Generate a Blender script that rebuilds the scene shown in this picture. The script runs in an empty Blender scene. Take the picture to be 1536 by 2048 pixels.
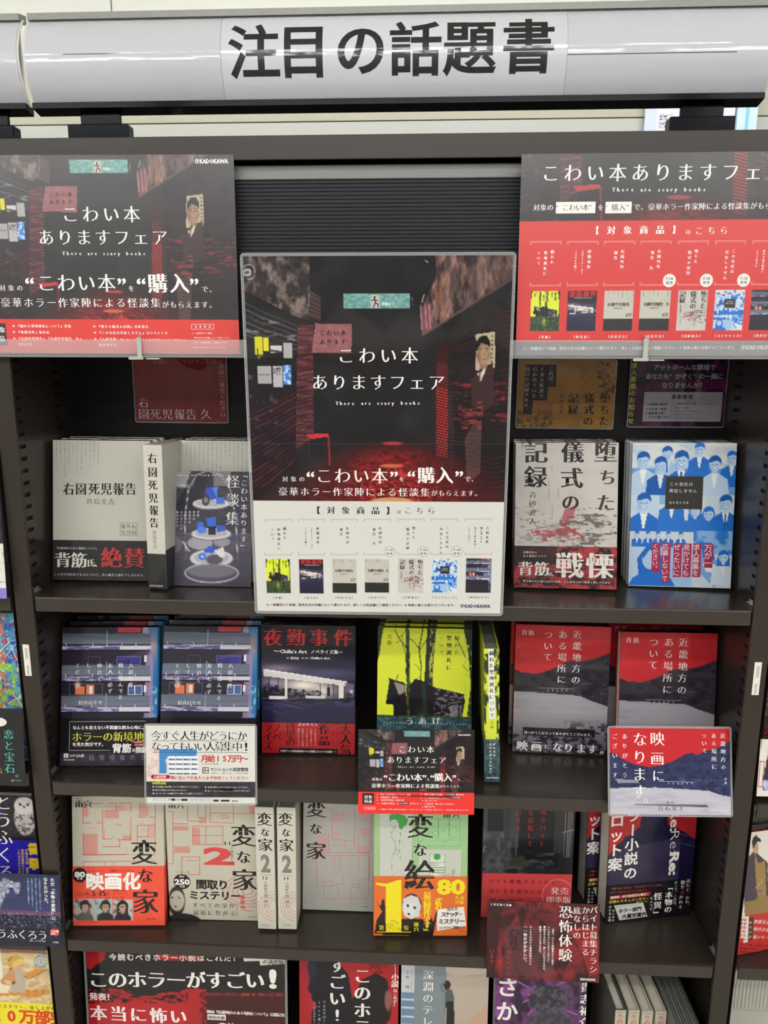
import bpy, bmesh, math, random
import numpy as np
from mathutils import Matrix, Vector
from mathutils.geometry import tessellate_polygon

# ------------------------------------------------------------------ camera, world, lights, exposure
C = bpy.context.scene.collection
S = bpy.context.scene
R_ = math.radians
cam_d = bpy.data.cameras.new('camera')
cam = bpy.data.objects.new('camera', cam_d); C.objects.link(cam)
cam_d.sensor_fit = 'VERTICAL'; cam_d.sensor_height = 36.0; cam_d.lens = 36.0 * 1450 / 2048
cam_d.clip_start = 0.02; cam_d.clip_end = 60
cam.matrix_world = (Matrix.Translation((0.04109, -0.85845, 1.46167)) @ Matrix.Rotation(0.04898, 4, 'Z')
                    @ Matrix.Rotation(-0.1974, 4, 'X') @ Matrix.Rotation(-0.00355, 4, 'Y') @ Matrix.Rotation(R_(90), 4, 'X'))
S.camera = cam
S.view_settings.view_transform = 'Standard'; S.view_settings.look = 'None'
S.view_settings.gamma = 1.0; S.view_settings.use_curve_mapping = False
S.view_settings.exposure = 0.0
S.cycles.use_denoising = True
S.cycles.max_bounces = 7; S.cycles.transparent_max_bounces = 16
S.cycles.sample_clamp_indirect = 6.0
w = bpy.data.worlds.new('world'); S.world = w; w.use_nodes = True
w.node_tree.nodes['Background'].inputs[0].default_value = (0.9, 0.93, 1.0, 1)
w.node_tree.nodes['Background'].inputs[1].default_value = 0.35
LAMP = 22.0           # strength of the ceiling diffusers
LIT = 1.0             # printed colours: albedo = seen colour / LIT

# ------------------------------------------------------------------ small helpers
def lin(c):
    c = np.asarray(c, float)
    return np.where(c <= 0.04045, c / 12.92, ((c + 0.055) / 1.055) ** 2.4)
def hx(c):
    if isinstance(c, str):
        if len(c) == 3: c = ''.join(a + a for a in c)
        return np.array([int(c[i:i + 2], 16) / 255 for i in (0, 2, 4)])
    return np.asarray(c, float)

def new_mat(name, col=(.5, .5, .5), rough=.5, metal=0., coat=0., coat_rough=.05, spec=.5, noise=None, bump=None,
            emit=None, alpha=None, trans=0., attr=False, coatbump=None, ior=1.5):
    m = bpy.data.materials.new(name); m.use_nodes = True
    nt = m.node_tree; b = nt.nodes['Principled BSDF']
    b.inputs['Base Color'].default_value = (*col, 1)
    b.inputs['Roughness'].default_value = rough
    b.inputs['Metallic'].default_value = metal
    b.inputs['Coat Weight'].default_value = coat
    b.inputs['Coat Roughness'].default_value = coat_rough
    b.inputs['Specular IOR Level'].default_value = spec
    b.inputs['IOR'].default_value = ior
    b.inputs['Transmission Weight'].default_value = trans
    if emit:
        b.inputs['Emission Color'].default_value = (*emit[0], 1); b.inputs['Emission Strength'].default_value = emit[1]
    if alpha is not None: b.inputs['Alpha'].default_value = alpha
    if attr:
        a = nt.nodes.new('ShaderNodeAttribute'); a.attribute_name = 'Col'
        nt.links.new(a.outputs['Color'], b.inputs['Base Color'])
    tc = nt.nodes.new('ShaderNodeTexCoord')
    def nz(scale, stretch=(1, 1, 1), detail=3):
        mp = nt.nodes.new('ShaderNodeMapping'); mp.inputs['Scale'].default_value = stretch
        n = nt.nodes.new('ShaderNodeTexNoise'); n.inputs['Scale'].default_value = scale; n.inputs['Detail'].default_value = detail
        nt.links.new(tc.outputs['Object'], mp.inputs[0]); nt.links.new(mp.outputs[0], n.inputs['Vector'])
        return n
    if noise:   # (scale, amount, stretch)
        n = nz(noise[0], noise[2] if len(noise) > 2 else (1, 1, 1))
        r = nt.nodes.new('ShaderNodeMapRange'); r.inputs['To Min'].default_value = 1 - noise[1]; r.inputs['To Max'].default_value = 1 + noise[1]
        nt.links.new(n.outputs['Fac'], r.inputs['Value'])
        mx = nt.nodes.new('ShaderNodeMix'); mx.data_type = 'RGBA'; mx.blend_type = 'MULTIPLY'; mx.inputs[0].default_value = 1
        mx.inputs['A'].default_value = (*col, 1); nt.links.new(r.outputs[0], mx.inputs['B'])
        nt.links.new(mx.outputs['Result'], b.inputs['Base Color'])
    if bump:
        n = nz(bump[0], bump[2] if len(bump) > 2 else (1, 1, 1))
        bp = nt.nodes.new('ShaderNodeBump'); bp.inputs['Strength'].default_value = 1; bp.inputs['Distance'].default_value = bump[1]
        nt.links.new(n.outputs['Fac'], bp.inputs['Height']); nt.links.new(bp.outputs[0], b.inputs['Normal'])
    if coatbump:
        n = nz(coatbump[0], coatbump[2] if len(coatbump) > 2 else (1, 1, 1), coatbump[3] if len(coatbump) > 3 else 3)
        bp = nt.nodes.new('ShaderNodeBump'); bp.inputs['Strength'].default_value = 1; bp.inputs['Distance'].default_value = coatbump[1]
        nt.links.new(n.outputs['Fac'], bp.inputs['Height']); nt.links.new(bp.outputs[0], b.inputs['Coat Normal'])
    return m

M = {}
M['brown'] = new_mat('painted brown steel', (.027, .020, .0155), .36, noise=(600, .10), bump=(900, .00003), spec=.4)
M['brown_shelf'] = new_mat('painted brown shelf top', (.033, .025, .0195), .24, noise=(600, .10), bump=(900, .00002), spec=.5)
M['brown_in'] = new_mat('painted brown steel inside', (.026, .020, .017), .28, noise=(500, .10), spec=.45)
M['brown_back'] = new_mat('dark back sheet', (.0085, .0080, .0080), .45, noise=(400, .10), spec=.25)
M['slot'] = new_mat('dark slot', (.004, .004, .004), .8)
M['steel'] = new_mat('galvanised steel', (.62, .64, .60), .32, metal=.9, noise=(300, .1))
M['clearclip'] = new_mat('cloudy plastic clip', (.48, .52, .46), .3, alpha=.92)
M['print'] = new_mat('matte print', attr=True, rough=.55, spec=.35)
M['gloss_top'] = new_mat('gloss poster print', attr=True, rough=.45, spec=.4, coat=1, coat_rough=.22, coatbump=(6, .0006))
M['gloss'] = new_mat('gloss print', attr=True, rough=.45, spec=.3, coat=.45, coat_rough=.15, coatbump=(6, .0006))
M['film'] = new_mat('print under shrink film', attr=True, rough=.5, spec=.2, coat=.6, coat_rough=.09, coatbump=(22, .0050, (1, 1, .6), 2))
M['lamin'] = new_mat('laminated print', attr=True, rough=.5, spec=.2, coat=.65, coat_rough=.07, coatbump=(11, .0090, (1.4, 1, .6), 2))
M['paper'] = new_mat('page edges', (.62, .58, .48), .8, noise=(900, .12, (1, 40, 1)))
M['paperw'] = new_mat('white page edges', (.70, .68, .62), .8, noise=(900, .10, (1, 40, 1)))
M['black'] = new_mat('black plastic', (.006, .007, .010), .12, spec=.07)
M['rail_dark'] = new_mat('anodised rail', (.19, .19, .175), .35, metal=.5, noise=(200, .1))
M['white_panel'] = new_mat('white panel', (.74, .74, .72), .4)
M['rib'] = new_mat('ribbed charcoal panel', (.020, .023, .027), .5, spec=.25)
M['rib_rail'] = new_mat('grey panel rail', (.22, .225, .22), .4)
M['label'] = new_mat('white label', attr=True, rough=.5)
M['wall'] = new_mat('cream wall', (.60, .61, .54), .6, noise=(3, .03))
M['wall_mid'] = new_mat('cream wall band', (.44, .43, .33), .6)
M['wall_low'] = new_mat('cream wall base', (.47, .48, .44), .5)
M['behind'] = new_mat('far wall', (.30, .30, .30), .7, noise=(2, .2))
M['white'] = new_mat('white paint', (.80, .80, .78), .7, noise=(2, .02))
M['floor'] = new_mat('floor tile', (.62, .58, .50), .35, noise=(3, .08))
M['film_top'] = new_mat('page top under film', (.30, .31, .29), .25, coat=1, coatbump=(40, .001))
M['lamp'] = new_mat('lamp diffuser', (1, 1, 1), .5, emit=((1, .995, .985), LAMP))
def clear_mat(name, rough=.04, tint=(1, 1, 1), refl=1.0, bumpv=None):
    m = bpy.data.materials.new(name); m.use_nodes = True; nt = m.node_tree
    for n in list(nt.nodes): nt.nodes.remove(n)
    out = nt.nodes.new('ShaderNodeOutputMaterial'); mix = nt.nodes.new('ShaderNodeMixShader')
    t = nt.nodes.new('ShaderNodeBsdfTransparent'); t.inputs[0].default_value = (*tint, 1)
    g = nt.nodes.new('ShaderNodeBsdfGlossy'); g.inputs['Roughness'].default_value = rough
    g.inputs['Color'].default_value = (refl, refl, refl, 1)
    fr = nt.nodes.new('ShaderNodeFresnel'); fr.inputs[0].default_value = 1.5
    nt.links.new(fr.outputs[0], mix.inputs[0]); nt.links.new(t.outputs[0], mix.inputs[1]); nt.links.new(g.outputs[0], mix.inputs[2])
    nt.links.new(mix.outputs[0], out.inputs[0])
    if bumpv:
        tc = nt.nodes.new('ShaderNodeTexCoord'); n = nt.nodes.new('ShaderNodeTexNoise'); n.inputs['Scale'].default_value = bumpv[0]
        bp = nt.nodes.new('ShaderNodeBump'); bp.inputs['Distance'].default_value = bumpv[1]; bp.inputs['Strength'].default_value = 1
        nt.links.new(tc.outputs['Object'], n.inputs['Vector']); nt.links.new(n.outputs[0], bp.inputs['Height'])
        nt.links.new(bp.outputs[0], g.inputs['Normal']); nt.links.new(bp.outputs[0], fr.inputs['Normal'])
    return m
M['clear'] = clear_mat('clear plastic', .05, (.93, .94, .94))
M['wrap'] = clear_mat('crumpled film', .15, (.95, .955, .955), 1.0, (120, .0015))
def haze_plastic(name, col, a, rough=.12):
    m = new_mat(name, col, rough, alpha=a, spec=.6); return m
M['acrylic'] = haze_plastic('clear rail plastic', (.75, .75, .76), .22)
M['pouch'] = haze_plastic('laminate pouch edge', (.55, .56, .56), .30)

def tag(o, label, cat, group=None):
    o['label'] = label; o['category'] = cat
    if group: o['group'] = group
    return o
def struct(o):
    o['kind'] = 'structure'; return o
def empty(name, mw, label=None, cat=None, group=None):
    o = bpy.data.objects.new(name, None); C.objects.link(o); o.empty_display_size = .01
    o.matrix_world = mw
    if label: tag(o, label, cat, group)
    return o
def link(name, me, mat=None, parent=None, mw=None):
    o = bpy.data.objects.new(name, me); C.objects.link(o)
    if mat is not None: me.materials.append(mat)
    if parent is not None: o.parent = parent
    if mw is not None: o.matrix_basis = mw
    return o

class MB:
    """collects boxes, prisms and sheets for ONE mesh"""
    def __init__(s): s.bm = bmesh.new()
    def box(s, x0, x1, y0, y1, z0, z1, bev=0, seg=2):
        r = bmesh.ops.create_cube(s.bm, size=1)
        vs = r['verts']
        for v in vs: v.co = Vector(((x0 + x1) / 2 + v.co.x * (x1 - x0), (y0 + y1) / 2 + v.co.y * (y1 - y0), (z0 + z1) / 2 + v.co.z * (z1 - z0)))
        if bev:
            es = list({e for v in vs for e in v.link_edges})
            bmesh.ops.bevel(s.bm, geom=es, offset=bev, segments=seg, affect='EDGES', profile=.5)
        return s
    def prism(s, pts, y0, y1, axis='y'):
        """polygon pts (a,b) extruded along axis"""
        f = {'y': lambda a, b, t: (a, t, b), 'x': lambda a, b, t: (t, a, b), 'z': lambda a, b, t: (a, b, t)}[axis]
        v0 = [s.bm.verts.new(f(a, b, y0)) for a, b in pts]; v1 = [s.bm.verts.new(f(a, b, y1)) for a, b in pts]
        n = len(pts)
        s.bm.faces.new(v0); s.bm.faces.new(v1[::-1])
        for i in range(n): s.bm.faces.new((v0[(i + 1) % n], v0[i], v1[i], v1[(i + 1) % n]))
        return s
    def tube(s, pts, r, n=8):
        rings = []
        for i, p in enumerate(pts):
            p = Vector(p); d = (Vector(pts[min(i + 1, len(pts) - 1)]) - Vector(pts[max(i - 1, 0)])).normalized()
            u = d.orthogonal().normalized(); v = d.cross(u)
            rings.append([s.bm.verts.new(p + r * (u * math.cos(2 * math.pi * k / n) + v * math.sin(2 * math.pi * k / n))) for k in range(n)])
        for a, b in zip(rings, rings[1:]):
            for k in range(n): s.bm.faces.new((a[k], a[(k + 1) % n], b[(k + 1) % n], b[k]))
        return s
    def build(s, name, mat, parent=None, mw=None, smooth=False):
        bmesh.ops.recalc_face_normals(s.bm, faces=s.bm.faces)
        me = bpy.data.meshes.new(name); s.bm.to_mesh(me); s.bm.free()
        if smooth:
            for p in me.polygons: p.use_smooth = True
        return link(name, me, mat, parent, mw)

def bbox_obj(name, mat, x0, x1, y0, y1, z0, z1, parent=None, bev=0, mw=None):
    return MB().box(x0, x1, y0, y1, z0, z1, bev).build(name, mat, parent, mw)

# ------------------------------------------------------------------ glyphs (Blender's own built-in font)
_G = {}
STY = {'r': (0, 0), 'm': (.016, -.016), 'M': (.040, -.008), 'b': (.026, .022), 'B': (.046, .036), 'l': (-.014, -.014), 't': (.008, .004), 'H': (.026, .018)}
def _outline_shift(V, T, dx, dy):
    cnt = {}
    for a, b, c in T:
        for e in ((a, b), (b, c), (c, a)): cnt[e] = 1
    be = [(a, b) for (a, b) in cnt if (b, a) not in cnt]
    inc = {}; 
    for a, b in be:
        d = V[b] - V[a]; L = math.hypot(*d) or 1e-9
        n = np.array([d[1], -d[0]]) / L
        if L > 1e-6:
            inc.setdefault(a, []).append(n); inc.setdefault(b, []).append(n)
    O = V.copy()
    for i, ns in inc.items():
        n1, n2 = ns[0], ns[-1]
        d1 = n1[0] ** 2 * dx + n1[1] ** 2 * dy; d2 = n2[0] ** 2 * dx + n2[1] ** 2 * dy
        det = n1[0] * n2[1] - n1[1] * n2[0]
        if abs(det) > .25: sft = np.array([d1 * n2[1] - d2 * n1[1], n1[0] * d2 - n2[0] * d1]) / det
        else:
            m = n1 + n2; l = math.hypot(*m)
            sft = (m / l * (d1 + d2) / 2) if l > .3 else np.zeros(2)
        O[i] = V[i] + sft
    return O
def glyph(s, sty='m', res=2):
    k = (s, sty, res)
    if k in _G: return _G[k]
    k0 = (s, None, res)
    if k0 not in _G:
        cu = bpy.data.curves.new('tmp', 'FONT'); cu.body = s; cu.size = 1; cu.resolution_u = res; cu.fill_mode = 'FRONT'
        o = bpy.data.objects.new('tmp', cu)
        me = o.to_mesh()
        n = len(me.vertices); me.calc_loop_triangles()
        V = np.zeros(n * 3); me.vertices.foreach_get('co', V); V = V.reshape(-1, 3)[:, :2]
        T = np.zeros(len(me.loop_triangles) * 3, int); me.loop_triangles.foreach_get('vertices', T); T = T.reshape(-1, 3)
        if n:
            q = np.round(V, 5); uq, inv = np.unique(q, axis=0, return_inverse=True); inv = inv.ravel()
            V, T = uq.copy(), inv[T]
            T = T[(T[:, 0] != T[:, 1]) & (T[:, 1] != T[:, 2]) & (T[:, 0] != T[:, 2])]
            ar = ((V[T[:, 1]] - V[T[:, 0]])[:, 0] * (V[T[:, 2]] - V[T[:, 0]])[:, 1] - (V[T[:, 1]] - V[T[:, 0]])[:, 1] * (V[T[:, 2]] - V[T[:, 0]])[:, 0])
            T[ar < 0] = T[ar < 0][:, ::-1]
        o.to_mesh_clear(); bpy.data.objects.remove(o); bpy.data.curves.remove(cu)
        _G[k0] = (V, T)
    V, T = _G[k0]
    dx, dy = STY[sty]
    if len(V) and (dx or dy): V = _outline_shift(V, T, dx, dy)
    _G[k] = (V, T)
    return _G[k]

# ------------------------------------------------------------------ value noise
def vnoise(X, Y, seed=0, octv=4, pers=.55):
    rs = np.random.RandomState(seed); out = np.zeros_like(X, float); a = 1.; tot = 0
    for o in range(octv):
        g = rs.rand(64, 64); x = X * 2 ** o + 7.3 * o; y = Y * 2 ** o + 3.1 * o
        xi = np.floor(x).astype(int); yi = np.floor(y).astype(int); fx = x - xi; fy = y - yi
        fx = fx * fx * (3 - 2 * fx); fy = fy * fy * (3 - 2 * fy)
        g00 = g[yi % 64, xi % 64]; g10 = g[yi % 64, (xi + 1) % 64]; g01 = g[(yi + 1) % 64, xi % 64]; g11 = g[(yi + 1) % 64, (xi + 1) % 64]
        out += a * ((g00 * (1 - fx) + g10 * fx) * (1 - fy) + (g01 * (1 - fx) + g11 * fx) * fy); tot += a; a *= pers
    return out / tot

def homog(src, dst):
    A = []; b = []
    for (x, y), (u, v) in zip(src, dst):
        A.append([x, y, 1, 0, 0, 0, -u * x, -u * y]); b.append(u)
        A.append([0, 0, 0, x, y, 1, -v * x, -v * y]); b.append(v)
    h = np.linalg.solve(np.array(A, float), np.array(b, float))
    return np.append(h, 1).reshape(3, 3)
def happ(Hm, x, y):
    x = np.asarray(x, float); y = np.asarray(y, float)
    d = Hm[2, 0] * x + Hm[2, 1] * y + Hm[2, 2]
    return (Hm[0, 0] * x + Hm[0, 1] * y + Hm[0, 2]) / d, (Hm[1, 0] * x + Hm[1, 1] * y + Hm[1, 2]) / d

VROT = set('ー―—…「」『』（）()【】〈〉～〜:：=-–')
VSH = set('。、')
class Art:
    """A printed face W x H metres.  quad: the four corners (TL,TR,BR,BL) the print was measured from, so that
    measured coordinates can be rectified onto the flat sheet."""
    def __init__(s, quad, W, H, base='fff', res=2.0, gain=1.0, haze=0.005, hgt=None):
        s.W, s.H = W, H; s.gain = gain; s.haze = haze
        if quad is None: quad = [(0, 0), (W * 1500, 0), (W * 1500, H * 1500), (0, H * 1500)]
        s.Hm = homog(quad, [(0, 0), (W, 0), (W, H), (0, H)]); s.Hi = np.linalg.inv(s.Hm)
        wpx = (math.dist(quad[0], quad[1]) + math.dist(quad[2], quad[3])) / 2; hpx = (math.dist(quad[1], quad[2]) + math.dist(quad[3], quad[0])) / 2
        s.pxm = W / wpx
        nx, ny = max(2, round(wpx / res)), max(2, round(hpx / res)); s.nx, s.ny = nx, ny
        s.U, s.V = np.meshgrid(np.linspace(0, W, nx + 1), np.linspace(0, H, ny + 1))
        s.PX, s.PY = happ(s.Hi, s.U, s.V)
        s.img = np.ones((ny + 1, nx + 1, 3)) * hx(base)
        s.vl = []; s.layer = 1
        s.cs(0, 0, 1)
    # coordinate systems
    def cs(s, ox, oy, k):
        s.mode = ('c', ox, oy, k); s.X = (s.PX - ox) * k; s.Y = (s.PY - oy) * k; s.m = s.pxm / k; return s
    def un(s, u0=0., v0=0., u1=None, v1=None):
        """unit system of a sub-rectangle (metres): x runs 0..100, y in the same unit"""
        if u1 is None: u1 = s.W
        k = (u1 - u0) / 100; ky = k if v1 is None else (v1 - v0) / 145
        s.mode = ('u', u0, v0, k, ky); s.X = (s.U - u0) / k; s.Y = (s.V - v0) / ky; s.m = k; return s
    def pl(s, x, y):
        x = np.asarray(x, float); y = np.asarray(y, float)
        if s.mode[0] == 'c': return happ(s.Hm, x / s.mode[3] + s.mode[1], y / s.mode[3] + s.mode[2])
        return s.mode[1] + x * s.mode[3], s.mode[2] + y * s.mode[4]
    def clipu(s, f):
        u, v = s.pl(*f); return float(u), float(v)
    def box4(s, x0, y0, x1, y1):
        xm, ym = (x0 + x1) / 2, (y0 + y1) / 2
        return float(s.pl(x0, ym)[0]), float(s.pl(xm, y0)[1]), float(s.pl(x1, ym)[0]), float(s.pl(xm, y1)[1])
    # raster painting
    def mix(s, mask, col, a=1.):
        mk = np.clip(mask * a, 0, 1)[..., None]; s.img = s.img * (1 - mk) + hx(col) * mk; return s
    def rect(s, x0, y0, x1, y1, col, a=1., col2=None):
        u0, v0, u1, v1 = s.box4(x0, y0, x1, y1)
        mk = ((s.U >= u0) & (s.U <= u1) & (s.V >= v0) & (s.V <= v1)).astype(float)
        if col2 is not None:
            t = np.clip((s.V - v0) / max(v1 - v0, 1e-9), 0, 1)[..., None]; cc = hx(col) * (1 - t) + hx(col2) * t
            mk = np.clip(mk * a, 0, 1)[..., None]; s.img = s.img * (1 - mk) + cc * mk
            return s
        return s.mix(mk, col, a)
    def pmask(s, pts):
        X, Y = s.X, s.Y; ins = np.zeros(X.shape, bool); n = len(pts)
        for i in range(n):
            x0, y0 = pts[i]; x1, y1 = pts[(i + 1) % n]
            c = ((y0 > Y) != (y1 > Y)); 
            if y1 != y0: ins ^= c & (X < (x1 - x0) * (Y - y0) / (y1 - y0) + x0)
        return ins.astype(float)
    def poly(s, pts, col, a=1.): return s.mix(s.pmask(pts), col, a)
    def ell(s, cx, cy, rx, ry, col, a=1., soft=.08):
        d = np.sqrt(((s.X - cx) / rx) ** 2 + ((s.Y - cy) / ry) ** 2)
        return s.mix(np.clip((1 - d) / soft + .5, 0, 1), col, a)
    def glow(s, cx, cy, rx, ry, col, a=1.):
        d2 = ((s.X - cx) / rx) ** 2 + ((s.Y - cy) / ry) ** 2
        return s.mix(np.exp(-d2), col, a)
    def line(s, pts, w, col, a=1.):
        mk = np.zeros(s.X.shape)
        for (x0, y0), (x1, y1) in zip(pts, pts[1:]):
            dx, dy = x1 - x0, y1 - y0; L2 = dx * dx + dy * dy or 1e-9
            t = np.clip(((s.X - x0) * dx + (s.Y - y0) * dy) / L2, 0, 1)
            d = np.hypot(s.X - x0 - t * dx, s.Y - y0 - t * dy)
            mk = np.maximum(mk, np.clip((w / 2 - d) / max(w * .25, 1e-6) + .5, 0, 1))
        return s.mix(mk, col, a)
    def nz(s, sx, sy, seed=0, octv=4): return vnoise(s.X / sx + 40, s.Y / sy + 40, seed, octv)
    def mott(s, mask, col, sx, sy, seed=0, lo=.45, hi=.75, a=1.):
        n = s.nz(sx, sy, seed); return s.mix(mask * np.clip((n - lo) / (hi - lo), 0, 1), col, a)
    def mul(s, f, mask=1.):
        f = np.asarray(f)[..., None] if np.ndim(f) else f
        mk = np.asarray(mask)[..., None] if np.ndim(mask) else mask
        s.img = np.clip(s.img * (1 - mk + mk * f), 0, 1); return s
    # vector printing
    def _add(s, V, T, col, layer=None): s.vl.append((np.asarray(V, float), np.asarray(T, int), hx(col), s.layer if layer is None else layer))
    def R(s, x0, y0, x1, y1, col, up=1):
        u0, v0, u1, v1 = s.box4(x0, y0, x1, y1)
        s.layer += up
        s._add([(u0, v0), (u0, v1), (u1, v1), (u1, v0)], [(0, 1, 2), (0, 2, 3)], col); return s
    def P(s, pts, col, up=1):
        u, v = s.pl([p[0] for p in pts], [p[1] for p in pts]); s.layer += up
        T = tessellate_polygon([[Vector((a, b, 0)) for a, b in zip(u, v)]])
        s._add(np.stack([u, v], 1), T, col); return s
    def L(s, pts, w, col, up=0):
        u, v = s.pl([p[0] for p in pts], [p[1] for p in pts]); h = w * s.m / 2; s.layer += up
        for i in range(len(u) - 1):
            d = np.array([u[i + 1] - u[i], v[i + 1] - v[i]]); l = math.hypot(*d) or 1e-9; d = d / l; n = np.array([-d[1], d[0]]) * h
            a = np.array([u[i], v[i]]) - d * h * .9; b = np.array([u[i + 1], v[i + 1]]) + d * h * .9
            s._add([a + n, a - n, b - n, b + n], [(0, 1, 2), (0, 2, 3)], col)
        return s
    def BX(s, x0, y0, x1, y1, w, col, up=0):
        s.layer += up
        s.R(x0, y0, x1, y0 + w, col, 0); s.R(x0, y1 - w, x1, y1, col, 0); s.R(x0, y0, x0 + w, y1, col, 0); s.R(x1 - w, y0, x1, y1, col, 0); return s
    def E(s, cx, cy, rx, ry, col, up=1, n=28, ring=None):
        s.layer += up; u, v = s.pl(cx, cy); a = np.linspace(0, 2 * math.pi, n, endpoint=False)
        px = np.stack([u + rx * s.m * np.cos(a), v + ry * s.m * np.sin(a)], 1)
        if ring is None: s._add(np.vstack([px, [[u, v]]]), [(i, (i + 1) % n, n) for i in range(n)], col)
        else:
            q = np.stack([u + (rx - ring) * s.m * np.cos(a), v + (ry - ring) * s.m * np.sin(a)], 1)
            T = [];
            for i in range(n): j = (i + 1) % n; T += [(i, j, n + i), (j, n + j, n + i)]
            s._add(np.vstack([px, q]), T, col)
        return s
    def _g(s, ch, u, v, em, col, sty, rot=0., sx=1., sh=0., res=None, clip=True):
        if ch in ' 　': return
        if res is None: res = 3 if em / s.pxm > 34 else (2 if em / s.pxm > 12 else 1)
        V, T = glyph(ch, sty, res)
        if not len(V): return
        g = (V - np.array([.5, .38])) * [sx, 1.] * em
        if ord(ch[0]) < 0x250 and len(ch) == 1:
            g = (V - np.array([(V[:, 0].min() + V[:, 0].max()) / 2, .36])) * [sx, 1.] * em
        if sh: g = g + np.stack([g[:, 1] * sh, g[:, 1] * 0], 1)
        c_, s_ = math.cos(rot), math.sin(rot)
        P = np.stack([u + g[:, 0] * c_ - g[:, 1] * s_, v - (g[:, 0] * s_ + g[:, 1] * c_)], 1)
        s._add(P, T, col, s.layer + 1)
    def h(s, txt, x0, x1, y, size, col='000', sty='m', y1=None, sx=1., rot=0., sh=0.):
        """horizontal line: characters evenly pitched from x0 to x1, centred on y"""
        u0, v0 = s.pl(x0, y); u1, _ = s.pl(x1, y)
        v1 = v0 if y1 is None else s.pl(x1, y1)[1]
        n = len(txt); em = size * s.m
        for i, ch in enumerate(txt):
            t = (i + .5) / n; s._g(ch, u0 + (u1 - u0) * t, v0 + (v1 - v0) * t, em, col, sty, rot, sx, sh)
        return s
    def v(s, txt, x, y0, y1, size, col='000', sty='m', sx=1., sh=0.):
        """vertical column"""
        u, v0 = s.pl(x, y0); _, v1 = s.pl(x, y1); n = len(txt); em = size * s.m
        for i, ch in enumerate(txt):
            t = (i + .5) / n; du = dv = 0; rot = 0
            if ch in VROT: rot = -math.pi / 2
            elif ch in VSH: du, dv = em * .6, -em * .6
            s._g(ch, u + du, v0 + (v1 - v0) * t + dv, em, col, sty, rot, sx, sh)
        return s
    def w(s, txt, x0, x1, y, size, col='000', sty='r', y1=None, sh=0., vert=False):
        """a proportional run fitted between x0 and x1, cap height about .7 of size, centred on y"""
        em = size * s.m; res = 2 if em / s.pxm > 12 else 1
        V, T = glyph(txt, sty, res)
        if not len(V): return s
        a, b = V[:, 0].min(), V[:, 0].max()
        u0, v0 = s.pl(x0, y)
        if vert:
            _, v1 = s.pl(x0, x1)     # x1 is then the end y
            g = np.stack([u0 + (V[:, 1] - .35) * em, v0 + (V[:, 0] - a) / (b - a) * (v1 - v0)], 1)
            g[:, 0] = u0 + (V[:, 1] - .35) * em
            s._add(g, T, col, s.layer + 1); return s
        u1, _ = s.pl(x1, y); v1 = v0 if y1 is None else s.pl(x1, y1)[1]
        t = (V[:, 0] - a) / (b - a)
        g = np.stack([u0 + t * (u1 - u0) + (V[:, 1] - .35) * em * sh, v0 + t * (v1 - v0) - (V[:, 1] - .36) * em], 1)
        s._add(g, T, col, s.layer + 1); return s
    def body(s, x0, y0, x1, y1, n, col, txt, size, sty='t', vertical=True):
        """block of small lines"""
        for i in range(n):
            t = (i + .5) / n; st = txt[(i * 7) % len(txt):] + txt[:(i * 7) % len(txt)]
            if vertical:
                k = int((y1 - y0) / size / 1.05); s.v((st * 4)[:k], x1 - (x1 - x0) * t, y0, y1, size, col, sty)
            else:
                k = int((x1 - x0) / size / 1.05); s.h((st * 4)[:k], x0, x1, y0 + (y1 - y0) * t, size, col, sty)
        return s
    # output
    def mesh(s, name, bend=None, extra=None, off=1.2e-5, clip=True):
        """extra: list of (verts(n,3), faces, colour) added to the same mesh"""
        nx, ny = s.nx, s.ny
        def conv(c):
            return np.clip((lin(np.clip(c, 0, 1)) - s.haze) * s.gain / LIT, .0015, .9)
        gv = np.stack([s.U.ravel(), np.zeros(s.U.size), (s.H - s.V).ravel()], 1); gc = conv(s.img.reshape(-1, 3))
        i = np.arange(ny)[:, None] * (nx + 1) + np.arange(nx)[None, :]
        q = np.stack([i, i + nx + 1, i + nx + 2, i + 1], -1).reshape(-1, 4)
        VS = [gv]; CS = [gc]; Q = [q.ravel()]; ST = [4] * len(q); base = len(gv); TL = []
        for V, T, c, ly in s.vl:
            if clip:
                if V[:, 0].max() < 0 or V[:, 0].min() > s.W or V[:, 1].max() < 0 or V[:, 1].min() > s.H: continue
                V = np.stack([np.clip(V[:, 0], 0, s.W), np.clip(V[:, 1], 0, s.H)], 1)
            VS.append(np.stack([V[:, 0], np.full(len(V), -off * ly), s.H - V[:, 1]], 1)); CS.append(np.tile(conv(c), (len(V), 1)))
            TL.append((T + base).ravel()); base += len(V)
        nt = 0
        if TL: tl = np.concatenate(TL); nt = len(tl) // 3; Q.append(tl)
        ex_f = []
        if extra:
            for ev, ef, ec in extra:
                ev = np.asarray(ev, float); VS.append(ev); CS.append(np.tile(np.clip(lin(hx(ec)) * s.gain / LIT, .0015, .9), (len(ev), 1)))
                for f in ef: ex_f.append([k + base for k in f])
                base += len(ev)
            if ex_f: Q.append(np.concatenate([np.array(f) for f in ex_f]))
        V = np.concatenate(VS); Cc = np.concatenate(CS); LV = np.concatenate(Q).astype(np.int32)
        tot = np.concatenate([np.full(len(q), 4), np.full(nt, 3), np.array([len(f) for f in ex_f], int)]).astype(np.int32)
        st = np.concatenate([[0], np.cumsum(tot)[:-1]]).astype(np.int32)
        if bend is not None: V = bend(V)
        me = bpy.data.meshes.new(name); me.vertices.add(len(V)); me.vertices.foreach_set('co', V.astype(np.float32).ravel())
        me.loops.add(len(LV)); me.loops.foreach_set('vertex_index', LV)
        me.polygons.add(len(tot)); me.polygons.foreach_set('loop_start', st); me.polygons.foreach_set('loop_total', tot)
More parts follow.
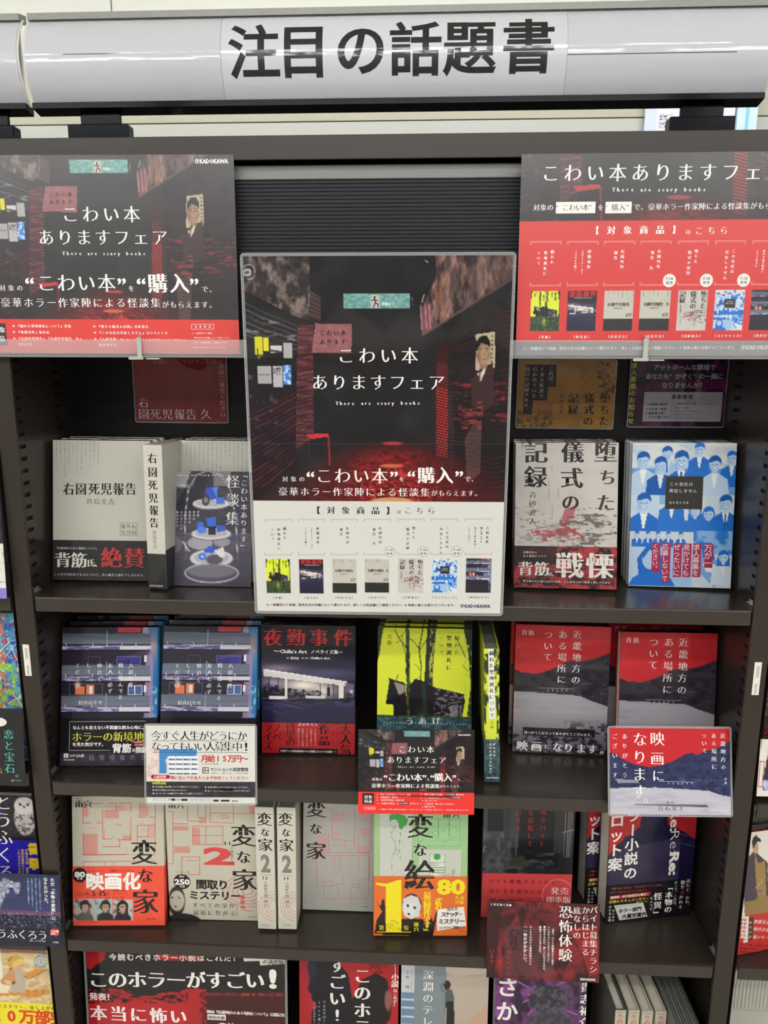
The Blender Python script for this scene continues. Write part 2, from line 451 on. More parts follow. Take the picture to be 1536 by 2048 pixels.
        ca = me.color_attributes.new('Col', 'FLOAT_COLOR', 'POINT')
        ca.data.foreach_set('color', np.concatenate([Cc, np.ones((len(Cc), 1))], 1).astype(np.float32).ravel())
        me.update(calc_edges=True); me.validate()
        return me

def boxfaces(x0, x1, y0, y1, z0, z1, skip=()):
    v = [(x0, y0, z0), (x1, y0, z0), (x1, y1, z0), (x0, y1, z0), (x0, y0, z1), (x1, y0, z1), (x1, y1, z1), (x0, y1, z1)]
    f = {'bot': (0, 3, 2, 1), 'top': (4, 5, 6, 7), 'front': (0, 1, 5, 4), 'right': (1, 2, 6, 5), 'back': (2, 3, 7, 6), 'left': (3, 0, 4, 7)}
    return v, [q for k, q in f.items() if k not in skip]

def pose(p, extra_y=0., dx=0., dz=0.):
    x, y, z, yaw, lean, roll = p[:6]
    return (Matrix.Translation((x + dx, y + extra_y, z + dz)) @ Matrix.Rotation(R_(yaw), 4, 'Z') @ Matrix.Rotation(R_(-lean), 4, 'X') @ Matrix.Rotation(R_(roll), 4, 'Y'))

def snap(mw, W, t, clear=.0003):
    """lift a standing thing so that its lowest bottom corner just rests on the shelf beneath it"""
    lo = min((mw @ Vector((x, y, 0))).z for x in (-.0006, W + .0006) for y in (-.0006, t + .0006))
    zs = min((1.1733, .9151, .9271, .6719, .6699, .415), key=lambda z: abs(z - lo) + (.02 if z in (.9271, .6699) and mw.translation.x > -.46 else 0) + (.02 if z in (.9151, .6719) and mw.translation.x < -.47 else 0))
    return Matrix.Translation((0, 0, zs + clear - lo)) @ mw
def plain_mesh(name, parts):
    """parts: list of (verts, faces, colour) -> mesh with 'Col'"""
    VS = []; F = []; CS = []; b = 0
    for v, f, c in parts:
        VS += [tuple(p) for p in v]; F += [[k + b for k in q] for q in f]; CS += [tuple(np.clip(lin(hx(c)) / LIT, .0015, .9))] * len(v); b += len(v)
    me = bpy.data.meshes.new(name); me.from_pydata(VS, [], F)
    ca = me.color_attributes.new('Col', 'FLOAT_COLOR', 'POINT')
    for i, c in enumerate(CS): ca.data[i].color = (*c, 1)
    return me

def crumple(W, t, seed, amp=.0022):
    """strip of crumpled shrink film along a book's top edge"""
    rs = random.Random(seed); n = 46; vs = []; fs = []
    for j in range(4):
        for i in range(n + 1):
            h = (0, .35, .8, 1)[j]
            vs.append((W * i / n, -.0006 + j * t / 3 * .8 + rs.uniform(-.0007, .0007), .0004 + amp * (math.sin(h * 3.0) * (.5 + .5 * rs.random()))))
    for j in range(3):
        for i in range(n): a = j * (n + 1) + i; fs.append((a, a + 1, a + n + 2, a + n + 1))
    me = bpy.data.meshes.new('film_seam'); me.from_pydata(vs, [], fs)
    for p in me.polygons: p.use_smooth = True
    return me

def book(name, p, t, art, label, cat='book', group=None, mat='film', spinecol='333', backcol='333', band=None, spine=None,
         pages='paper', copies=0, cdx=.0, wrap=True, copylabels=(), cdz=0., names='book', bandt=.0004, step=None, topcol=None):
    """A book whose front face is the x-z plane of its own frame; its thickness runs along +y.
    band: (art, height) paper band round the foot; spine: art for the spine face (+x side)"""
    W, H = p[6], p[7]
    def build(mw, lab, me_set=None):
        root = empty(name, mw, lab, cat, group)
        if me_set is None:
            ex = [(*boxfaces(0, W, .0003, .0020, 0, H), spinecol if topcol is None else topcol), (*boxfaces(0, W, t - .002, t, 0, H), backcol),
                  (*boxfaces(W - .002, W, .002, t - .002, 0, H), spinecol)]
            if art is not None: cm = art.mesh('cover', extra=ex)
            else: cm = plain_mesh('cover', ex + [(*boxfaces(0, W, 0, .0003, 0, H), spinecol)])
            cm.materials.append(M[mat])
            ms = [('cover', cm)]
            if spine is not None:
                sm = spine.mesh('spine'); sm.materials.append(M[mat]); ms.append(('spine_print', sm))
            pm = bpy.data.meshes.new('page_block'); v, f = boxfaces(.0015, W - .002, .0022, t - .0022, .002, H - .003); pm.from_pydata(v, [], f); pm.materials.append(M[pages]); ms.append(('page_block', pm))
            if band is not None:
                ba, bh = band; bm_ = ba.mesh('paper_band', extra=[(*boxfaces(-.0006, W + .0006, .0001, .0008, 0, bh, ('front',)), ba.edge),
                      (*boxfaces(W + .0001, W + .0008, .0008, t + .0006, 0, bh), ba.edge)])
                bm_.materials.append(M[mat]); ms.append(('paper_band', bm_))
            if wrap:
                w_ = crumple(W, t, hash(label) % 999 if False else len(label)); w_.materials.append(M['wrap']); ms.append(('film_seam', w_))
            me_set = ms
        for nm, me in me_set:
            o = bpy.data.objects.new(nm, me); C.objects.link(o); o.parent = root
            if nm == 'paper_band': o.location = (0, -bandt, 0)
            if nm == 'film_seam': o.location = (0, 0, H)
            if nm == 'spine_print':
                o.matrix_basis = Matrix.Translation((W + .0002, 0, 0)) @ Matrix.Rotation(R_(90), 4, 'Z')
        return root, me_set
    base_mw = snap(pose(p), W, t); root, ms = build(base_mw, label)
    st = step or (t + .0032) / math.cos(R_(p[4]))
    for k in range(copies):
        ya = R_(p[3]); d = st * (k + 1)
        mw = Matrix.Translation((cdx * (k + 1) - math.sin(ya) * d, math.cos(ya) * d, 0)) @ base_mw
        build(mw, copylabels[k], ms)
    return root
# ------------------------------------------------------------------ the room
def room():
    X0, X1, Y0, Y1, ZC = -4.2, 4.2, -4.2, 1.30, 2.75
    for nm, b, mt in (('floor', (X0, X1, Y0, Y1, -.05, 0), 'floor'), ('ceiling', (X0, X1, Y0, Y1, ZC, ZC + .05), 'white'),
                      ('wall_behind', (X0, X1, Y0 - .05, Y0, 0, ZC), 'behind'), ('wall_left', (X0 - .05, X0, Y0, Y1, 0, ZC), 'white'),
                      ('wall_right', (X1, X1 + .05, Y0, Y1, 0, ZC), 'white'), ('wall_front', (X0, X1, Y1 + .004, Y1 + .06, 0, ZC), 'wall')):
        struct(bbox_obj(nm, M[mt], *b))
    wf = bpy.data.objects['wall_front']
    # separate wall boards with dark joints between them (the joints seen left of the sign)
    edges = [-4.2, -2.66, -.806, 1.15, 3.1, 4.2]
    for a, c in zip(edges, edges[1:]):
        for nm, z0, z1, mt in (('wall_board', 2.295, ZC, 'wall'), ('wall_board', 2.122, 2.292, 'wall_mid'), ('wall_board', 0, 2.119, 'wall_low')):
            bbox_obj(nm, M[mt], a + .0018, c - .0018, Y1 - .012, Y1 + .004, z0, z1, wf, .001)
    # ceiling lamps: rows running along the shelves, behind and above the viewer
    k = 0
    for (x0, x1, y) in ((-3.6, -1.3, -1.75), (-1.1, 1.2, -1.75), (1.4, 3.7, -1.75), (-3.6, -1.3, -2.75), (-1.1, 1.2, -2.75), (1.4, 3.7, -2.75),
                        (-3.6, -1.3, -3.75), (-1.1, 1.2, -3.75), (1.4, 3.7, -3.75), (-3.4, -1.1, .62), (-.9, 1.4, .62)):  # last two are unseen lamps added behind the bookcase to brighten the wall
        k += 1
        wh = (['left', 'middle', 'right'][(k - 1) % 3] + ' of the ' + ['nearest', 'second', 'farthest'][(k - 1) // 3] + ' row in front of the bookcase') if k < 10 else ['added behind the bookcase to light the wall, left', 'added behind the bookcase to light the wall, middle'][k - 10]
        e = empty('ceiling_light', Matrix.Translation(((x0 + x1) / 2, y, ZC - .03)), 'long white ceiling light ' + wh, 'light')
        h = (x1 - x0) / 2
        bbox_obj('lamp_housing', M['white'], -h, h, -.06, .06, -.005, .03, e)
        bbox_obj('diffuser', M['lamp'], -h + .01, h - .01, -.045, .045, -.03, -.005, e)
room()

# ------------------------------------------------------------------ the bookcase
Z1, Z2, Z3, Z4 = 1.1733, .9151, .6719, .415
ZS0 = 1.4918; TS = .0187
ZT, ZTB = 1.7116, 1.6864
HW = .4445; LIP = .4468; WALL = .457; POST = .4705
YB1, YB2 = .170, .245
bc = empty('bookcase', Matrix.Translation((0, 0, 0)), 'dark brown steel bookcase of open shelves filled with face-out books', 'bookcase')
def slot_panel(x, sgn, name='side_panel'):
    """perforated upright: a thin sheet whose slots are real openings over dark pockets; sgn=+1: inner face looks to +x"""
    ys = [.000, .013, .035, .116, .138, .260]; z0, z1, pitch = .10, 1.69, .0153
    zs = [z0]; z = z0 + .02; holes = []
    while z < z1 - .02: zs += [z, z + .0050]; holes.append(z); z += pitch
    zs.append(z1)
    bm = bmesh.new()
    vv = {}
    def V(a, b, d=0):
        k = (a, b, d)
        if k not in vv: vv[k] = bm.verts.new((x - sgn * d, ys[a], zs[b]))
        return vv[k]
    for a in range(len(ys) - 1):
        for b in range(len(zs) - 1):
            hole = a in (1, 3) and b % 2 == 1
            if not hole: bm.faces.new((V(a, b), V(a + 1, b), V(a + 1, b + 1), V(a, b + 1)))
            else:
                D = .0025; c = [(a, b), (a + 1, b), (a + 1, b + 1), (a, b + 1)]
                for i in range(4): p, q = c[i], c[(i + 1) % 4]; bm.faces.new((V(*p), V(*q), V(*q, D), V(*p, D)))
                f = bm.faces.new([V(*p, D) for p in c]); f.material_index = 1
    bmesh.ops.recalc_face_normals(bm, faces=bm.faces)
    me = bpy.data.meshes.new(name); bm.to_mesh(me); bm.free()
    o = link(name, me, M['brown_in'], bc); me.materials.append(M['slot']); return o
for sx in (-1, 1):
    slot_panel(sx * WALL, -sx); slot_panel(sx * (POST + .0045), sx)
    a, b = sorted((sx * LIP, sx * POST))
    m = MB(); m.box(a, b, -.0015, .004, .0, ZTB + .001, .0012)
    m.build('post', M['brown'], bc)
    a, b = sorted((sx * (WALL + .0027), sx * (POST + .0018)))
    bbox_obj('upright_core', M['brown_in'], a, b, .0045, .26, .0, ZTB, bc)
# top board with deep front edge, running over the neighbouring bays too
m = MB(); m.box(-1.39, 1.39, -.0015, .0012, ZTB, ZT, .0008); m.box(-1.39, 1.39, .0012, .26, ZT - .0035, ZT, 0)
m.build('top_board', M['brown'], bc)
m = MB(); m.box(-1.39, 1.39, .2605, .264, 0, ZT - .004); m.build('back_panel', M['brown_back'], bc)
def shelf(x0, x1, z, xi0, xi1, yb, name='shelf'):
    m = MB(); m.box(x0, x1, -.001, .0015, z - TS, z, .0010); m.box(xi0, xi1, .0016, yb, z - .0025, z, .0006); m.box(xi0 + .01, xi1 - .01, .0016, .004, z - TS, z - .0026)
    return m.build(name, M['brown_shelf'], bc)
for z, yb in ((ZS0, YB1), (Z1, YB1 + .0), (Z2, YB2), (Z3, YB2), (Z4, YB2)):
    shelf(-HW, HW, z, -WALL + .0012, WALL - .0012, yb)
for z in (ZS0, Z1, Z2 + .012, Z3 - .002, Z4): shelf(-1.372, -.4765, z, -1.372, -.4765, YB2)
for z in (ZS0, Z1, Z2, Z3, Z4): shelf(.4782, 1.374, z, .4782, 1.374, YB2)
# inner backs
bbox_obj('back_panel', M['brown_back'], -.4568, .4568, YB1 + .0005, YB1 + .003, Z1 - .002, ZS0 - .003, bc)
bbox_obj('back_panel', M['brown_back'], -.4568, .4568, YB2 + .0005, YB2 + .003, .80, Z1 - .004, bc)
bbox_obj('back_panel', M['brown_back'], -.4568, .4568, YB2 + .0005, YB2 + .003, Z4 - .002, .798, bc)
# small bright shelf clips at the shelf ends
for z in (Z1, Z2, Z3):
    for sx in (-1, 1):
        m = MB(); x = sx * (WALL - .0004)
        m.box(min(x, x - sx * .004), max(x, x - sx * .004), .016, .034, z + .0003, z + .0016, .0003)
        m.box(min(x, x - sx * .001), max(x, x - sx * .001), .018, .032, z + .0005, z + .0060, .0003)
        m.build('shelf_clip', M['steel'], bc)
# ribbed insert board behind the posters in the top bay
m = MB(); zz = ZS0 + .001; prof = []
ztop = 1.6700
n = int((ztop - zz) / .0042)
pts = [(.024, zz)]
for i in range(n):
    z = zz + i * .0042
    pts += [(.0150, z + .0004), (.0150, z + .0034), (.0163, z + .0037), (.0163, z + .0042)]
pts += [(.024, zz + n * .0042)]
rb = empty('ribbed_board', Matrix.Translation((0, 0, 0)), 'charcoal horizontally ribbed board behind the posters under the top board', 'panel')
m.prism(pts, -.444, .444, 'x').build('ribbed_sheet', M['rib'], rb)
MB().box(-.444, .444, .0125, .024, zz + n * .0042 + .0002, 1.6842, .0008).build('edge_rail', M['rib_rail'], rb)
# clear ticket rail along the shelf under the top bay, with its clips
rl = empty('ticket_rail', Matrix.Translation((0, 0, 0)), 'clear plastic rail holding the two top posters on the upper shelf edge', 'rail')
m = MB(); m.box(-.70, .72, -.0150, -.0142, 1.4745, 1.4918, .0002); m.build('front_sheet', M['acrylic'], rl)
m = MB(); m.box(-.70, .72, -.0150, -.0018, 1.4715, 1.4742, .0006); m.build('rail_base', M['rib_rail'], rl)
for k, (x, lb) in enumerate(((-.283, 0), (.291, 0))):
    m = MB(); m.tube([(0, -.0125, .0235), (0, -.0165, .0232), (0, -.0175, .020), (0.001, -.0172, 0.004), (.001, -.0172, -.001)], .0010)
    m.box(-.0028, .0028, -.0182, -.0172, .000, .0215, .0004); m.box(-.013, .004, -.0188, -.0165, -.0032, .0002, .0004); m.box(.006, .022, -.0155, -.010, -.0028, -.0012, .0003)
    m.build('rail_clip', M['clearclip'], rl, Matrix.Translation((x, 0, 1.4722)))
# number stickers on the posts
def sticker(x, z, num, label):
    a = Art(None, .0085, .043, 'e8e6de', 2.)
    a.cs(0, 0, 1); a.un()
    y = 62.
    for i in range(24):
        ww = (3.0, 5.2, 2.4, 6.4)[(i * 7 + i * i) % 4]; a.R(30, y, 74, y + ww, '2a2a28', 0); y += ww + (3.2, 4.6, 6.0)[(i * 5) % 3]
    V, T = glyph(num, 't', 2); em = 42 * a.m; x0_, x1_ = V[:, 0].min(), V[:, 0].max()      # the number reads upwards below the bars
    g = np.stack([a.W * .50 - (V[:, 1] - .35) * em, a.H * .965 - (V[:, 0] - x0_) / (x1_ - x0_) * a.H * .30], 1); a._add(g, T, '2a2a28', a.layer + 1)
    me = a.mesh('barcode_sticker', extra=[(*boxfaces(0, .0085, .00002, .0002, 0, .043), 'e8e6de')])
    o = link('barcode_sticker', me, M['label'], None, Matrix.Translation((x, -.0018, z))); tag(o, label, 'sticker'); return o
sticker(-.4660, 1.0672, '200600', 'white barcode sticker reading 200600 on the left post')
sticker(.4550, 1.0655, '200700', 'white barcode sticker reading 200700 on the right post')

# ------------------------------------------------------------------ header sign over the bookcase
def header(x0, x1, z0, z1, y, label, art, main=True, ext=0.):
    L = x1 - x0; Hh = z1 - z0; bul = .020
    e = empty('header_sign', Matrix.Translation((x0, y, z0)), label, 'sign')
    def bend(V):
        V = V.copy(); t = (V[:, 2] / Hh) * 2 - 1; V[:, 1] = V[:, 1] - bul * (1 - t ** 2); return V
    me = art.mesh('paper_insert', bend=None)
    bm = bmesh.new(); bm.from_mesh(me)
    for k in range(1, 30):
        z = Hh * k / 30; geom = bm.verts[:] + bm.edges[:] + bm.faces[:]
        bmesh.ops.bisect_plane(bm, geom=geom, dist=1e-7, plane_co=(0, 0, z), plane_no=(0, 0, 1))
    bm.to_mesh(me); bm.free()
    for v in me.vertices: t = v.co.z / Hh * 2 - 1; v.co.y -= bul * (1 - t * t)
    o = link('paper_insert', me, M['header'], e)
    for p in me.polygons: p.use_smooth = False
    # clear curved cover sheet edge + white backing
    n = 24; back = [(-bul * (1 - (2 * i / n - 1) ** 2) + .0006, Hh * i / n) for i in range(n + 1)]
    MB().prism(back + [(.004, Hh), (.004, 0)][0:0] + [(p[0] + .0015, p[1]) for p in back[::-1]], -.0025 - ext, L + .0025 + ext, 'x').build('backing_sheet', M['white_panel'], e)
    m = MB(); m.prism([(-.002 - bul * .25, Hh - .003), (-.002 - bul * .25, Hh + .0045), (.012, Hh + .009), (.012, Hh - .001)], .0, L, 'x'); m.build('top_rail', M['rail_dark'], e)
    m = MB(); m.prism([(-.004 - bul * .2, .0022), (-.004 - bul * .2, -.0045), (.012, -.008), (.012, .0012)], -.002, L, 'x'); m.build('bottom_rail', M['black'], e)
    m = MB(); m.box(.01, L - .01, .011, .016, 0, Hh, .001); m.build('back_plate', M['white_panel'], e)
    return e
def bracket(e, x, y, w=.078, flip=1):
    """black bracket: box standing on the board, upright blade going up behind the sign (in the sign's own frame)"""
    ox, oy, oz = e.location
    m = MB(); m.box(x - w / 2 - ox, x + w / 2 - ox, y - .010 - oy, y + .010 - oy, ZT - oz + .0002, ZT - oz + .050, .0016)
    b = m.build('bracket_foot', M['black'], e)
    m = MB(); m.box(x - .026 - ox + .002 * flip, x + .026 - ox + .002 * flip, y + .0005 - oy, y + .006 - oy, ZT - oz + .048, 1.865 - oz, .0012); m.build('bracket_blade', M['black'], e)
M['header'] = new_mat('header paper under film', attr=True, rough=.5, spec=.3, coat=.8, coat_rough=.06, coatbump=(14, .0006, (1, 1, 1), 3))
def header_art():
    W, H = .8975, .0990
    a = Art([(62, 47), (1536, 23), (1530, 187), (79, 203)], W, H, 'd2d3d9', 6.0)
    a.cs(0, 0, 1); a.mott(1, 'c6c6ca', 200, 60, 3, a=.35)
    u = lambda x: (x - 62) / 1474 * 100
    a.R(144, 118.2, 453, 119.8, '454545'); a.R(1130, 118.2 - 12 + 14, 1461, 119.8 - 12 + 14, '454545')
    a.R(453, 40, 1130, 210, 'dadbe1')
    a.R(452.4, 40, 453.6, 210, 'a9a8ac', 0); a.R(1129.6, 40, 1130.8, 210, 'a9a8ac', 0)
    for ch, x in zip('注目の話題書', (517, 614, 726, 833, 939, 1054)):
        uu, vv = a.pl(x, {517: 113, 614: 112, 726: 110, 833: 108.5, 939: 106, 1054: 104}[x])
        a._g(ch, uu, vv, 104 * a.m, '1c1a1d', 'H', res=5)
    return a
hs = header(-.4490, .4485, 1.7835, 1.8825, .12, 'long curved white header sign with bold black characters above the bookcase', header_art())
bracket(hs, -.3705, .125, flip=-.0); bracket(hs, .3790, .125)
aL = Art(None, .8975, .0990, 'd0d1d7', 6.0); aL.cs(0, 0, 1); aL.mott(1, 'c6c6ca', 200, 60, 3, a=.35)
hl = header(-.4490 - .0105 - .8975, -.4490 - .0105, 1.7835, 1.8825, .12, 'end of the next white header sign, left of the gap', aL)
bracket(hl, -.519, .125)
# ------------------------------------------------------------------ pictures used on several printed sheets
FILL = 'この話は実在する場所と人物について語られた記録をもとに再構成したものです'
def pic_alley(a, full=True):
    """narrow shopping alley at night; drawn in the picture's own units (a.cs already set)"""
    X, Y = a.X, a.Y; one = np.ones(X.shape)
    a.mix(one, '1d1c1e'); a.mott(one, '2c2b2e', 240, 240, 5, .4, .8, .8)
    # left: stained wall, awning slats, lattice sign
    m = a.pmask([(-260, 20), (395, 20), (402, 405), (330, 388), (60, 250), (-260, 120)]); a.mix(m, '3a3232', .8)
    a.mott(m, '8a7a74', 26, 60, 11, .42, .72, .9); a.mott(m, '201d20', 70, 30, 12, .5, .7, .6)
    a.poly([(395, 240), (460, 285), (462, 412), (392, 385)], '4e3b3d')
    for k in range(6): a.line([(398, 262 + k * 24), (460, 296 + k * 22)], 4, '211a1c')
    a.line([(397, 262), (396, 330)], 6, '6b8e86', .7)
    for k in range(6): a.line([(-60, 250 + k * 38), (130, 352 + k * 32), (330, 436 + k * 26)], 7, '77747a', .55 if k % 2 else .3)
    m = a.pmask([(-260, 300), (330, 440), (330, 520), (-260, 430)]); a.mott(m, '8b8a90', 50, 12, 14, .55, .75, .8)
    # left red shutters
    m = a.pmask([(335, 430), (420, 430), (425, 1040), (330, 1100)]); a.mix(m, '46252a', .85); a.mott(m, '84454c', 60, 9, 15, .42, .72, .8)
    for k in range(22): a.line([(340, 600 + k * 22), (420, 590 + k * 21)], 4, '24121a', .8)
    m = a.pmask([(-260, 700), (330, 700), (330, 1180), (120, 1390), (-260, 1390)]); a.mix(m, '241a20', .8)
    for k in range(16):
        a.line([(40, 930 + k * 30), (190, 870 + k * 27), (325, 800 + k * 24)], 6, '8a3038', .6 if k % 2 else .3)
    a.mott(m, '16131a', 60, 40, 16, .45, .65, .6); a.mott(m, '6b6a70', 40, 30, 17, .62, .8, .7 * (X < 230) * (Y < 1000))
    # right: rusted awning
    m = a.pmask([(1080, 20), (1640, 20), (1640, 90), (1495, 175), (1010, 490), (1000, 350), (1085, 180)]); a.mix(m, '51403f'); a.mott(m, '947468', 28, 90, 21, .40, .72, .95)
    a.mott(m, '241c20', 22, 70, 22, .5, .7, .8); a.mott(a.pmask([(1075, 180), (1140, 160), (1140, 420), (1075, 440)]), 'a06a54', 30, 70, 23, .35, .65, .6)
    a.poly([(1000, 340), (1060, 320), (1058, 460), (1012, 490)], '7a4650', .8); a.line([(1012, 490), (1640, 95)], 12, '6c5452', .7)
    for q in ((1000, 330), (1025, 325), (1046, 322)): a.line([q, (q[0] + 8, q[1] + 130)], 7, 'c08a90', .7)
    # right: pole of slats and right shutters
    m = a.pmask([(1088, 560), (1145, 540), (1150, 1010), (1088, 1060)])
    a.mix(m, '3a1418', .9)
    for k in range(34): a.line([(1088, 640 + k * 15), (1146, 655 + k * 15)], 7, 'b8342e' if k > 8 else '6e262a', .85)
    m = a.pmask([(1150, 420), (1660, 300), (1660, 1390), (1200, 1390)]); a.mix(m, '1d161a', .85)
    for k in range(40):
        yy = 380 + k * 26; a.line([(1160, 520 + k * 20), (1400, yy), (1660, yy - 60)], 6, '5a2430', .45 * (1 if k % 3 else 1.4))
    a.mott(m, '140f14', 70, 50, 25, .45, .62, .75); a.mott(m * (Y > 740) * (Y < 960), 'a02c34', 50, 9, 26, .56, .78, .75)
    # pavement
    m = np.clip((Y - 1050) / 90, 0, 1) * np.clip(1.25 - np.abs(X - 850) / np.maximum(1, 120 + (Y - 1010) * 1.45), 0, 1)
    a.mix(m, '6d1a1c', 1); n = a.nz(16, 9, 31); a.mix(m * np.clip((n - .42) / .3, 0, 1) * np.exp(-((X - 860) / 260) ** 2) * np.clip((Y - 1100) / 150, 0, 1), 'd8443a', .95)
    a.mott(m, '2a0d12', 30, 10, 32, .5, .7, .7)
    a.ell(850, 1075, 55, 9, 'b03a3c', 1, .3); a.ell(845, 1195, 62, 10, 'd06a50', .9, .3); a.ell(845, 1381, 110, 16, 'd29a6c', .95, .3)
    # red stool
    a.poly([(385, 1025), (500, 1018), (512, 1035), (400, 1050)], 'c2333a'); a.line([(505, 1030), (512, 1190)], 9, '9c2a30', .9); a.line([(402, 1045), (398, 1150)], 5, '5c1a20', .8)
    # exit sign
    a.poly([(582, 264), (940, 264), (940, 343), (586, 343)], '5f8f8d'); a.mott(a.pmask([(582, 264), (940, 264), (940, 343), (586, 343)]), '86b4b0', 14, 10, 35, .4, .7)
    a.P([(732, 270), (774, 270), (782, 343), (732, 343)], 'c6b8ac'); a.E(752, 284, 6, 6, '2c3c46'); a.L([(750, 292), (756, 312), (746, 338)], 6, '2c3c46', 1); a.L([(756, 312), (770, 322), (772, 336)], 6, '2c3c46')
    a.L([(737, 302), (752, 295), (768, 303)], 5, '2c3c46'); a.h('非常口', 788, 838, 320, 17, 'e6e6d8', 'b')
    a.line([(1040, 95), (1025, 85)], 4, 'ccc'); a.line([(1020, 270), (1008, 312)], 5, 'c8c0bc', .8); a.line([(955, 285), (957, 330)], 4, 'aaa', .6)
    # pink placard
    a.poly([(432, 424), (629, 428), (627, 586), (412, 582)], '8a5459'); a.mott(a.pmask([(432, 424), (629, 428), (627, 586), (412, 582)]), '9c646a', 18, 14, 36)
    a.h('こわい本', 452, 602, 476, 30, '221a1c', 'M'); a.h('あります', 452, 602, 524, 30, '221a1c', 'M')
    # little book posters on the left wall
    for q, c in (((105, 492, 148, 592), 'cfc92c'), ((152, 500, 180, 572), 'd8d22e'), ((190, 500, 250, 545), '2b2226'), ((258, 530, 306, 612), 'a9a7a6'),
                 ((122, 655, 196, 750), 'a6a5a8'), ((203, 652, 254, 768), 'b3b1b6'), ((259, 648, 304, 755), '3f7fd0')): a.rect(*q, c)
    a.line([(120, 560), (125, 610), (150, 588)], 9, '5f6a22'); a.rect(192, 545, 250, 580, 'c9c8cc'); a.line([(195, 570), (245, 578)], 12, '33343c')
    a.h('右園死児報告', 128, 190, 700, 11, '333', 'm'); a.v('堕ちた', 240, 660, 705, 13, '222', 'b'); a.v('儀式の', 226, 662, 706, 13, '222', 'b'); a.v('記録', 211, 664, 696, 13, '222', 'b')
    a.rect(274, 672, 290, 694, '223'); a.mott(a.pmask([(259, 648), (304, 648), (304, 755), (259, 755)]), 'c9ddf2', 14, 12, 37, .5, .65)
    # poster of a smiling man in a suit
    a.poly([(1299, 488), (1400, 474), (1404, 640), (1392, 700), (1296, 680)], 'b3a68c'); a.poly([(1270, 735), (1325, 672), (1392, 640), (1400, 860), (1350, 900), (1280, 880)], '3a2528')
    a.poly([(1330, 690), (1362, 640), (1345, 700), (1325, 740), (1305, 700)], 'c9c2b4'); a.line([(1322, 690), (1318, 740)], 9, '5b4040')
    a.rect(1322, 640, 1358, 672, '8a6c58'); a.ell(1338, 592, 36, 62, '93755f', 1, .12); a.ell(1346, 604, 25, 46, 'ab8a72', .8, .6); a.glow(1316, 610, 9, 34, '6d523f', .6); a.glow(1366, 612, 6, 30, '7d6049', .5); a.ell(1302, 600, 5, 13, '85674f'); a.ell(1375, 600, 4, 12, '85674f')
    a.poly([(1302, 590), (1300, 530), (1322, 498), (1355, 492), (1374, 520), (1376, 570), (1366, 548), (1330, 535), (1312, 560)], '1c1817')
    a.line([(1317, 566), (1333, 562)], 4, '3a2a24'); a.line([(1347, 562), (1363, 566)], 4, '3a2a24'); a.line([(1320, 577), (1332, 577)], 3.4, '2b2020'); a.line([(1348, 577), (1360, 577)], 3.4, '2b2020'); a.line([(1341, 578), (1345, 601), (1336, 603)], 2.6, '7a5c48'); a.line([(1326, 620), (1341, 625), (1356, 619)], 3.4, '6b3f38'); a.line([(1328, 606), (1322, 620)], 2, '7a5c48', .7); a.line([(1354, 606), (1360, 618)], 2, '7a5c48', .7)
    a.v('日本御利益商業会', 1388, 486, 672, 15, '2a2220', 'M')
    a.poly([(1250, 1290), (1320, 1240), (1330, 980), (1290, 960), (1240, 1050)], '8d6a5c', .35); a.mott(a.pmask([(1200, 860), (1340, 850), (1330, 1000), (1210, 1000)]), 'a84a3c', 40, 14, 38, .5, .7, .7)

def logo_kadokawa(a, x0, x1, y, col):
    w = (x1 - x0); r = w * .055
    a.E(x0 + r, y, r, r * 1.15, col, 1, 16, ring=r * .45); a.P([(x0 + r * .3, y - r * 1.3), (x0 + r, y - r * .2), (x0 + r * 1.9, y - r * 1.3), (x0 + r * 1.2, y + r * .3)], col, 0)
    a.w('KADOKAWA', x0 + w * .14, x1, y, w * .165, col, 'B')

def title_fair(a, y1, y2, y3, x=0, col='fbf9f6', sc=1.):
    pass

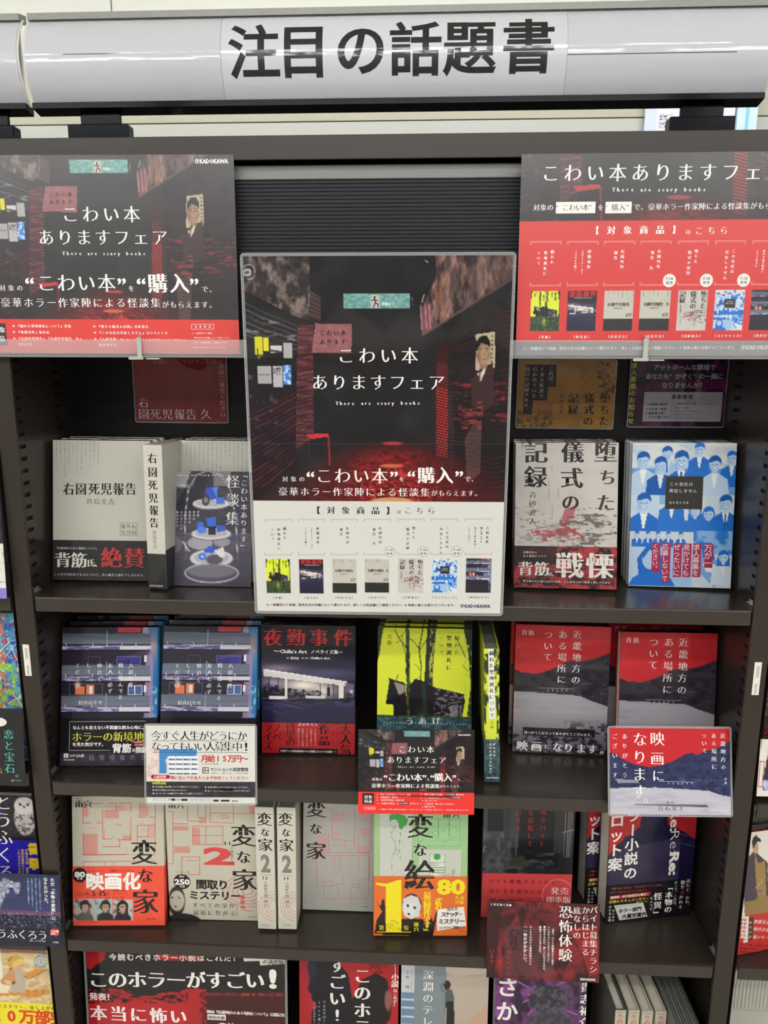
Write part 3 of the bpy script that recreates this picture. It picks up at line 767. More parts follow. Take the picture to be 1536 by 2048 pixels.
# ---- covers in unit coordinates (100 wide)
def cov_yellow(a, big=False):
    a.rect(0, 0, 100, 146, 'dce63a')
    a.poly([(91, 0), (101, 0), (101, 96), (95, 96), (99, 60), (96, 25)], '233328'); a.poly([(-1, 0), (6, 0), (4, 12), (2, 28), (-1, 40)], '2a3a26')
    a.mott(a.pmask([(90, 0), (100, 0), (100, 100), (94, 100)]), 'c9d436', 3, 6, 41, .6, .72)
    a.poly([(29.5, 0), (33, 0), (34.5, 45), (36.5, 96), (31, 96), (31, 45)], '55602a'); a.mott(a.pmask([(29, 0), (33.5, 0), (36, 96), (31, 96)]), '1e2a20', 2, 5, 42, .42, .6)
    a.poly([(52.5, 0), (62, 0), (58.5, 50), (60, 97), (46, 97), (50, 55)], '1f3527'); a.mott(a.pmask([(56, 0), (62, 0), (59, 50), (61, 97), (54, 97)]), 'b9b44a', 1.6, 4, 43, .45, .62)
    for q, w_ in ((((48, 96), (46, 60), (46.5, 40), (44, 22), (48, 0)), 1.3), (((45, 22), (36, 12), (31, 11)), .8), (((44, 24), (52, 12), (54, 2)), .8), (((31, 22), (22, 10), (18, 2)), .9), (((24, 13), (20, 16)), .6),
                  (((31, 30), (27, 20), (26, 8)), .6), (((31, 70), (35, 60), (44, 52)), .7), (((46, 45), (40, 38)), .6), (((22, 10), (28, 6), (30, 0)), .6), (((93, 30), (88, 18), (82, 8)), .8), (((96, 45), (90, 38)), .6)):
        a.line(q, w_, '2c3a22')
    a.poly([(13, 55), (29, 58), (31, 76), (26, 84), (20, 82), (9, 82)], '17151b'); a.poly([(17.5, 57.5), (29, 60), (29, 70), (23, 71)], '9c8d86'); a.line([(12, 54), (34, 62)], 1.2, '141217'); a.line([(20, 56), (22, 50)], .8, '141217')
    a.poly([(17, 82), (24, 80), (27, 68), (31, 72), (33, 97), (18, 97)], '1d1a20'); a.poly([(35, 60), (40, 54), (46, 55), (60, 62), (92, 69), (93, 77), (90, 96), (34, 97)], '1a171d')
    m = a.pmask([(60, 62), (92, 69), (92, 90), (60, 96)]); a.mott(m, '8b8090', 3, 1.6, 44, .52, .66, .8); a.poly([(78, 82), (86, 80), (86, 94), (78, 95)], '9a929c', .7); a.poly([(87, 82), (90, 82), (90, 94), (87, 94)], 'a49ca8', .5)
    a.rect(0, 93, 100, 146, '24352a'); a.mott(a.pmask([(0, 93), (100, 93), (100, 146), (0, 146)]), '4d6b28', 5, 4, 45, .45, .65, .9); a.glow(48, 108, 6, 14, 'b9c43a', .8)
    a.line([(52, 97), (49, 60)], 4, '1f3527')
    if big:
        a.v('穢れた', 83.5, 5.5, 29, 6.2, '2a2c1a', 'm'); a.v('聖地巡礼に', 75, 5.5, 45.5, 6.2, '2a2c1a', 'M'); a.v('ついて', 66.5, 6.5, 29.5, 5.6, '2a2c1a', 'm'); a.v('背筋', 12.4, 6, 20, 5.6, '3a3c22', 'm')
    else:
        a.v('穢れた聖地', 84, 5, 34, 7, '2a2c1a', 'b'); a.v('巡礼に', 73, 5, 24, 7, '2a2c1a', 'b'); a.v('背筋', 14, 5, 20, 6, '2a2c1a', 'b')
def cov_night(a, big=False):
    a.rect(0, 0, 100, 146, '14131f'); a.rect(0, 30, 100, 60, '191828', 1, '2d2a4c'); a.rect(0, 84, 100, 146, '262447', 1, '1b1a33')
    a.glow(18, 48, 22, 5, '8d7a92', .9); a.glow(70, 52, 34, 5, '5a5478', .7)
    a.poly([(2, 48.5), (91, 61), (91, 66), (2, 56.5)], 'd8d3d0'); a.poly([(2, 48.5), (91, 61), (91, 62), (2, 50)], 'f3efe9')
    a.poly([(0, 57), (89, 66), (89, 80), (30, 82), (0, 82)], '4a4356'); a.glow(45, 66, 22, 7, 'f6eede', 1); a.glow(66, 72, 12, 7, 'e8e0d8', .9); a.glow(12, 64, 10, 5, 'b9aec0', .7)
    for x in (8, 18): a.line([(x, 59), (x, 80)], 1, '2b2638')
    a.mott(a.pmask([(0, 68), (64, 72), (64, 80), (0, 80)]), '1c1826', 3, 2.2, 51, .38, .5); a.mott(a.pmask([(0, 64), (28, 67), (28, 72), (0, 72)]), '2b2638', 4, 4, 52, .5, .6)
    a.poly([(25, 57), (27.5, 57), (27.5, 81), (25, 81)], 'e8e2dc'); a.poly([(8, 79), (27, 79), (27, 82), (8, 82)], 'e2dcd8'); a.poly([(47, 78), (68, 77), (68, 80), (47, 80.5)], 'd8d2ce')
    for x in (63, 71, 77): a.line([(x, 64), (x, 78)], .8, '1d1926')
    a.poly([(70, 68), (73, 68), (73, 78), (70, 78)], '1c1826'); a.poly([(83, 62), (88, 62), (88, 79), (83, 80)], 'e6e0da'); a.poly([(89, 62), (99, 64), (99, 78), (89, 79)], '6d5c80', .9); a.ell(93, 76, 4, 2.6, '3b3044'); a.ell(96, 72, 2, 2, 'c8b8c0')
    a.mott(a.pmask([(0, 82), (100, 80), (100, 90), (0, 92)]), '4a4670', 9, 2, 53, .5, .7, .7)
    for q in (((16, 86), (40, 91)), ((24, 88), (46, 93)), ((2, 92), (20, 98))): a.line(q, .7, '5a5680', .7)
    if big:
        pass
    else:
        a.h('夜勤事件', 4, 98, 12, 21, 'b0262c', 'B'); a.rect(22, 24, 82, 25.5, '888')
def rain(a, x0, x1, y0, y1, n, col='6b6862', seed=1, size=1.5, big=True):
    rs = random.Random(seed)
    for i in range(n):
        x = x0 + (x1 - x0) * (i + .5) / n; yy = y0; ye = y0 + (y1 - y0) * (.35 + .65 * rs.random())
        if big:
            k = max(3, int((ye - yy) / (size * 1.12))); st = FILL[rs.randrange(30):] + FILL; a.v(st[:k], x, yy, ye, size, col, 'r')
        else: a.line([(x, yy), (x, ye)], .7, col, .6)
def cov_migi(a, big=False, kyu=False):
    a.rect(0, 0, 100, 146, 'c3c1b6'); a.mott(1, 'bab8ae', 30, 30, 61, .4, .8, .5)
    if not big:
        rain(a, 2, 98, 2, 26, 20, '6b6862', 3, big=False)
        a.h('右園死児報告' + (' 久' if kyu else ''), 12, 88 + (10 if kyu else 0), 49, 12.5, '33312e', 'b'); a.h('真島文吉', 34, 64, 63, 6, '55524d', 'b')
        a.h('右死報', 76, 96, 84, 6, '444', 'b'); a.h('園児告', 76, 96, 91, 6, '444', 'b')
        a.rect(0, 101, 100, 146, '232323')
def cov_ochita(a, big=False):
    a.rect(0, 0, 100, 146, 'c8c3bd'); a.mott(1, 'b5afa9', 20, 20, 71, .45, .8, .6)
    a.mott(a.pmask([(45, 70), (100, 66), (100, 120), (40, 112)]), '55504e', 9, 2.4, 72, .55, .62, .8); a.mott(a.pmask([(20, 88), (60, 76), (70, 95), (22, 100)]), 'a0444a', 6, 2.6, 73, .5, .58, .9)
    a.mott(a.pmask([(0, 60), (40, 70), (50, 110), (0, 100)]), '8a8380', 7, 2, 74, .58, .62, .6)
    if not big:
        for x, t, k in ((87, '堕ちた', 3), (52, '儀式の', 3), (16, '記録', 2)): a.v(t, x, 2, 2 + 22 * k, 21, '2a2624', 'M')
        a.v('斉砂波人', 12, 52, 86, 6, '33302e', 'b'); a.line([(26, 85), (40, 78), (58, 84)], 2.4, 'a8484c', .8); a.line([(26, 85), (27, 96)], 2.4, 'a8484c', .8)
        for k in range(12): a.line([(6 + k * 8, 104), (6 + k * 8, 112 + (k * 37 % 24))], .6, '6a6462', .5)
def person(a, cx, cy, sz, hair='1b63b8', skin='a9c9ea', suit='1a6fce', shirt='e8eef4', hairstyle=0, tie=True, lean=0.):
    """bust of a suited figure printed in blue tones; cy = chin, sz = head height"""
    w_ = sz * .38
    a.poly([(cx - sz * 1.0, cy + sz * 2.0), (cx - sz * .85, cy + sz * .55), (cx - sz * .3, cy + sz * .18), (cx + sz * .3, cy + sz * .18), (cx + sz * .85, cy + sz * .55), (cx + sz * 1.0, cy + sz * 2.0)], suit)
    a.poly([(cx - sz * .22, cy + sz * .12), (cx + sz * .22, cy + sz * .12), (cx + sz * .05, cy + sz * 1.1), (cx - sz * .05, cy + sz * 1.1)], shirt)
    if tie: a.poly([(cx - sz * .06, cy + sz * .25), (cx + sz * .06, cy + sz * .25), (cx + sz * .08, cy + sz * .95), (cx, cy + sz * 1.15), (cx - sz * .08, cy + sz * .95)], hair)
    a.rect(cx - sz * .14, cy - sz * .1, cx + sz * .14, cy + sz * .2, skin)
    a.ell(cx, cy - sz * .62, w_ * 1.08, sz * .42, hair, 1, .12)
    if hairstyle == 1: a.poly([(cx - w_ * 1.2, cy - sz * .6), (cx + w_ * 1.2, cy - sz * .6), (cx + w_ * 1.45, cy + sz * .35), (cx - w_ * 1.45, cy + sz * .35)], hair); a.rect(cx - sz * .12, cy - sz * .1, cx + sz * .12, cy + sz * .2, skin)
    a.poly([(cx - w_ * .98, cy - sz * .62), (cx + w_ * .98, cy - sz * .62), (cx + w_ * .9, cy - sz * .25), (cx + w_ * .45, cy + sz * .0), (cx, cy + sz * .06), (cx - w_ * .45, cy + sz * .0), (cx - w_ * .9, cy - sz * .25)], skin); a.ell(cx, cy - sz * .36, w_ * .94, sz * .36, skin, 1, .12); a.glow(cx - w_ * .75, cy - sz * .2, w_ * .3, sz * .3, '6fa2da', .5)
    a.poly([(cx - w_, cy - sz * .55), (cx - w_ * .2, cy - sz * .62), (cx + w_ * .5, cy - sz * .72), (cx + w_, cy - sz * .5), (cx + w_ * .9, cy - sz * .9), (cx, cy - sz * 1.08), (cx - w_ * .95, cy - sz * .85)], hair)
    e = '2f6fb2'
    a.line([(cx - w_ * .55 + lean, cy - sz * .42), (cx - w_ * .2 + lean, cy - sz * .43)], sz * .045, e); a.line([(cx + w_ * .2 + lean, cy - sz * .43), (cx + w_ * .55 + lean, cy - sz * .42)], sz * .045, e)
    a.line([(cx + lean, cy - sz * .4), (cx + lean + sz * .03, cy - sz * .26)], sz * .03, '6f9fd0'); a.poly([(cx - w_ * .4 + lean, cy - sz * .19), (cx + w_ * .4 + lean, cy - sz * .19), (cx + lean, cy - sz * .06)], 'f4f8fb'); a.line([(cx - w_ * .42 + lean, cy - sz * .19), (cx + lean, cy - sz * .05), (cx + w_ * .42 + lean, cy - sz * .19)], sz * .035, e)
def cov_blue(a, big=False):
    a.rect(0, 0, 100, 146, 'a9c6e4'); a.mott(1, 'd9dedd', 22, 12, 81, .42, .68, .9); a.rect(0, 26, 100, 52, '1a6fd0', .55)
    a.mott(a.pmask([(0, 0), (100, 0), (100, 20), (0, 24)]), 'e6e6e0', 20, 6, 82, .4, .6, .8)
    A = '1c6ecb'; B = '1559ac'
    person(a, 65, 11.5, 12, A, 'b7d2ee', A, 'e9ecec', 0, False); person(a, 34, 16, 12.5, B, 'b3d0ee', 'a8c6e6', 'e3e8ec')
    person(a, 96, 20, 12, A, 'bcd4ec', A, 'e9ecec', 0, False); person(a, 11, 24.5, 15.5, B, 'b7d2ee', 'b6cfe8', 'f0f1ef', 0, False); person(a, 48, 25, 17, B, 'b9d3ee', A, 'f0f1ef')
    person(a, 28, 29, 15, B, 'b3d0ee', B, 'dfe6ec', 0, False); person(a, 80, 28, 15, B, 'c3d8ee', 'bcd3ea', 'eef0ee', 0, False)
    a.rect(0, 53, 28, 88, 'c3d6e8'); a.rect(28, 53, 72, 88, 'd8dfe4'); a.rect(72, 53, 100, 88, 'c9d8e6')
    person(a, 13, 68, 17, B, 'b7d0ea', '1d6ac6', 'eef0ee', 0, False); person(a, 40, 60, 14, B, 'b7d0ea', '2473cc', 'eef0ee', 0, False); a.rect(28, 53, 36, 62, '5a94d6', .6)
    person(a, 63, 74, 13, A, 'bcd4ec', '1a6fd0', '1a6fd0', 1, False); person(a, 76, 77, 13, A, 'bcd4ec', '1a6fd0', '1a6fd0', 1, False); person(a, 92, 67, 15, B, 'bcd4ec', '1f6cc4', 'eef0ee')
    a.rect(28, 78, 90, 90, '2373cf', .9)
    a.rect(0, 90, 28, 106, 'c9d3da'); a.rect(28, 90, 62, 104, 'd3dade'); a.rect(62, 88, 100, 120, '2f7bd0'); a.mott(a.pmask([(62, 88), (100, 88), (100, 120), (62, 120)]), '9fc2e6', 10, 10, 84, .45, .6, .8)
    for x in (7, 18, 28, 38, 50): person(a, x, 95.5, 5.6, B, 'b7d0ea', A, 'eef', 0, False)
    a.rect(0, 106, 62, 146, 'b9cfe6'); a.rect(28, 106, 62, 146, '9fc0e4'); a.rect(62, 112, 100, 146, 'c9d6e2')
    a.poly([(8, 118), (16, 106), (28, 106), (34, 120), (32, 136), (10, 136)], 'a5602a' if False else '1b66bf'); a.ell(21, 118, 8, 11, 'aecbe8'); a.poly([(12, 112), (20, 104), (31, 112), (28, 112), (20, 109), (14, 118)], '1b66bf'); a.poly([(0, 146), (4, 138), (14, 132), (30, 132), (42, 138), (46, 146)], A)
    a.poly([(68, 112), (86, 118), (98, 136), (84, 146), (66, 128)], '77a9de'); a.poly([(72, 122), (84, 122), (88, 132), (76, 130)], 'e6ebee'); person(a, 92, 120, 12, A, 'c9dcf0', 'd6e2ee', 'eef', 1, False); a.poly([(70, 100), (80, 100), (84, 118), (72, 116)], A)
    if not big: a.R(34, 32, 70, 64, '33302e'); a.rect(0, 0, 1, 1, '1a6fd0'); a.h('この会社は', 38, 62, 41, 5, 'ddd', 'r'); a.h('実在しません', 38, 66, 48, 5, 'ddd', 'r')
def cov_flats(a, big=False):
    """night balconies of an apartment block"""
    a.rect(0, 0, 100, 146, '24202e'); a.mott(a.pmask([(88, 0), (101, 0), (101, 146), (88, 146)]), '6d6f9a', 8, 8, 93, .4, .6)
    a.poly([(91, 0), (101, 0), (101, 96), (90, 96)], '2e6fa6'); a.glow(95, 20, 5, 14, 'b98f8a', .8); a.glow(96, 60, 5, 12, '1d5fa0', .9); a.mott(a.pmask([(91, 62), (101, 62), (101, 96), (91, 96)]), '79b4cc', 5, 4, 94, .5, .6)
    a.poly([(88, 28), (95, 28), (96, 96), (86, 96)], '9a84a6', .8)
    for k, y in enumerate((6, 38.5, 70.5)):
        a.rect(0, y + 1, 92, y + 13, '5d6878' if k else '4e5a68', 1, '6b7480'); a.mott(a.pmask([(0, y), (92, y), (92, y + 13), (0, y + 13)]), '7d7690', 40, 3, 95 + k, .45, .8, .7)
        a.rect(0, y + 12, 92, y + 13.2, '1a1826'); a.rect(0, y + 13.2, 93, y + 17.5, 'b9b4cc'); a.mott(a.pmask([(0, y + 13), (60, y + 13), (60, y + 17.5), (0, y + 17.5)]), '5a5484', 8, 1.4, 98 + k, .4, .6)
        a.rect(60, y + 14, 93, y + 17.5, 'd5d3dc', .8); a.rect(0, y + 17.5, 92, y + 19, '16141f')
        for x in (4, 32, 47, 62, 77): a.line([(x, y + 11), (x, y + 13)], .7, 'cfd0da')
        a.line([(46.5, y - 2), (46.5, y + 12)], .6, '9fb6c4', .8)
    a.rect(58, 0, 82, 5.5, 'a8333c'); a.rect(84, 0, 90, 6, '8f8ba8')
    a.rect(58, 31, 69, 38.5, '2c2a72'); a.rect(70, 31, 82, 38.5, '34307c'); a.BX(57, 30.5, 82.5, 39.4, .6, '6f6aa8')
    a.BX(27, 30.5, 40, 39.4, .5, '55506a'); a.poly([(50, 36), (92, 22), (92, 30)], '6b5370', .4)
    a.rect(14, 62, 24, 70.5, 'd8744a'); a.rect(26, 60, 34, 70.5, 'e07a48'); a.rect(29, 62, 32, 69, 'cfe0ea'); a.glow(17, 60, 3, 3, 'f6e0c0', .9); a.BX(8, 59, 43, 71, .5, '6a6478')
    a.rect(70, 61.5, 76, 70.5, '3f5a92'); a.rect(77, 61.5, 84, 70.5, '4a5f96'); a.BX(69.3, 61, 84.5, 71, .6, 'dfe2ee'); a.R(76, 61, 77, 71, 'dfe2ee', 0); a.line([(72, 58), (92, 62)], .7, 'a84452', .8)
    for y in (29.5, 61): a.R(86, y, 88.5, y + 7, 'e3e3ea', 0)
MINI = [cov_yellow, cov_night, cov_migi, lambda a: cov_migi(a, False, True), cov_ochita, cov_blue, cov_flats]
TIT = [['穢れた', '聖地巡礼に', 'ついて'], ['夜勤事件', '～Chilla’s Art', 'ノベライズ集～'], ['右園死児', '報告'], ['右園死児', '報告　久'], ['堕ちた', '儀式の記録'], ['この会社は', '実在しません'], ['入居条件：', '隣に住んでる', '友人と必ず仲良く', 'してください']]
AUT = ['背筋', '東亮太', '真島文吉', '真島文吉', '斉砂波人', 'ヨシモトミネ', '寝舟はやせ']
def product_row(a, cxs, yb0, yb1, yc0, yc1, w_, ya, fg, fr, k, ring, rcol, rfill):
    for i, cx in enumerate(cxs):
        hw = w_ * .55; b = 14 * k
        for yb, sg in ((yb0, 1), (yb1, -1)):
            for d in (0, 5 * k):
                a.L([(cx - hw + d, yb + sg * b), (cx - hw + d, yb + sg * d), (cx + hw - d, yb + sg * d), (cx + hw - d, yb + sg * b)], 1.8 * k, fr)
            a.L([(cx - hw, yb + sg * b * 1.1), (cx - hw + 5 * k, yb + sg * b * 1.1)], 1.8 * k, fr); a.L([(cx + hw, yb + sg * b * 1.1), (cx + hw - 5 * k, yb + sg * b * 1.1)], 1.8 * k, fr)
        T_ = TIT[i]; n = len(T_)
        for j, t in enumerate(T_):
            sm = (j > 0 and i in (1, 6)); sz = (12 if sm else 18) * k; pit = (14.5 if sm else 25) * k
            if len(t) > 8: pit = 13 * k; sz = 11.5 * k
            x = cx + (n - 1) * .5 * 33 * k - j * 33 * k; y = yb0 + 38 * k + (6 * k if n > 1 and j else 0)
            if i == 1 and j == 1: a.w(t, x, y + 118 * k, y, 15 * k, fg, 'm', vert=True) if False else a.v(t, x, y, y + 118 * k, 12 * k, fg, 'b')
            else: a.v(t, x, y, y + pit * len(t), sz, fg, 'M' if not sm else 'b')
        (u0, v0), (u1, v1) = a.pl(cx - w_ / 2, yc0), a.pl(cx + w_ / 2, yc1)
        sv = a.mode; a.un(float(u0), float(v0), float(u1), float(v1)); 
        msk = (a.U >= u0) & (a.U <= u1) & (a.V >= v0) & (a.V <= v1); old = a.img.copy(); nv = len(a.vl)
        MINI[i](a); a.img = np.where(msk[..., None], a.img, old)
        # keep vector print of the small cover inside its frame
        for q in range(nv, len(a.vl)):
            V, T, c, ly = a.vl[q]; a.vl[q] = (np.stack([np.clip(V[:, 0], u0, u1), np.clip(V[:, 1], v0, v1)], 1), T, c, ly)
        a.cs(*sv[1:])
        a.h('［' + AUT[i] + '］', cx - (len(AUT[i]) + 2) * 9.5 * k, cx + (len(AUT[i]) + 2) * 9.5 * k, ya, 15 * k, fg, 'M')
        if i in (3, 4, 5):
            x = cx + w_ * .5; y = ring
            a.E(x, y, 32 * k, 32 * k, rcol); a.E(x, y, 27 * k, 27 * k, rfill); a.w('7.18', x - 18 * k, x + 18 * k, y - 9 * k, 17 * k, '55524e', 'b'); a.h('発売', x - 18 * k, x + 18 * k, y + 11 * k, 15 * k, '55524e', 'b')

def fair_words(a, y0, fg='fbf8f4', placard=False):
    pass

# ------------------------------------------------------------------ the laminated centre poster
def poster_centre():
    q = [(484, 511), (1027, 512), (1000, 1227.5), (517.5, 1221)]
    a = Art(q, .2957, .4124, 'dddcd5', 1.7, haze=.008)
    a.cs(470, 490, 2.695); top = a.img.copy(); pic_alley(a)
    ym = (1003 - 490) * 2.695; (_, vm) = a.pl(600, ym); a.img = np.where((a.V < vm)[..., None], a.img, hx('d6d6d1')[None, None])
    W_ = 'f4f0ec'
    a.layer += 1
    a.h('こわい本', 540, 1000, 598, 92, W_, 'm'); a.h('ありますフェア', 405, 1140, 742, 90, W_, 'm')
    for ws, x0, x1 in (('There', 540, 647), ('are', 677, 736), ('scary', 762, 862), ('books', 890, 1002)):
        a.h(ws, x0, x1, 856, 27, W_, 'M')
    a.cs(470, 860, 2.695)
    a.R(84, 78, 1470, 80.5, '3c3a40', 0)
    a.h('対象の', 250, 385, 266, 33, W_, 'm'); a.w('“', 388, 430, 262, 100, W_, 'b'); a.h('こわい本', 432, 832, 248, 94, W_, 'm'); a.w('”', 838, 880, 262, 100, W_, 'b')
    a.h('を', 880, 920, 270, 28, W_, 't'); a.w('“', 932, 972, 262, 100, W_, 'b'); a.h('購入', 982, 1180, 248, 96, W_, 'M'); a.w('”', 1188, 1230, 262, 100, W_, 'b'); a.h('で、', 1236, 1310, 270, 36, W_, 'm')
    a.h('豪華ホラー作家陣による怪談集', 232, 1056, 333, 52, W_, 'm'); a.h('がもらえます。', 1056, 1330, 345, 36, W_, 'm')
    D = '3a3836'
    a.h('【対象商品】', 400, 880, 434, 46, '2b2928', 'M'); a.h('は', 872, 900, 445, 24, D, 't'); a.h('こちら', 905, 1090, 438, 44, D, 'm')
    product_row(a, [238, 416, 592, 769, 950, 1130, 1313], 482, 676, 697, 880, 133, 903, '45423f', 'a9a7a1', 1.0, 658, 'b9b7b1', 'dddcd5')
    a.h('※一部書店にて実施。配布方法は店舗によって異なります。詳しくは各店舗にご確認ください。※特典の数には限りがございます。', 176, 1196, 940, 17, '3a3734', 'b', y1=946)
    logo_kadokawa(a, 1216, 1377, 950, '2b2a5c')
    root = empty('poster', pose((-.1546, -.0200, 1.1682, 1.07, -1.49, -.18)), 'large laminated centre poster, dark alley picture above a white product list', 'poster')
    me = a.mesh('printed_sheet', extra=[(*boxfaces(0, a.W, .0001, .0004, 0, a.H), 'ddd')]); link('printed_sheet', me, M['lamin_big'], root)
    pouch(root, a.W, a.H, .0030, .0040)
def pouch(root, W, H, mx, r=.004, mt='pouch', thick=.0006, sheet=False):
    """clear laminate margin: a thin rounded frame round the sheet, with a bright moulded edge"""
    def rr(x0, x1, z0, z1, r, n=6):
        p = []
        for cx, cz, a0 in ((x1 - r, z1 - r, 0), (x0 + r, z1 - r, 90), (x0 + r, z0 + r, 180), (x1 - r, z0 + r, 270)):
            for k in range(n + 1): t = R_(a0 + 90 * k / n); p.append((cx + r * math.cos(t), cz + r * math.sin(t)))
        return p
    o = rr(-mx, W + mx, -mx, H + mx, r); i = rr(.0001, W - .0001, .0001, H - .0001, .0002); bm = bmesh.new()
    for y in (-.0002, thick): 
        A = [bm.verts.new((x, y, z)) for x, z in o]; B = [bm.verts.new((x, y, z)) for x, z in i]; n = len(A)
        for k in range(n): bm.faces.new((A[k], A[(k + 1) % n], B[(k + 1) % n], B[k]))
        if y < 0: A0, B0 = A, B
    for k in range(n): bm.faces.new((A0[k], A0[(k + 1) % n], A[(k + 1) % n], A[k]))
    me = bpy.data.meshes.new('laminate_margin'); bm.to_mesh(me); bm.free(); link('laminate_margin', me, M[mt], root)
    m = MB(); pts = [(x, 0.0001, z) for x, z in rr(-mx, W + mx, -mx, H + mx, r)]; m.tube(pts + [pts[0]], .00032, 6); m.build('sealed_edge', M['edge'], root)
M['edge'] = haze_plastic('bright plastic edge', (.8, .82, .82), .55, .08)
M['lamin_big'] = new_mat('large laminated print', attr=True, rough=.5, spec=.2, coat=.55, coat_rough=.05, coatbump=(15, .0016, (1.3, 1, .28), 2))
def wrinkle_top():
    # the film stands off the paper and buckles near the sheet's upper edge
    nt = M['lamin_big'].node_tree; bp = next(n for n in nt.nodes if n.type == 'BUMP'); old = bp.inputs['Height'].links[0].from_socket
    tc = nt.nodes.new('ShaderNodeTexCoord'); sp = nt.nodes.new('ShaderNodeSeparateXYZ'); nt.links.new(tc.outputs['Object'], sp.inputs[0])
    mp = nt.nodes.new('ShaderNodeMapping'); mp.inputs['Scale'].default_value = (1.9, 1, 1.0); mp.inputs['Location'].default_value = (.25, 0, 0); nz = nt.nodes.new('ShaderNodeTexNoise'); nz.inputs['Scale'].default_value = 8; nz.inputs['Detail'].default_value = 1.5
    nt.links.new(tc.outputs['Object'], mp.inputs[0]); nt.links.new(mp.outputs[0], nz.inputs['Vector'])
    r = nt.nodes.new('ShaderNodeMapRange'); r.interpolation_type = 'SMOOTHSTEP'; r.inputs['From Min'].default_value = .28; r.inputs['From Max'].default_value = .41; nt.links.new(sp.outputs['Z'], r.inputs['Value'])
    m1 = nt.nodes.new('ShaderNodeMath'); m1.operation = 'MULTIPLY'; nt.links.new(nz.outputs['Fac'], m1.inputs[0]); nt.links.new(r.outputs[0], m1.inputs[1])
    m2 = nt.nodes.new('ShaderNodeMath'); m2.operation = 'MULTIPLY_ADD'; m2.inputs[1].default_value = 22.0; nt.links.new(m1.outputs[0], m2.inputs[0]); nt.links.new(old, m2.inputs[2]); nt.links.new(m2.outputs[0], bp.inputs['Height'])
wrinkle_top()
poster_centre()

def poster_left():
    q = [(-134, 308), (468, 308), (478, 704), (-95, 706)]
    a = Art(q, .3383, .2156, '222', 1.7)
    a.cs(-47, 232.6, 3.08); pic_alley(a)
    a.cs(0, 290, 3.072); (_, vr) = a.pl(500, 1068)
    a.img = np.where((a.V < vr)[..., None], a.img, hx('dc3a34')[None, None]); a.layer += 1
    W_ = 'fdfaf6'; logo_kadokawa(a, 1205, 1407, 96, W_)
    a.h('こわい本', 375, 880, 420, 104, W_, 'm'); a.h('ありますフェア', 232, 1045, 563, 100, W_, 'm')
    for ws, x0, x1 in (('There', 385, 512), ('are', 540, 606), ('scary', 634, 748), ('books', 776, 904)): a.h(ws, x0, x1, 661, 30, W_, 'M')
    a.h('対象の', -10, 152, 876, 40, W_, 'm'); a.w('“', 160, 214, 858, 120, W_, 'b'); a.h('こわい本', 225, 722, 843, 116, W_, 'm'); a.w('”', 728, 780, 858, 120, W_, 'b'); a.h('を', 790, 832, 876, 36, W_, 't')
    a.w('“', 845, 900, 858, 120, W_, 'b'); a.h('購入', 905, 1170, 843, 122, W_, 'M'); a.w('”', 1170, 1222, 858, 120, W_, 'b'); a.h('で、', 1235, 1330, 878, 44, W_, 'm')
    a.h('豪華ホラー作家陣による怪談集', 0, 995, 966, 62, W_, 'm'); a.h('がもらえます。', 995, 1330, 974, 44, W_, 'm')
    a.R(-130, 1095, 40, 1232, '2f2b2c'); a.h('対象', -50, 35, 1135, 38, W_, 'M'); a.h('商品', -50, 35, 1190, 38, W_, 'M')
    def li(x, y, t, sz=20, tri=True, sty='M'):
        if tri: a.P([(x, y - 8), (x + 13, y), (x, y + 8)], W_, 0)
        a.h(t, x + 22, x + 22 + len(t) * sz * 1.13, y, sz, W_, sty)
    li(80, 1111, '『穢れた聖地巡礼について』背筋'); li(82, 1149, '『夜勤事件』東亮太'); li(84, 1188, '『右園死児報告』『右園死児報告　久』'); li(90, 1224, '真島文吉', 20, False)
    li(578, 1111, '『堕ちた儀式の記録』斉砂波人'); li(582, 1149, '『この会社は実在しません』ヨシモトミネ'); li(584, 1188, '『入居条件：'); a.h('隣に住んでる友人と必ず仲良くしてください』', 740, 1145, 1190, 15, W_, 't'); li(586, 1224, '寝舟はやせ', 20, False)
    a.BX(1176, 1092, 1312, 1124, 2, W_); a.h('注意事項', 1190, 1300, 1108, 16, W_, 't')
    for y, t in ((1148, '※一部書店にて実施。'), (1176, '　配布方法は店舗によって異なります。'), (1205, '　詳しくは各店舗にご確認ください。'), (1234, '※特典の数には限りがございます。')): a.h(t, 1178, 1178 + len(t) * 13.6, y, 12.5, W_, 't')
    root = empty('poster', pose((-.5076, -.0128, 1.4766, 1.35, .35, .08)), 'upper left poster, dark alley picture over a red band of book titles', 'poster')
    link('printed_sheet', a.mesh('printed_sheet', extra=[(*boxfaces(0, a.W, .0001, .0012, 0, a.H), '999')]), M['gloss_top'], root)
poster_left()

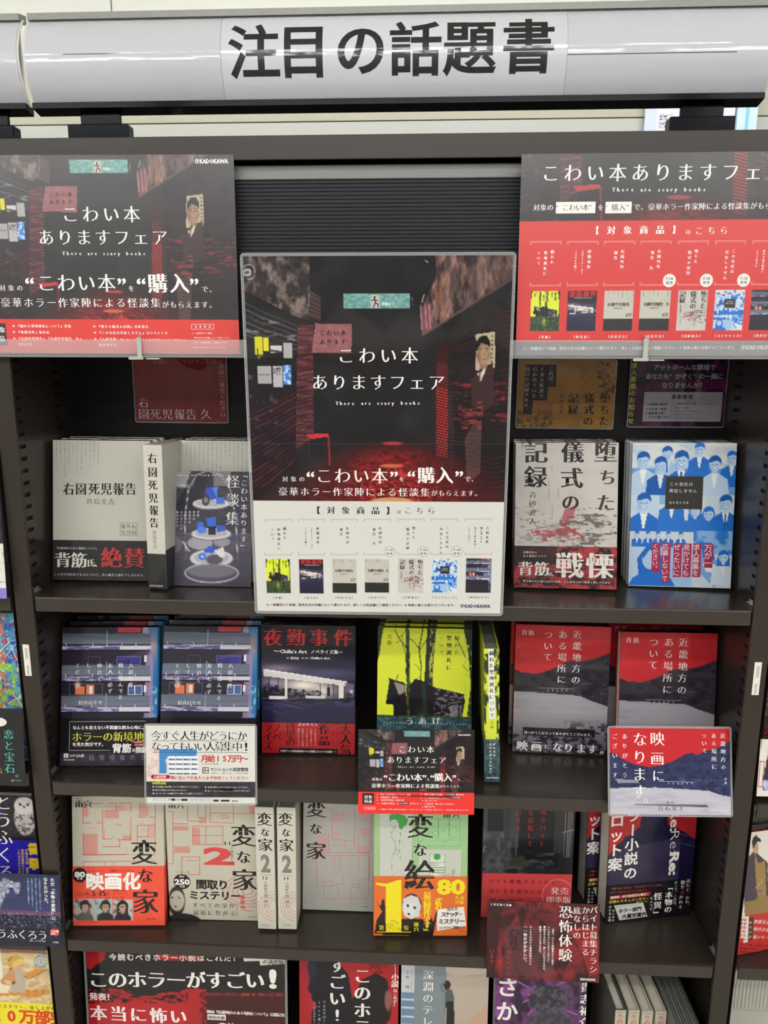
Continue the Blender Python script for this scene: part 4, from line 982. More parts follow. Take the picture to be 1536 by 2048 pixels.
def poster_right():
    q = [(1040, 306.5), (1640, 300), (1612, 711), (1033, 709)]
    a = Art(q, .3201, .2124, '2a282b', 1.7)
    a.cs(967, -96.6, 2.2); pic_alley(a)
    a.cs(1020, 290, 2.977)
    (_, v0) = a.pl(700, 443); (_, v1) = a.pl(700, 1163)
    a.img = np.where((a.V < v0)[..., None], a.img * .85 + .02, np.where((a.V < v1)[..., None], hx('d23836')[None, None], hx('4c4b4d')[None, None])); a.layer += 1
    W_ = 'fbf6f2'
    a.h('こわい本ありますフェア', 165, 1632, 160, 108, W_, 'm', y1=153)
    for ws, x0, x1 in (('There', 590, 728), ('are', 758, 828), ('scary', 860, 985), ('books', 1015, 1155)): a.h(ws, x0, x1, 258, 32, W_, 'M')
    a.h('対象の', 130, 252, 363, 40, W_, 'm'); a.R(265, 330, 498, 398, 'f1eeea'); a.h('“こわい本”', 262, 500, 364, 42, '3a3634', 'm'); a.h('を', 510, 550, 364, 36, W_, 'm'); a.R(557, 330, 712, 398, 'f1eeea'); a.h('“購入”', 550, 720, 364, 42, '3a3634', 'm')
    a.h('で、豪華ホラー作家陣による怪談集がもらえます。', 722, 1722, 361, 42, W_, 'm')
    a.h('【対象商品】', 450, 1030, 499, 52, W_, 'M'); a.h('は', 1035, 1068, 510, 30, W_, 't'); a.h('こちら', 1080, 1302, 503, 50, W_, 'm')
    product_row(a, [209, 428, 645, 863, 1085, 1308, 1530], 563, 829, 860, 1100, 167, 1135, W_, 'f0a49c', 1.22, 800, 'ece9e4', 'ece9e4')
    a.h('※一部書店にて実施。配布方法は店舗によって異なります。詳しくは各店舗にご確認ください。※特典の数には限りがございます。', 84, 1368, 1203, 21, W_, 'b')
    logo_kadokawa(a, 1388, 1600, 1206, W_)
    root = empty('poster', pose((.1481, -.0128, 1.4745, 1.35, .35, -.40)), 'upper right poster, red product list with seven small book covers', 'poster')
    link('printed_sheet', a.mesh('printed_sheet', extra=[(*boxfaces(0, a.W, .0001, .0012, 0, a.H), '999')]), M['gloss_top'], root)
poster_right()
# ------------------------------------------------------------------ row 1 (upper shelf)
P = {
 'migi': (-.4508, .0600, 1.1766, 2.90, 9.52, .52, .1300, .1885), 'migi_spine': (-.3104, .0361, 1.1736, -3.40, 1.16, .61, .0246, .1882),
 'gray': (-.2837, .0705, 1.1769, -.09, 10.39, .23, .1302, .1890), 'tea': (-.2872, .0560, 1.1741, .5, 10.8, .25, .1070, .1530),
 'ochita': (.1682, .0691, 1.1765, -4.2, 9.20, -1.0, .1308, .1905), 'blue': (.3225, .0900, 1.1756, -5.0, 6.2, -.90, .1300, .1905),
 'nyu1': (-.4485, .0298, .9200, 4.32, 13.5, .29, .1315, .1900), 'nyu2': (-.3125, .0344, .9215, 3.38, 18.0, .55, .1315, .1900),
 'yakin': (-.1790, .0847, .9167, 2.0, 3.65, .50, .1327, .1895), 'yellow': (-.0134, .0679, .9182, -.55, 11.12, -.32, .1315, .1890),
 'yspine': (.1338, .0287, .9157, -.95, .86, -2.0, .0199, .1876), 'kinki1': (.1807, .1105, .9167, -2.0, 4.64, -.15, .1321, .1885),
 'kinki2': (.3227, .0819, .9174, -.09, 6.56, -.36, .1304, .1883), 'ie': (-.4450, .0205, .6747, 3.66, 9.05, .14, .1300, .1881),
 'ie2': (-.3125, .0427, .6722, 2.0, 1.2, .60, .1285, .1875), 'sp1': (-.1798, .0287, .6722, -.04, 1.88, -.10, .0259, .1880),
 'sp2': (-.1510, .0296, .6722, 1.26, 1.84, .40, .0261, .1879), 'ieb': (-.1228, .0700, .6735, 1.6, 2.0, 1.2, .1301, .1877),
 'e': (-.0148, .0261, .6743, 3.0, 7.80, .08, .1315, .1883), 'baito': (.1396, .0726, .6726, 1.5, 1.5, -.05, .1295, .1877),
 're': (.3184, .0700, .6726, 9.5, .6, -.9, .1296, .1869),
}
def A_(key, quad, base='fff', res=1.9, **k): return Art(quad, P[key][6], P[key][7], base, res, **k)
def band_split(a, art_paint, h):
    pass
def band_art(key, quad, base, edge, res=1.9):
    """print on a paper band; quad = the band's own corners; returns (art, height)"""
    W = P[key][6]; wpx = (math.dist(quad[0], quad[1]) + math.dist(quad[2], quad[3])) / 2; hpx = (math.dist(quad[1], quad[2]) + math.dist(quad[3], quad[0])) / 2
    H = W * hpx / wpx * 1.04; a = Art(quad, W, H, base, res); a.edge = edge; return a, H

def row1():
    # plain grey cover with black band
    q = [(102, 881), (302, 883), (296, 1165), (106, 1161)]
    a = A_('migi', q); a.un(); cov_migi(a, True); a.cs(0, 690, 2.954)
    rain(a, 310, 590, 572, 800, 11, '5d5b56', 5, 8.5); 
    for ch, x in zip('右園死児報告', (399, 473, 551, 624, 697, 772)): a.h(ch, x - 36, x + 36, 862, 78, '2f2d2b', 'M', sx=.86)
    a.h('真島文吉', 502, 676, 937, 38, '3c3a37', 'm')
    a.BX(704, 1064, 808, 1142, 2, '55534f'); a.h('報死右', 708, 804, 1086, 29, '3c3a37', 'm'); a.h('告児園', 708, 804, 1121, 29, '3c3a37', 'm'); a.w('XXXX XX XXX', 710, 802, 1104, 7, '77746f', 't') if False else None
    b, bh = band_art('migi', [(104.5, 1084), (299, 1088), (296, 1165), (106, 1161)], '2b2b2b', '262626')
    b.cs(0, 690, 2.954); b.mott(1, '3a3a39', 60, 60, 4, .4, .8, .6)
    W_ = 'ded9cf'; b.h('『近畿地方のある場所について』', 322, 578, 1211, 17, W_, 'm'); b.h('背筋', 322, 512, 1278, 96, W_, 'M'); b.h('氏、', 512, 600, 1298, 50, W_, 'M'); b.h('絶賛', 588, 858, 1268, 128, 'b23a3a', 'M')
    b.h('この文字列が表すものについて、長い間考え続けてしまいます。', 318, 858, 1360, 17.5, W_, 'm')
    L = ['grey horror book with black band behind the foremost of its stack, upper shelf left', 'rearmost grey horror book of the stack at the left end of the upper shelf']
    book('horror_book', P['migi'], .021, a, 'plain grey front-facing book with black band, foremost at left end of upper shelf', group='grey front-facing books on the upper shelf', band=(b, bh), spinecol='c3c1b6', backcol='c3c1b6', copies=2, cdx=.0015, copylabels=L)
    # same title, spine out
    s = Art([(288, 897), (322, 896.5), (335, 1182), (297, 1181)], .0246, .1882, 'cdcabf', 1.9); s.cs(0, 690, 2.954)
    for ch, y in zip('右園死児報告', (680, 752, 822, 893, 963, 1035)): s.v(ch, {680: 900, 752: 902, 822: 903, 893: 905, 963: 907, 1035: 909}[y], y - 33, y + 33, 60, '2b2928', 'M', sx=.88)
    s.v('真島文吉', 912, 1080, 1192, 26, '33312e', 'm')
    s.layer += 1; (_, v0) = s.pl(920, 1222); s.rect(860, 1222, 1010, 1460, '2f2f2f'); s.img = np.where((s.V > v0)[..., None], hx('2f2f2f')[None, None], s.img)
    s.w('KADOKAWA', 884, 966, 1430, 15, 'c8c4ba', 'b')
    pp = list(P['migi_spine']); t = .0246; W = .125
    # own frame: cover along +x, spine on +x side; turned so that the spine faces the aisle
    mw = pose(P['migi_spine']) @ Matrix.Rotation(R_(-90), 4, 'Z') @ Matrix.Translation((-W, 0, 0))
    spine_book('horror_book', mw, W, .1882, t, s, 'cdcabf', 'thick grey book standing spine out between the two grey stacks', 'book', None, backdark='2b2b2b', bh=.052)
    # grey stack behind the booklet
    q = [(357, 880), (555, 883), (549, 1168), (353, 1164)]
    a2 = A_('gray', q); a2.un(); cov_migi(a2, True); a2.cs(0, 690, 2.954); rain(a2, 1060, 1640, 575, 800, 22, '5d5b56', 9, 8.5)
    book('horror_book', P['gray'], .020, a2, 'grey book standing right behind the dark tea-stand booklet', group='grey books behind the tea-stand booklet', spinecol='c3c1b6', backcol='c3c1b6', copies=2, cdx=.001, step=.0222,
         copylabels=['grey book second from the front behind the tea-stand booklet', 'rearmost grey book behind the tea-stand booklet'])
    # booklet with tea stand
    q = [(358.8, 930), (518, 934), (514, 1166), (352, 1163)]
    a = A_('tea', q, '2a2730'); a.cs(0, 690, 2.954)
    a.rect(1000, 700, 1700, 1400, '33303a', 1, '4c4856'); a.mott(1, '55515e', 90, 40, 6, .5, .8, .8)
    a.rect(1050, 700, 1190, 800, 'b8b8b6', .75); a.rect(1300, 705, 1400, 800, 'a9a9a6', .6); a.poly([(1050, 960), (1150, 760), (1170, 700), (1290, 700), (1200, 960)], '1f1d26', .8); a.glow(1120, 800, 40, 12, 'd4d4d4', .8)
    a.rect(1000, 1080, 1700, 1420, '6b6675', .8, '3c3945'); a.mott((a.Y > 1080).astype(float), '4d4857', 120, 14, 7, .45, .6, .8); a.ell(1215, 1140, 75, 40, 'a8a5ad'); a.ell(1345, 1135, 50, 26, '9b98a2'); a.ell(1065, 1150, 40, 50, '7f7c88', .7); a.line([(1110, 1130), (1150, 1190)], 8, 'c2c0c6')
    arch = [(1130 + 0, 1230), (1124, 1000), (1150, 820), (1200, 735), (1265, 712), (1340, 735), (1400, 830), (1430, 1000), (1438, 1230)]
    a.line(arch, 7, 'c9c9cf'); a.line(arch, 3, '6a6a74')
    for cy, rx, ry in ((905, 108, 30), (1085, 118, 34), (1232, 128, 52)):
        a.ell(1282, cy + 8, rx, ry, '7d7a86'); a.ell(1282, cy, rx, ry, 'dcdadf'); a.ell(1282, cy - 2, rx * .82, ry * .72, 'b9b6c0')
    for cy, r in ((1322, 165),): a.ell(1282, cy, r, 62, 'b2b0ba', 1, .05); a.ell(1282, cy, r - 12, 52, '55515f', 1, .05); a.ell(1282, cy - 12, r - 22, 40, '8f8c98', .6)
    a.poly([(1252, 812), (1325, 806), (1318, 880), (1262, 884)], '2c57c8'); a.poly([(1290, 812), (1325, 806), (1318, 870)], '5b8af0'); a.poly([(1318, 868), (1362, 870), (1364, 905), (1312, 908)], '3f74dd'); a.ell(1252, 885, 24, 34, '3b3836'); a.ell(1252, 885, 12, 18, '8b8078')
    a.ell(1218, 1032, 22, 20, '3d6fd8'); a.poly([(1252, 990), (1314, 986), (1312, 1038), (1262, 1040)], '3868d6'); a.ell(1225, 1062, 30, 22, '4f83e6'); a.poly([(1262, 1040), (1310, 1040), (1312, 1090), (1265, 1092)], '26222a'); a.poly([(1312, 1035), (1368, 1038), (1366, 1068), (1316, 1078)], '3462cc')
    a.poly([(1240, 1180), (1270, 1158), (1314, 1172), (1290, 1204), (1242, 1196)], '2f5fd2'); a.ell(1228, 1222, 24, 22, '3c74e0'); a.ell(1228, 1222, 12, 10, '9ec0f6'); a.ell(1300, 1240, 50, 30, '5b5660'); a.poly([(1300, 1190), (1352, 1162), (1366, 1220), (1340, 1230)], 'e9e6e6')
    a.layer += 1; W_ = 'efedf0'
    for ws, x0, x1 in (('There', 1078, 1150), ('are', 1165, 1200), ('scary', 1215, 1278), ('books', 1290, 1362)): a.h(ws, x0, x1, 735, 17, W_, 'M')
    a.v('怪談集', 1415, 722, 1050, 84, W_, 'm'); a.v('「こわい本あります」', 1482, 715, 1190, 42, W_, 'm')
    for i, t_ in enumerate(('背筋', '東亮太', '真島文吉', '斉砂波人', 'ヨシモトミネ', '寝舟はやせ')): a.v(t_, 1206 - i * 25, 945, 945 + 20 * len(t_), 16, 'd8d6da', 't')
    mw = snap(pose(P['tea']), P['tea'][6], .0037); root = empty('booklet', mw, 'slim dark booklet picturing a three-tier tea stand with blue sweets', 'booklet')
    link('cover', a.mesh('cover', extra=[(*boxfaces(0, a.W, .0001, .0006, 0, a.H), '2a2730'), (*boxfaces(0, a.W, .0032, .0037, 0, a.H), '2a2730')]), M['gloss'], root)
    bbox_obj('page_block', M['paperw'], .001, a.W - .0006, .0007, .0031, .0006, a.H - .0006, root)
    # grey ritual book with red ink and red-black band
    q = [(1031, 878.5), (1239, 881), (1234.5, 1180), (1027, 1177)]
    a = A_('ochita', q); a.un(); cov_ochita(a, True); a.cs(1000, 690, 2.866)
    a.line([(240, 1020), (300, 1030), (340, 1010), (372, 960), (380, 925), (440, 940), (540, 925), (650, 945)], 3, '7a5a58', .8); a.line([(100, 990), (160, 1000), (200, 1030), (240, 1040), (300, 1035)], 2.5, 'a04a4e', .8)
    a.poly([(355, 1000), (372, 940), (440, 905), (430, 965), (380, 1010)], 'a8424a', .7)
    for k in range(10): a.line([(150 + k * 9, 1060 + (k % 3) * 16), (240 + k * 16, 1045 + (k % 4) * 14)], 4, 'a8444a', .7)
    cir = lambda cx, cy, rx, ry: [(cx + rx * math.cos(t), cy + ry * math.sin(t)) for t in np.linspace(0, 6.28, 22)]
    a.line(cir(500, 1040, 150, 75), 2, '6b625e', .7); a.line(cir(480, 1070, 110, 50), 2, '6b625e', .6); a.line(cir(590, 1060, 90, 60), 2, '6b625e', .6)
    for x in (282, 300, 335, 350): a.line([(x, 680), (x + (x % 7) - 3, 1150)], 1.4, '8d8682', .7)
    a.line([(128, 595), (128, 540), (140, 540)], 2.4, '4a4644')
    a.layer += 1; D = '2c2928'
    for ch, x, y, s_ in (('記', 208, 598, 138), ('録', 205, 742, 138), ('儀', 420, 600, 132), ('式', 415, 750, 132), ('の', 408, 892, 108), ('堕', 610, 600, 132), ('ち', 622, 748, 100), ('た', 612, 895, 108)): a.h(ch, x - 60, x + 60, y, s_, D if x < 500 else '3a3634', 'M')
    a.v('斉砂波人', 188, 822, 1030, 44, D, 'm')
    b, bh = band_art('ochita', [(1027.5, 1092), (1235.5, 1096.5), (1234.5, 1180), (1027, 1177)], 'a0383c', '8a2c30')
    b.cs(1000, 690, 2.866); b.mott(1, '2a2223', 60, 40, 5, .42, .55, 1); b.mott(1, 'b84a4c', 12, 12, 6, .62, .7, .7); b.rect(70, 1140, 330, 1260, '2b2425', .8); b.layer += 1
    W_ = 'e2dcd2'; b.h('近畿地方の', 128, 215, 1190, 15, W_, 't'); b.h('ある場所について', 128, 270, 1212, 15, W_, 't'); b.h('背筋', 96, 290, 1284, 90, W_, 'M'); b.h('氏、', 282, 330, 1318, 26, W_, 'M'); b.h('戦慄', 315, 665, 1264, 165, W_, 'M'); b.h('読み解かれる度に広がる狂気。その異形の中に戦慄と美しさを見た', 130, 640, 1358, 14, W_, 't')
    book('horror_book', P['ochita'], .019, a, 'grey book with huge black title and red-black band, foremost right of the centre poster', group='grey ritual books right of the centre poster', band=(b, bh), spinecol='c8c3bd', backcol='b8b3ad', copies=2, cdx=0,
         copylabels=['second grey ritual book of the stack right of the centre poster', 'rearmost grey ritual book right of the centre poster'])
    # blue company book
    q = [(1266, 878.5), (1476, 880), (1462, 1178), (1252, 1171.5)]
    a = A_('blue', q, res=1.6); a.un(); cov_blue(a, True); a.cs(1000, 690, 2.866); a.layer += 1
    a.R(948, 735, 1165, 928, '35332f'); W_ = 'e6e4de'
    a.h('この会社は', 970, 1110, 780, 25, W_, 'r'); a.h('実在しません', 968, 1134, 819, 25, W_, 'r'); a.h('ヨシモトミネ', 966, 1084, 888, 18, W_, 't')
    for i, (t_, x, y0, y1) in enumerate((('万が一', 1197, 1132, 1275), ('求人募集を', 1128, 1130, 1330), ('見かけても', 1070, 1130, 1330), ('ぜったいに', 1014, 1128, 1330), ('応募しないで', 947, 1125, 1362), ('ください。', 888, 1125, 1300))):
        a.R(x - 25, y0, x + 24, y1, 'a82c50'); a.v(t_, x - 1, y0 + 4, y1 - 6, (y1 - y0) / len(t_) * 1.02 if len(t_) < 6 else 39, 'f3eaec', 'r')
    book('paperback', P['blue'], .0165, a, 'blue book with smiling office workers and magenta text strips, foremost of its stack', group='blue office-worker books at the right end of the upper shelf', spinecol='c9d4de', backcol='dfe6ea', copies=2, cdx=0, mat='film',
         copylabels=['second blue office-worker book of the stack at the right end of the upper shelf', 'rearmost blue office-worker book, its top edge peeking out'])
    # three cards on the back wall
    def wall_card(p, a, label, dark):
        root = empty('promotional_card', pose(p), label, 'card')
        link('printed_sheet', a.mesh('printed_sheet', extra=[(*boxfaces(0, a.W, .0001, .0008, 0, a.H), dark)]), M['lamin'], root); pouch(root, a.W, a.H, .0012, .0030); return root
    q = [(265, 713.7), (451, 715.4), (456, 845), (272.5, 843)]; p = (-.3647, .1660, 1.3839, 0, .3, .17, .1327, .0904)
    a = Art(q, p[6], p[7], '7c2027', 2.0); a.cs(0, 690, 2.954); a.mott(1, '8a262c', 120, 60, 8, .4, .7, .5); a.layer += 1; W_ = 'dfc9c6'
    a.h('右園死児についてご存知の', 900, 1318, 95, 32, 'b08f90', 'm'); a.v('方はご報告ください', 1306, 108, 430, 32, 'cfb2b0', 'm'); a.h('右', 815, 880, 340, 62, W_, 'm'); a.h('園死児報告', 815, 1165, 406, 66, W_, 'm'); a.h('久', 1185, 1250, 408, 64, W_, 'm')
    wall_card(p, a, 'dark red card with pale title characters on the back wall, upper left', '5a181c')
    q = [(1038.4, 719.6), (1234.5, 721.4), (1224, 857.5), (1032.4, 854)]; p = (.1753, .1655, 1.3799, -.4, .3, .33, .1317, .0921)
    a = Art(q, p[6], p[7], 'a97528', 2.0); a.cs(1000, 690, 2.866); a.mott(1, '8f6a3a', 90, 60, 9, .45, .75, .8); a.rect(90, 80, 700, 180, '9a8068', .6)
    a.mott(((a.X < 300) & (a.Y > 380)).astype(float), '4a4a32', 16, 16, 10, .45, .6, .9); a.mott(((a.X > 560) & (a.Y < 280)).astype(float), '3a3026', 12, 14, 12, .55, .63, .8); a.ell(250, 360, 50, 50, '8d5538', .5, .5)
    a.line([(300, 330), (280, 370), (305, 420)], 3, '9a3a2a'); a.layer += 1
    a.P([(148, 112), (325, 114), (322, 240), (275, 240), (270, 318), (190, 318), (182, 398), (130, 397)], '232026'); W_ = 'c9bfae'
    for t_, x, y1 in (('これは、', 296, 232), ('とある集落で', 245, 310), ('行われている', 203, 308), ('儀式の記録である。', 160, 388)): a.v(t_, x, 122, y1, 27, W_, 'm')
    for i in range(3):
        for j in range(3): x, y = 462 + i * 54, 145 + j * 56; a.BX(x, y, x + 44, y + 48, 1.6, '3a3024'); a.L([(x + 10, y + 38), (x + 32, y + 14)], 4, '2a241e')
    for t_, x, y0, y1 in (('堕ちた', 608, 272, 470), ('儀式の', 516, 272, 470), ('記録', 424, 272, 404)): a.v(t_, x, y0, y1, 60, '221d1a', 'M')
    a.v('斉砂波人', 356, 280, 400, 27, '2b2520', 'm')
    wall_card(p, a, 'yellow ochre card with black title and small sketches on the back wall', '7a5a24')
    q = [(1261.7, 718), (1458.8, 718), (1446.6, 854.7), (1256.5, 852)]; p = (.3283, .1650, 1.3822, -.8, .3, -.22, .1280, .0912)
    a = Art(q, p[6], p[7], '3c1035', 2.0); a.cs(1000, 690, 2.866); a.mott(1, '1c1626', 60, 50, 13, .42, .6, 1); a.mott(1, '6b1a52', 50, 60, 14, .5, .65, .9); a.rect(740, 70, 900, 180, '4a4650', .5)
    for x, y in ((905, 200), (1110, 190), (1240, 200)): a.ell(x, y, 45, 60, '5e1a4c', .8, .3); a.ell(x, y - 30, 50, 40, '1a1420', .9, .3)
    a.layer += 1; W_ = 'a9a0ac'
    a.h('アットホームな職場で', 875, 1240, 128, 37, W_, 'b'); a.h('あなたも“かぞく”の一員に', 832, 1282, 180, 37, W_, 'b'); a.h('なりませんか？', 925, 1180, 232, 37, W_, 'b')
    a.v('求人募集のお知らせ', 766, 96, 452, 36, 'b4b23a', 'b'); a.R(822, 272, 1275, 440, 'aeaab4'); D = '2e2a4a'
    a.h('募集要項', 982, 1108, 299, 28, D, 'b')
    for y, t_ in ((341, '未経験大歓迎！'), (367, '完全週7勤務'), (391, '履歴書不要！'), (413, 'すぐに働けます')): a.h(t_, 852, 852 + len(t_) * 17.5, y, 17, '33303c', 'b'); (a.E(842, y, 5, 5, '33303c', 0) if y < 400 else 0)
    a.R(983, 330, 985, 428, '77737c', 0); a.h('★採用担当から一言', 1008, 1125, 338, 13, '33303c', 'b')
    for y, t_ in ((362, '弊社は、社員を'), (381, '大切なかぞくの一員として'), (400, 'お迎えしています。'), (419, 'だいじょうぶですからね。')): a.h(t_, 1003, 1003 + len(t_) * 12.8, y, 12.5, '44404c', 't')
    a.h('ご応募アカウントは', 1175, 1250, 343, 9, 'a04a60', 't'); a.h('こちらから', 1185, 1240, 354, 9, 'a04a60', 't')
    wall_card(p, a, 'dark purple recruitment card with pale box on the back wall, upper right', '2a1024')

def spine_book(name, mw, W, H, t, spine, edgecol, label, cat='book', group=None, backdark=None, bh=.05, mat='film', pages='paper', backart=None, wrap=True, topdark=None):
    mw = snap(mw, W, t)
    root = empty(name, mw, label, cat, group)
    parts = [(*boxfaces(0, W, 0, .002, 0, H), edgecol), (*boxfaces(0, W, t - .002, t, 0, H), edgecol), (*boxfaces(W - .002, W - .0001, .002, t - .002, 0, H), edgecol)]
    me = plain_mesh('cover', parts); link('cover', me, M[mat], root)
    sm = spine.mesh('spine_print'); o = link('spine_print', sm, M[mat], root); o.matrix_basis = Matrix.Translation((W + .0002, 0, 0)) @ Matrix.Rotation(R_(90), 4, 'Z')
    bbox_obj('page_block', M[pages], .003, W - .0022, .0022, t - .0022, .002, H - .003, root)
    if backdark:
        me = plain_mesh('paper_band', [(*boxfaces(-.0004, W + .0001, -.0006, -.0001, 0, bh), backdark), (*boxfaces(-.0004, W + .0001, t + .0001, t + .0006, 0, bh), backdark)]); link('paper_band', me, M[mat], root)
    if backart is not None:
        bo = link('back_print', backart.mesh('back_print'), M[mat], root); bo.matrix_basis = Matrix.Translation((W, t + .0002, 0)) @ Matrix.Rotation(R_(180), 4, 'Z')
    return root
row1()
# ------------------------------------------------------------------ row 2 (middle shelf)
def row2():
    W_ = 'f2efec'
    def flats_text(a, ox, title, y0a, auth, sy=0):
        a.cs(90, 1220, 3.491); a.layer += 1
        for (x, t_, y1) in title: a.v(t_, x, y0a, y1, 37, W_, 'm')
        a.h('寝舟はやせ', auth[0], auth[1], auth[2], 33, W_, 'm'); a.w('Nebune Hayase', auth[0] + 32, auth[1] - 32, auth[2] + 25, 12, 'b9b4c4', 'r')
    q = [(122, 1254), (323, 1251.5), (312, 1536.5), (122, 1531)]
    a = A_('nyu1', q, res=1.6); a.un(); cov_flats(a, True); flats_text(a, 0, [(608, '入居条件：', 610), (533, '隣に住んでる', 650), (458, '友人と必ず', 605), (380, '仲良く', 520), (302, 'して', 465), (224, 'ください', 560)], 375, (230, 402, 660))
    b, bh = band_art('nyu1', [(121.5, 1441), (316, 1443), (312, 1536.5), (122, 1531)], '16151a', '16151a')
    b.cs(90, 1220, 3.491); b.rect(105, 1010, 800, 1120, '2c2430', .9); b.mott((b.Y > 1010).astype(float), '3c3344', 60, 20, 3, .4, .7); b.layer += 1
    b.L([(706, 800), (172, 796), (172, 988), (452, 994)], 2.4, 'cfcbc8'); b.h('なんとも言えない不思議な読み心地に、', 192, 712, 837, 29, W_, 'b'); b.h('ホラーの新境地', 188, 692, 898, 74, 'e8e24a', 'm'); b.h('を見た気分です。', 192, 422, 948, 30, W_, 'b')
    b.h('背筋', 466, 602, 980, 66, W_, 'B'); b.h('氏', 604, 632, 998, 24, W_, 'b'); b.h('推薦', 632, 716, 996, 44, W_, 'B'); b.R(608, 936, 700, 951, 'a03048'); b.R(622, 953, 714, 972, 'a03048'); b.h('『近畿地方の', 612, 696, 943, 12, W_, 't'); b.h('ある場所に', 626, 706, 962, 13, W_, 't')
    b.R(136, 1006, 166, 1034, 'e9e6e2'); b.h('「」', 138, 164, 1020, 20, '222', 'b'); b.h('カクヨム発', 172, 272, 1022, 23, W_, 'M'); b.w('KADOKAWA', 138, 210, 1047, 10, W_, 'B'); b.h('日常侵食ホラー', 290, 790, 1038, 44, 'a8a4a8', 'l')
    book('mystery_book', P['nyu1'], .020, a, 'night balcony cover book with full black and yellow-lettered band, leftmost on middle shelf', group='night balcony books on the middle shelf', band=(b, bh), spinecol='2e6fa6', backcol='333', copies=2, cdx=.0005,
         copylabels=['second night balcony book in the left end stack of the middle shelf', 'rearmost night balcony book in the left end stack'], mat='film')
    q = [(327, 1250), (520, 1252), (508, 1538), (311, 1535)]
    a = A_('nyu2', q, res=1.6); a.un(); cov_flats(a, True); flats_text(a, 0, [(1302, '入居条件：', 605), (1226, '隣に住んでる', 645), (1152, '友人と必ず', 602), (1076, '仲良く', 515), (998, 'して', 460), (920, 'ください', 555)], 366, (916, 1086, 652))
    b, bh = band_art('nyu2', [(315, 1443), (512, 1443), (508, 1538), (311, 1535)], '16151a', '16151a')
    b.cs(90, 1220, 3.491); b.layer += 1; b.h('ホラーの新境地', 860, 1360, 898, 74, 'e8e24a', 'm')
    book('mystery_book', P['nyu2'], .020, a, 'night balcony cover book half hidden by the white job advert card', group='night balcony books behind the white advert card', band=(b, bh), spinecol='2e6fa6', backcol='333', copies=2, cdx=.0005,
         copylabels=['second night balcony book behind the white job advert card', 'rearmost night balcony book behind the white job advert card'], mat='film')
    # night shop book
    q = [(522, 1252), (709, 1254), (710, 1509), (518.6, 1506)]
    a = A_('yakin', q, '14131f', res=1.6); a.un(); cov_night(a, True); a.cs(500, 1220, 2.954); a.layer += 1
    for ch, x in zip('夜勤事件', (132, 268, 403, 545)): a.h(ch, x - 50, x + 50, 165, 112, 'b52a2e', 'M')
    a.w('～Chilla’s Art', 135, 332, 244, 30, W_, 'b'); a.h('ノベライズ集～', 352, 545, 246, 26, W_, 'b'); a.h('［著］', 205, 232, 283, 9, W_, 't'); a.h('東亮太', 234, 285, 283, 17, W_, 'M'); a.h('［原作・監修］', 295, 345, 283, 8, W_, 't'); a.w('Chilla’s Art', 350, 468, 282, 18, W_, 'b')
    b, bh = band_art('yakin', [(520.5, 1440), (711.5, 1442), (710.5, 1506), (518.8, 1503)], 'b0242b', '8e1c22')
    b.cs(500, 1220, 2.954); b.mott(1, 'bf2c30', 40, 30, 4, .4, .7, .6); b.layer += 1; K = '1f1418'
    b.v('大人気', 570, 655, 845, 66, K, 'M'); b.v('作品', 438, 655, 795, 66, K, 'M'); b.v('待望の', 232, 650, 795, 60, K, 'm'); b.v('ノベ', 152, 655, 765, 60, K, 'm'); b.v('ライズ', 95, 648, 820, 64, K, 'm')
    b.v('インディーホラー', 522, 655, 800, 17, '5e1418', 't'); b.v('ゲームメーカー', 492, 655, 800, 18, '5e1418', 't'); b.h('ガッチマン', 275, 400, 660, 23, W_, 'M'); b.body(268, 685, 395, 795, 5, 'e2c4c0', FILL, 12)
    b.R(158, 808, 518, 840, '1b1418'); b.h('人気ゲーム実況者達からの応援コメントも収録!!', 166, 512, 824, 15, W_, 'b')
    book('mystery_book', P['yakin'], .026, a, 'dark night-shop cover book with red title and red band, beside the balcony books', band=(b, bh), spinecol='1c1a2a', backcol='1c1a2a', mat='film', copies=1, cdx=-.001,
         group='night-shop books on the middle shelf', copylabels=['night-shop book standing behind the first one, only its top edge showing'])
    # yellow shrine book
    q = [(752, 1254), (948.5, 1257), (940, 1540), (743, 1536)]
    a = A_('yellow', q, 'dce63a', res=1.6); a.un(); cov_yellow(a, False); a.vl = []; a.layer = 1; a.cs(500, 1220, 2.954); a.layer += 1
    a.v('穢れた', 1232, 140, 275, 32, '2a2c1a', 'm'); a.v('聖地巡礼に', 1183, 140, 368, 33, '2a2c1a', 'M'); a.v('ついて', 1136, 142, 275, 29, '2a2c1a', 'm'); a.v('背筋', 817, 138, 212, 30, '3a3c22', 'm')
    b, bh = band_art('yellow', [(746, 1440), (944.5, 1449), (940, 1540), (743, 1536)], '2a4248', '22343a')
    b.cs(500, 1220, 2.954); b.mott(1, '4c6c72', 22, 12, 5, .42, .65); b.layer += 1
    for ch, x in zip('うあげ', (938, 1018, 1102)): b.h(ch, x - 24, x + 24, 684, 52, W_, 'm')
    b.h('げんきなあなたがうまれます。きれいなあなたがうまれます', 765, 1290, 688, 11, 'c9d4d4', 't')
    book('horror_book', P['yellow'], .0145, a, 'yellow book with green trees and dark shrine, foremost behind the small fair card', group='yellow shrine books on the middle shelf', band=(b, bh), spinecol='26352a', backcol='c9d436', copies=2, cdx=.001,
         copylabels=['second yellow shrine book of the stack on the middle shelf', 'rearmost yellow shrine book of the stack'], mat='film')
    s = Art([(960.5, 1301), (991, 1301), (1001, 1567), (971, 1565)], .0199, .1876, 'd6e040', 1.6); s.cs(500, 1220, 2.954)
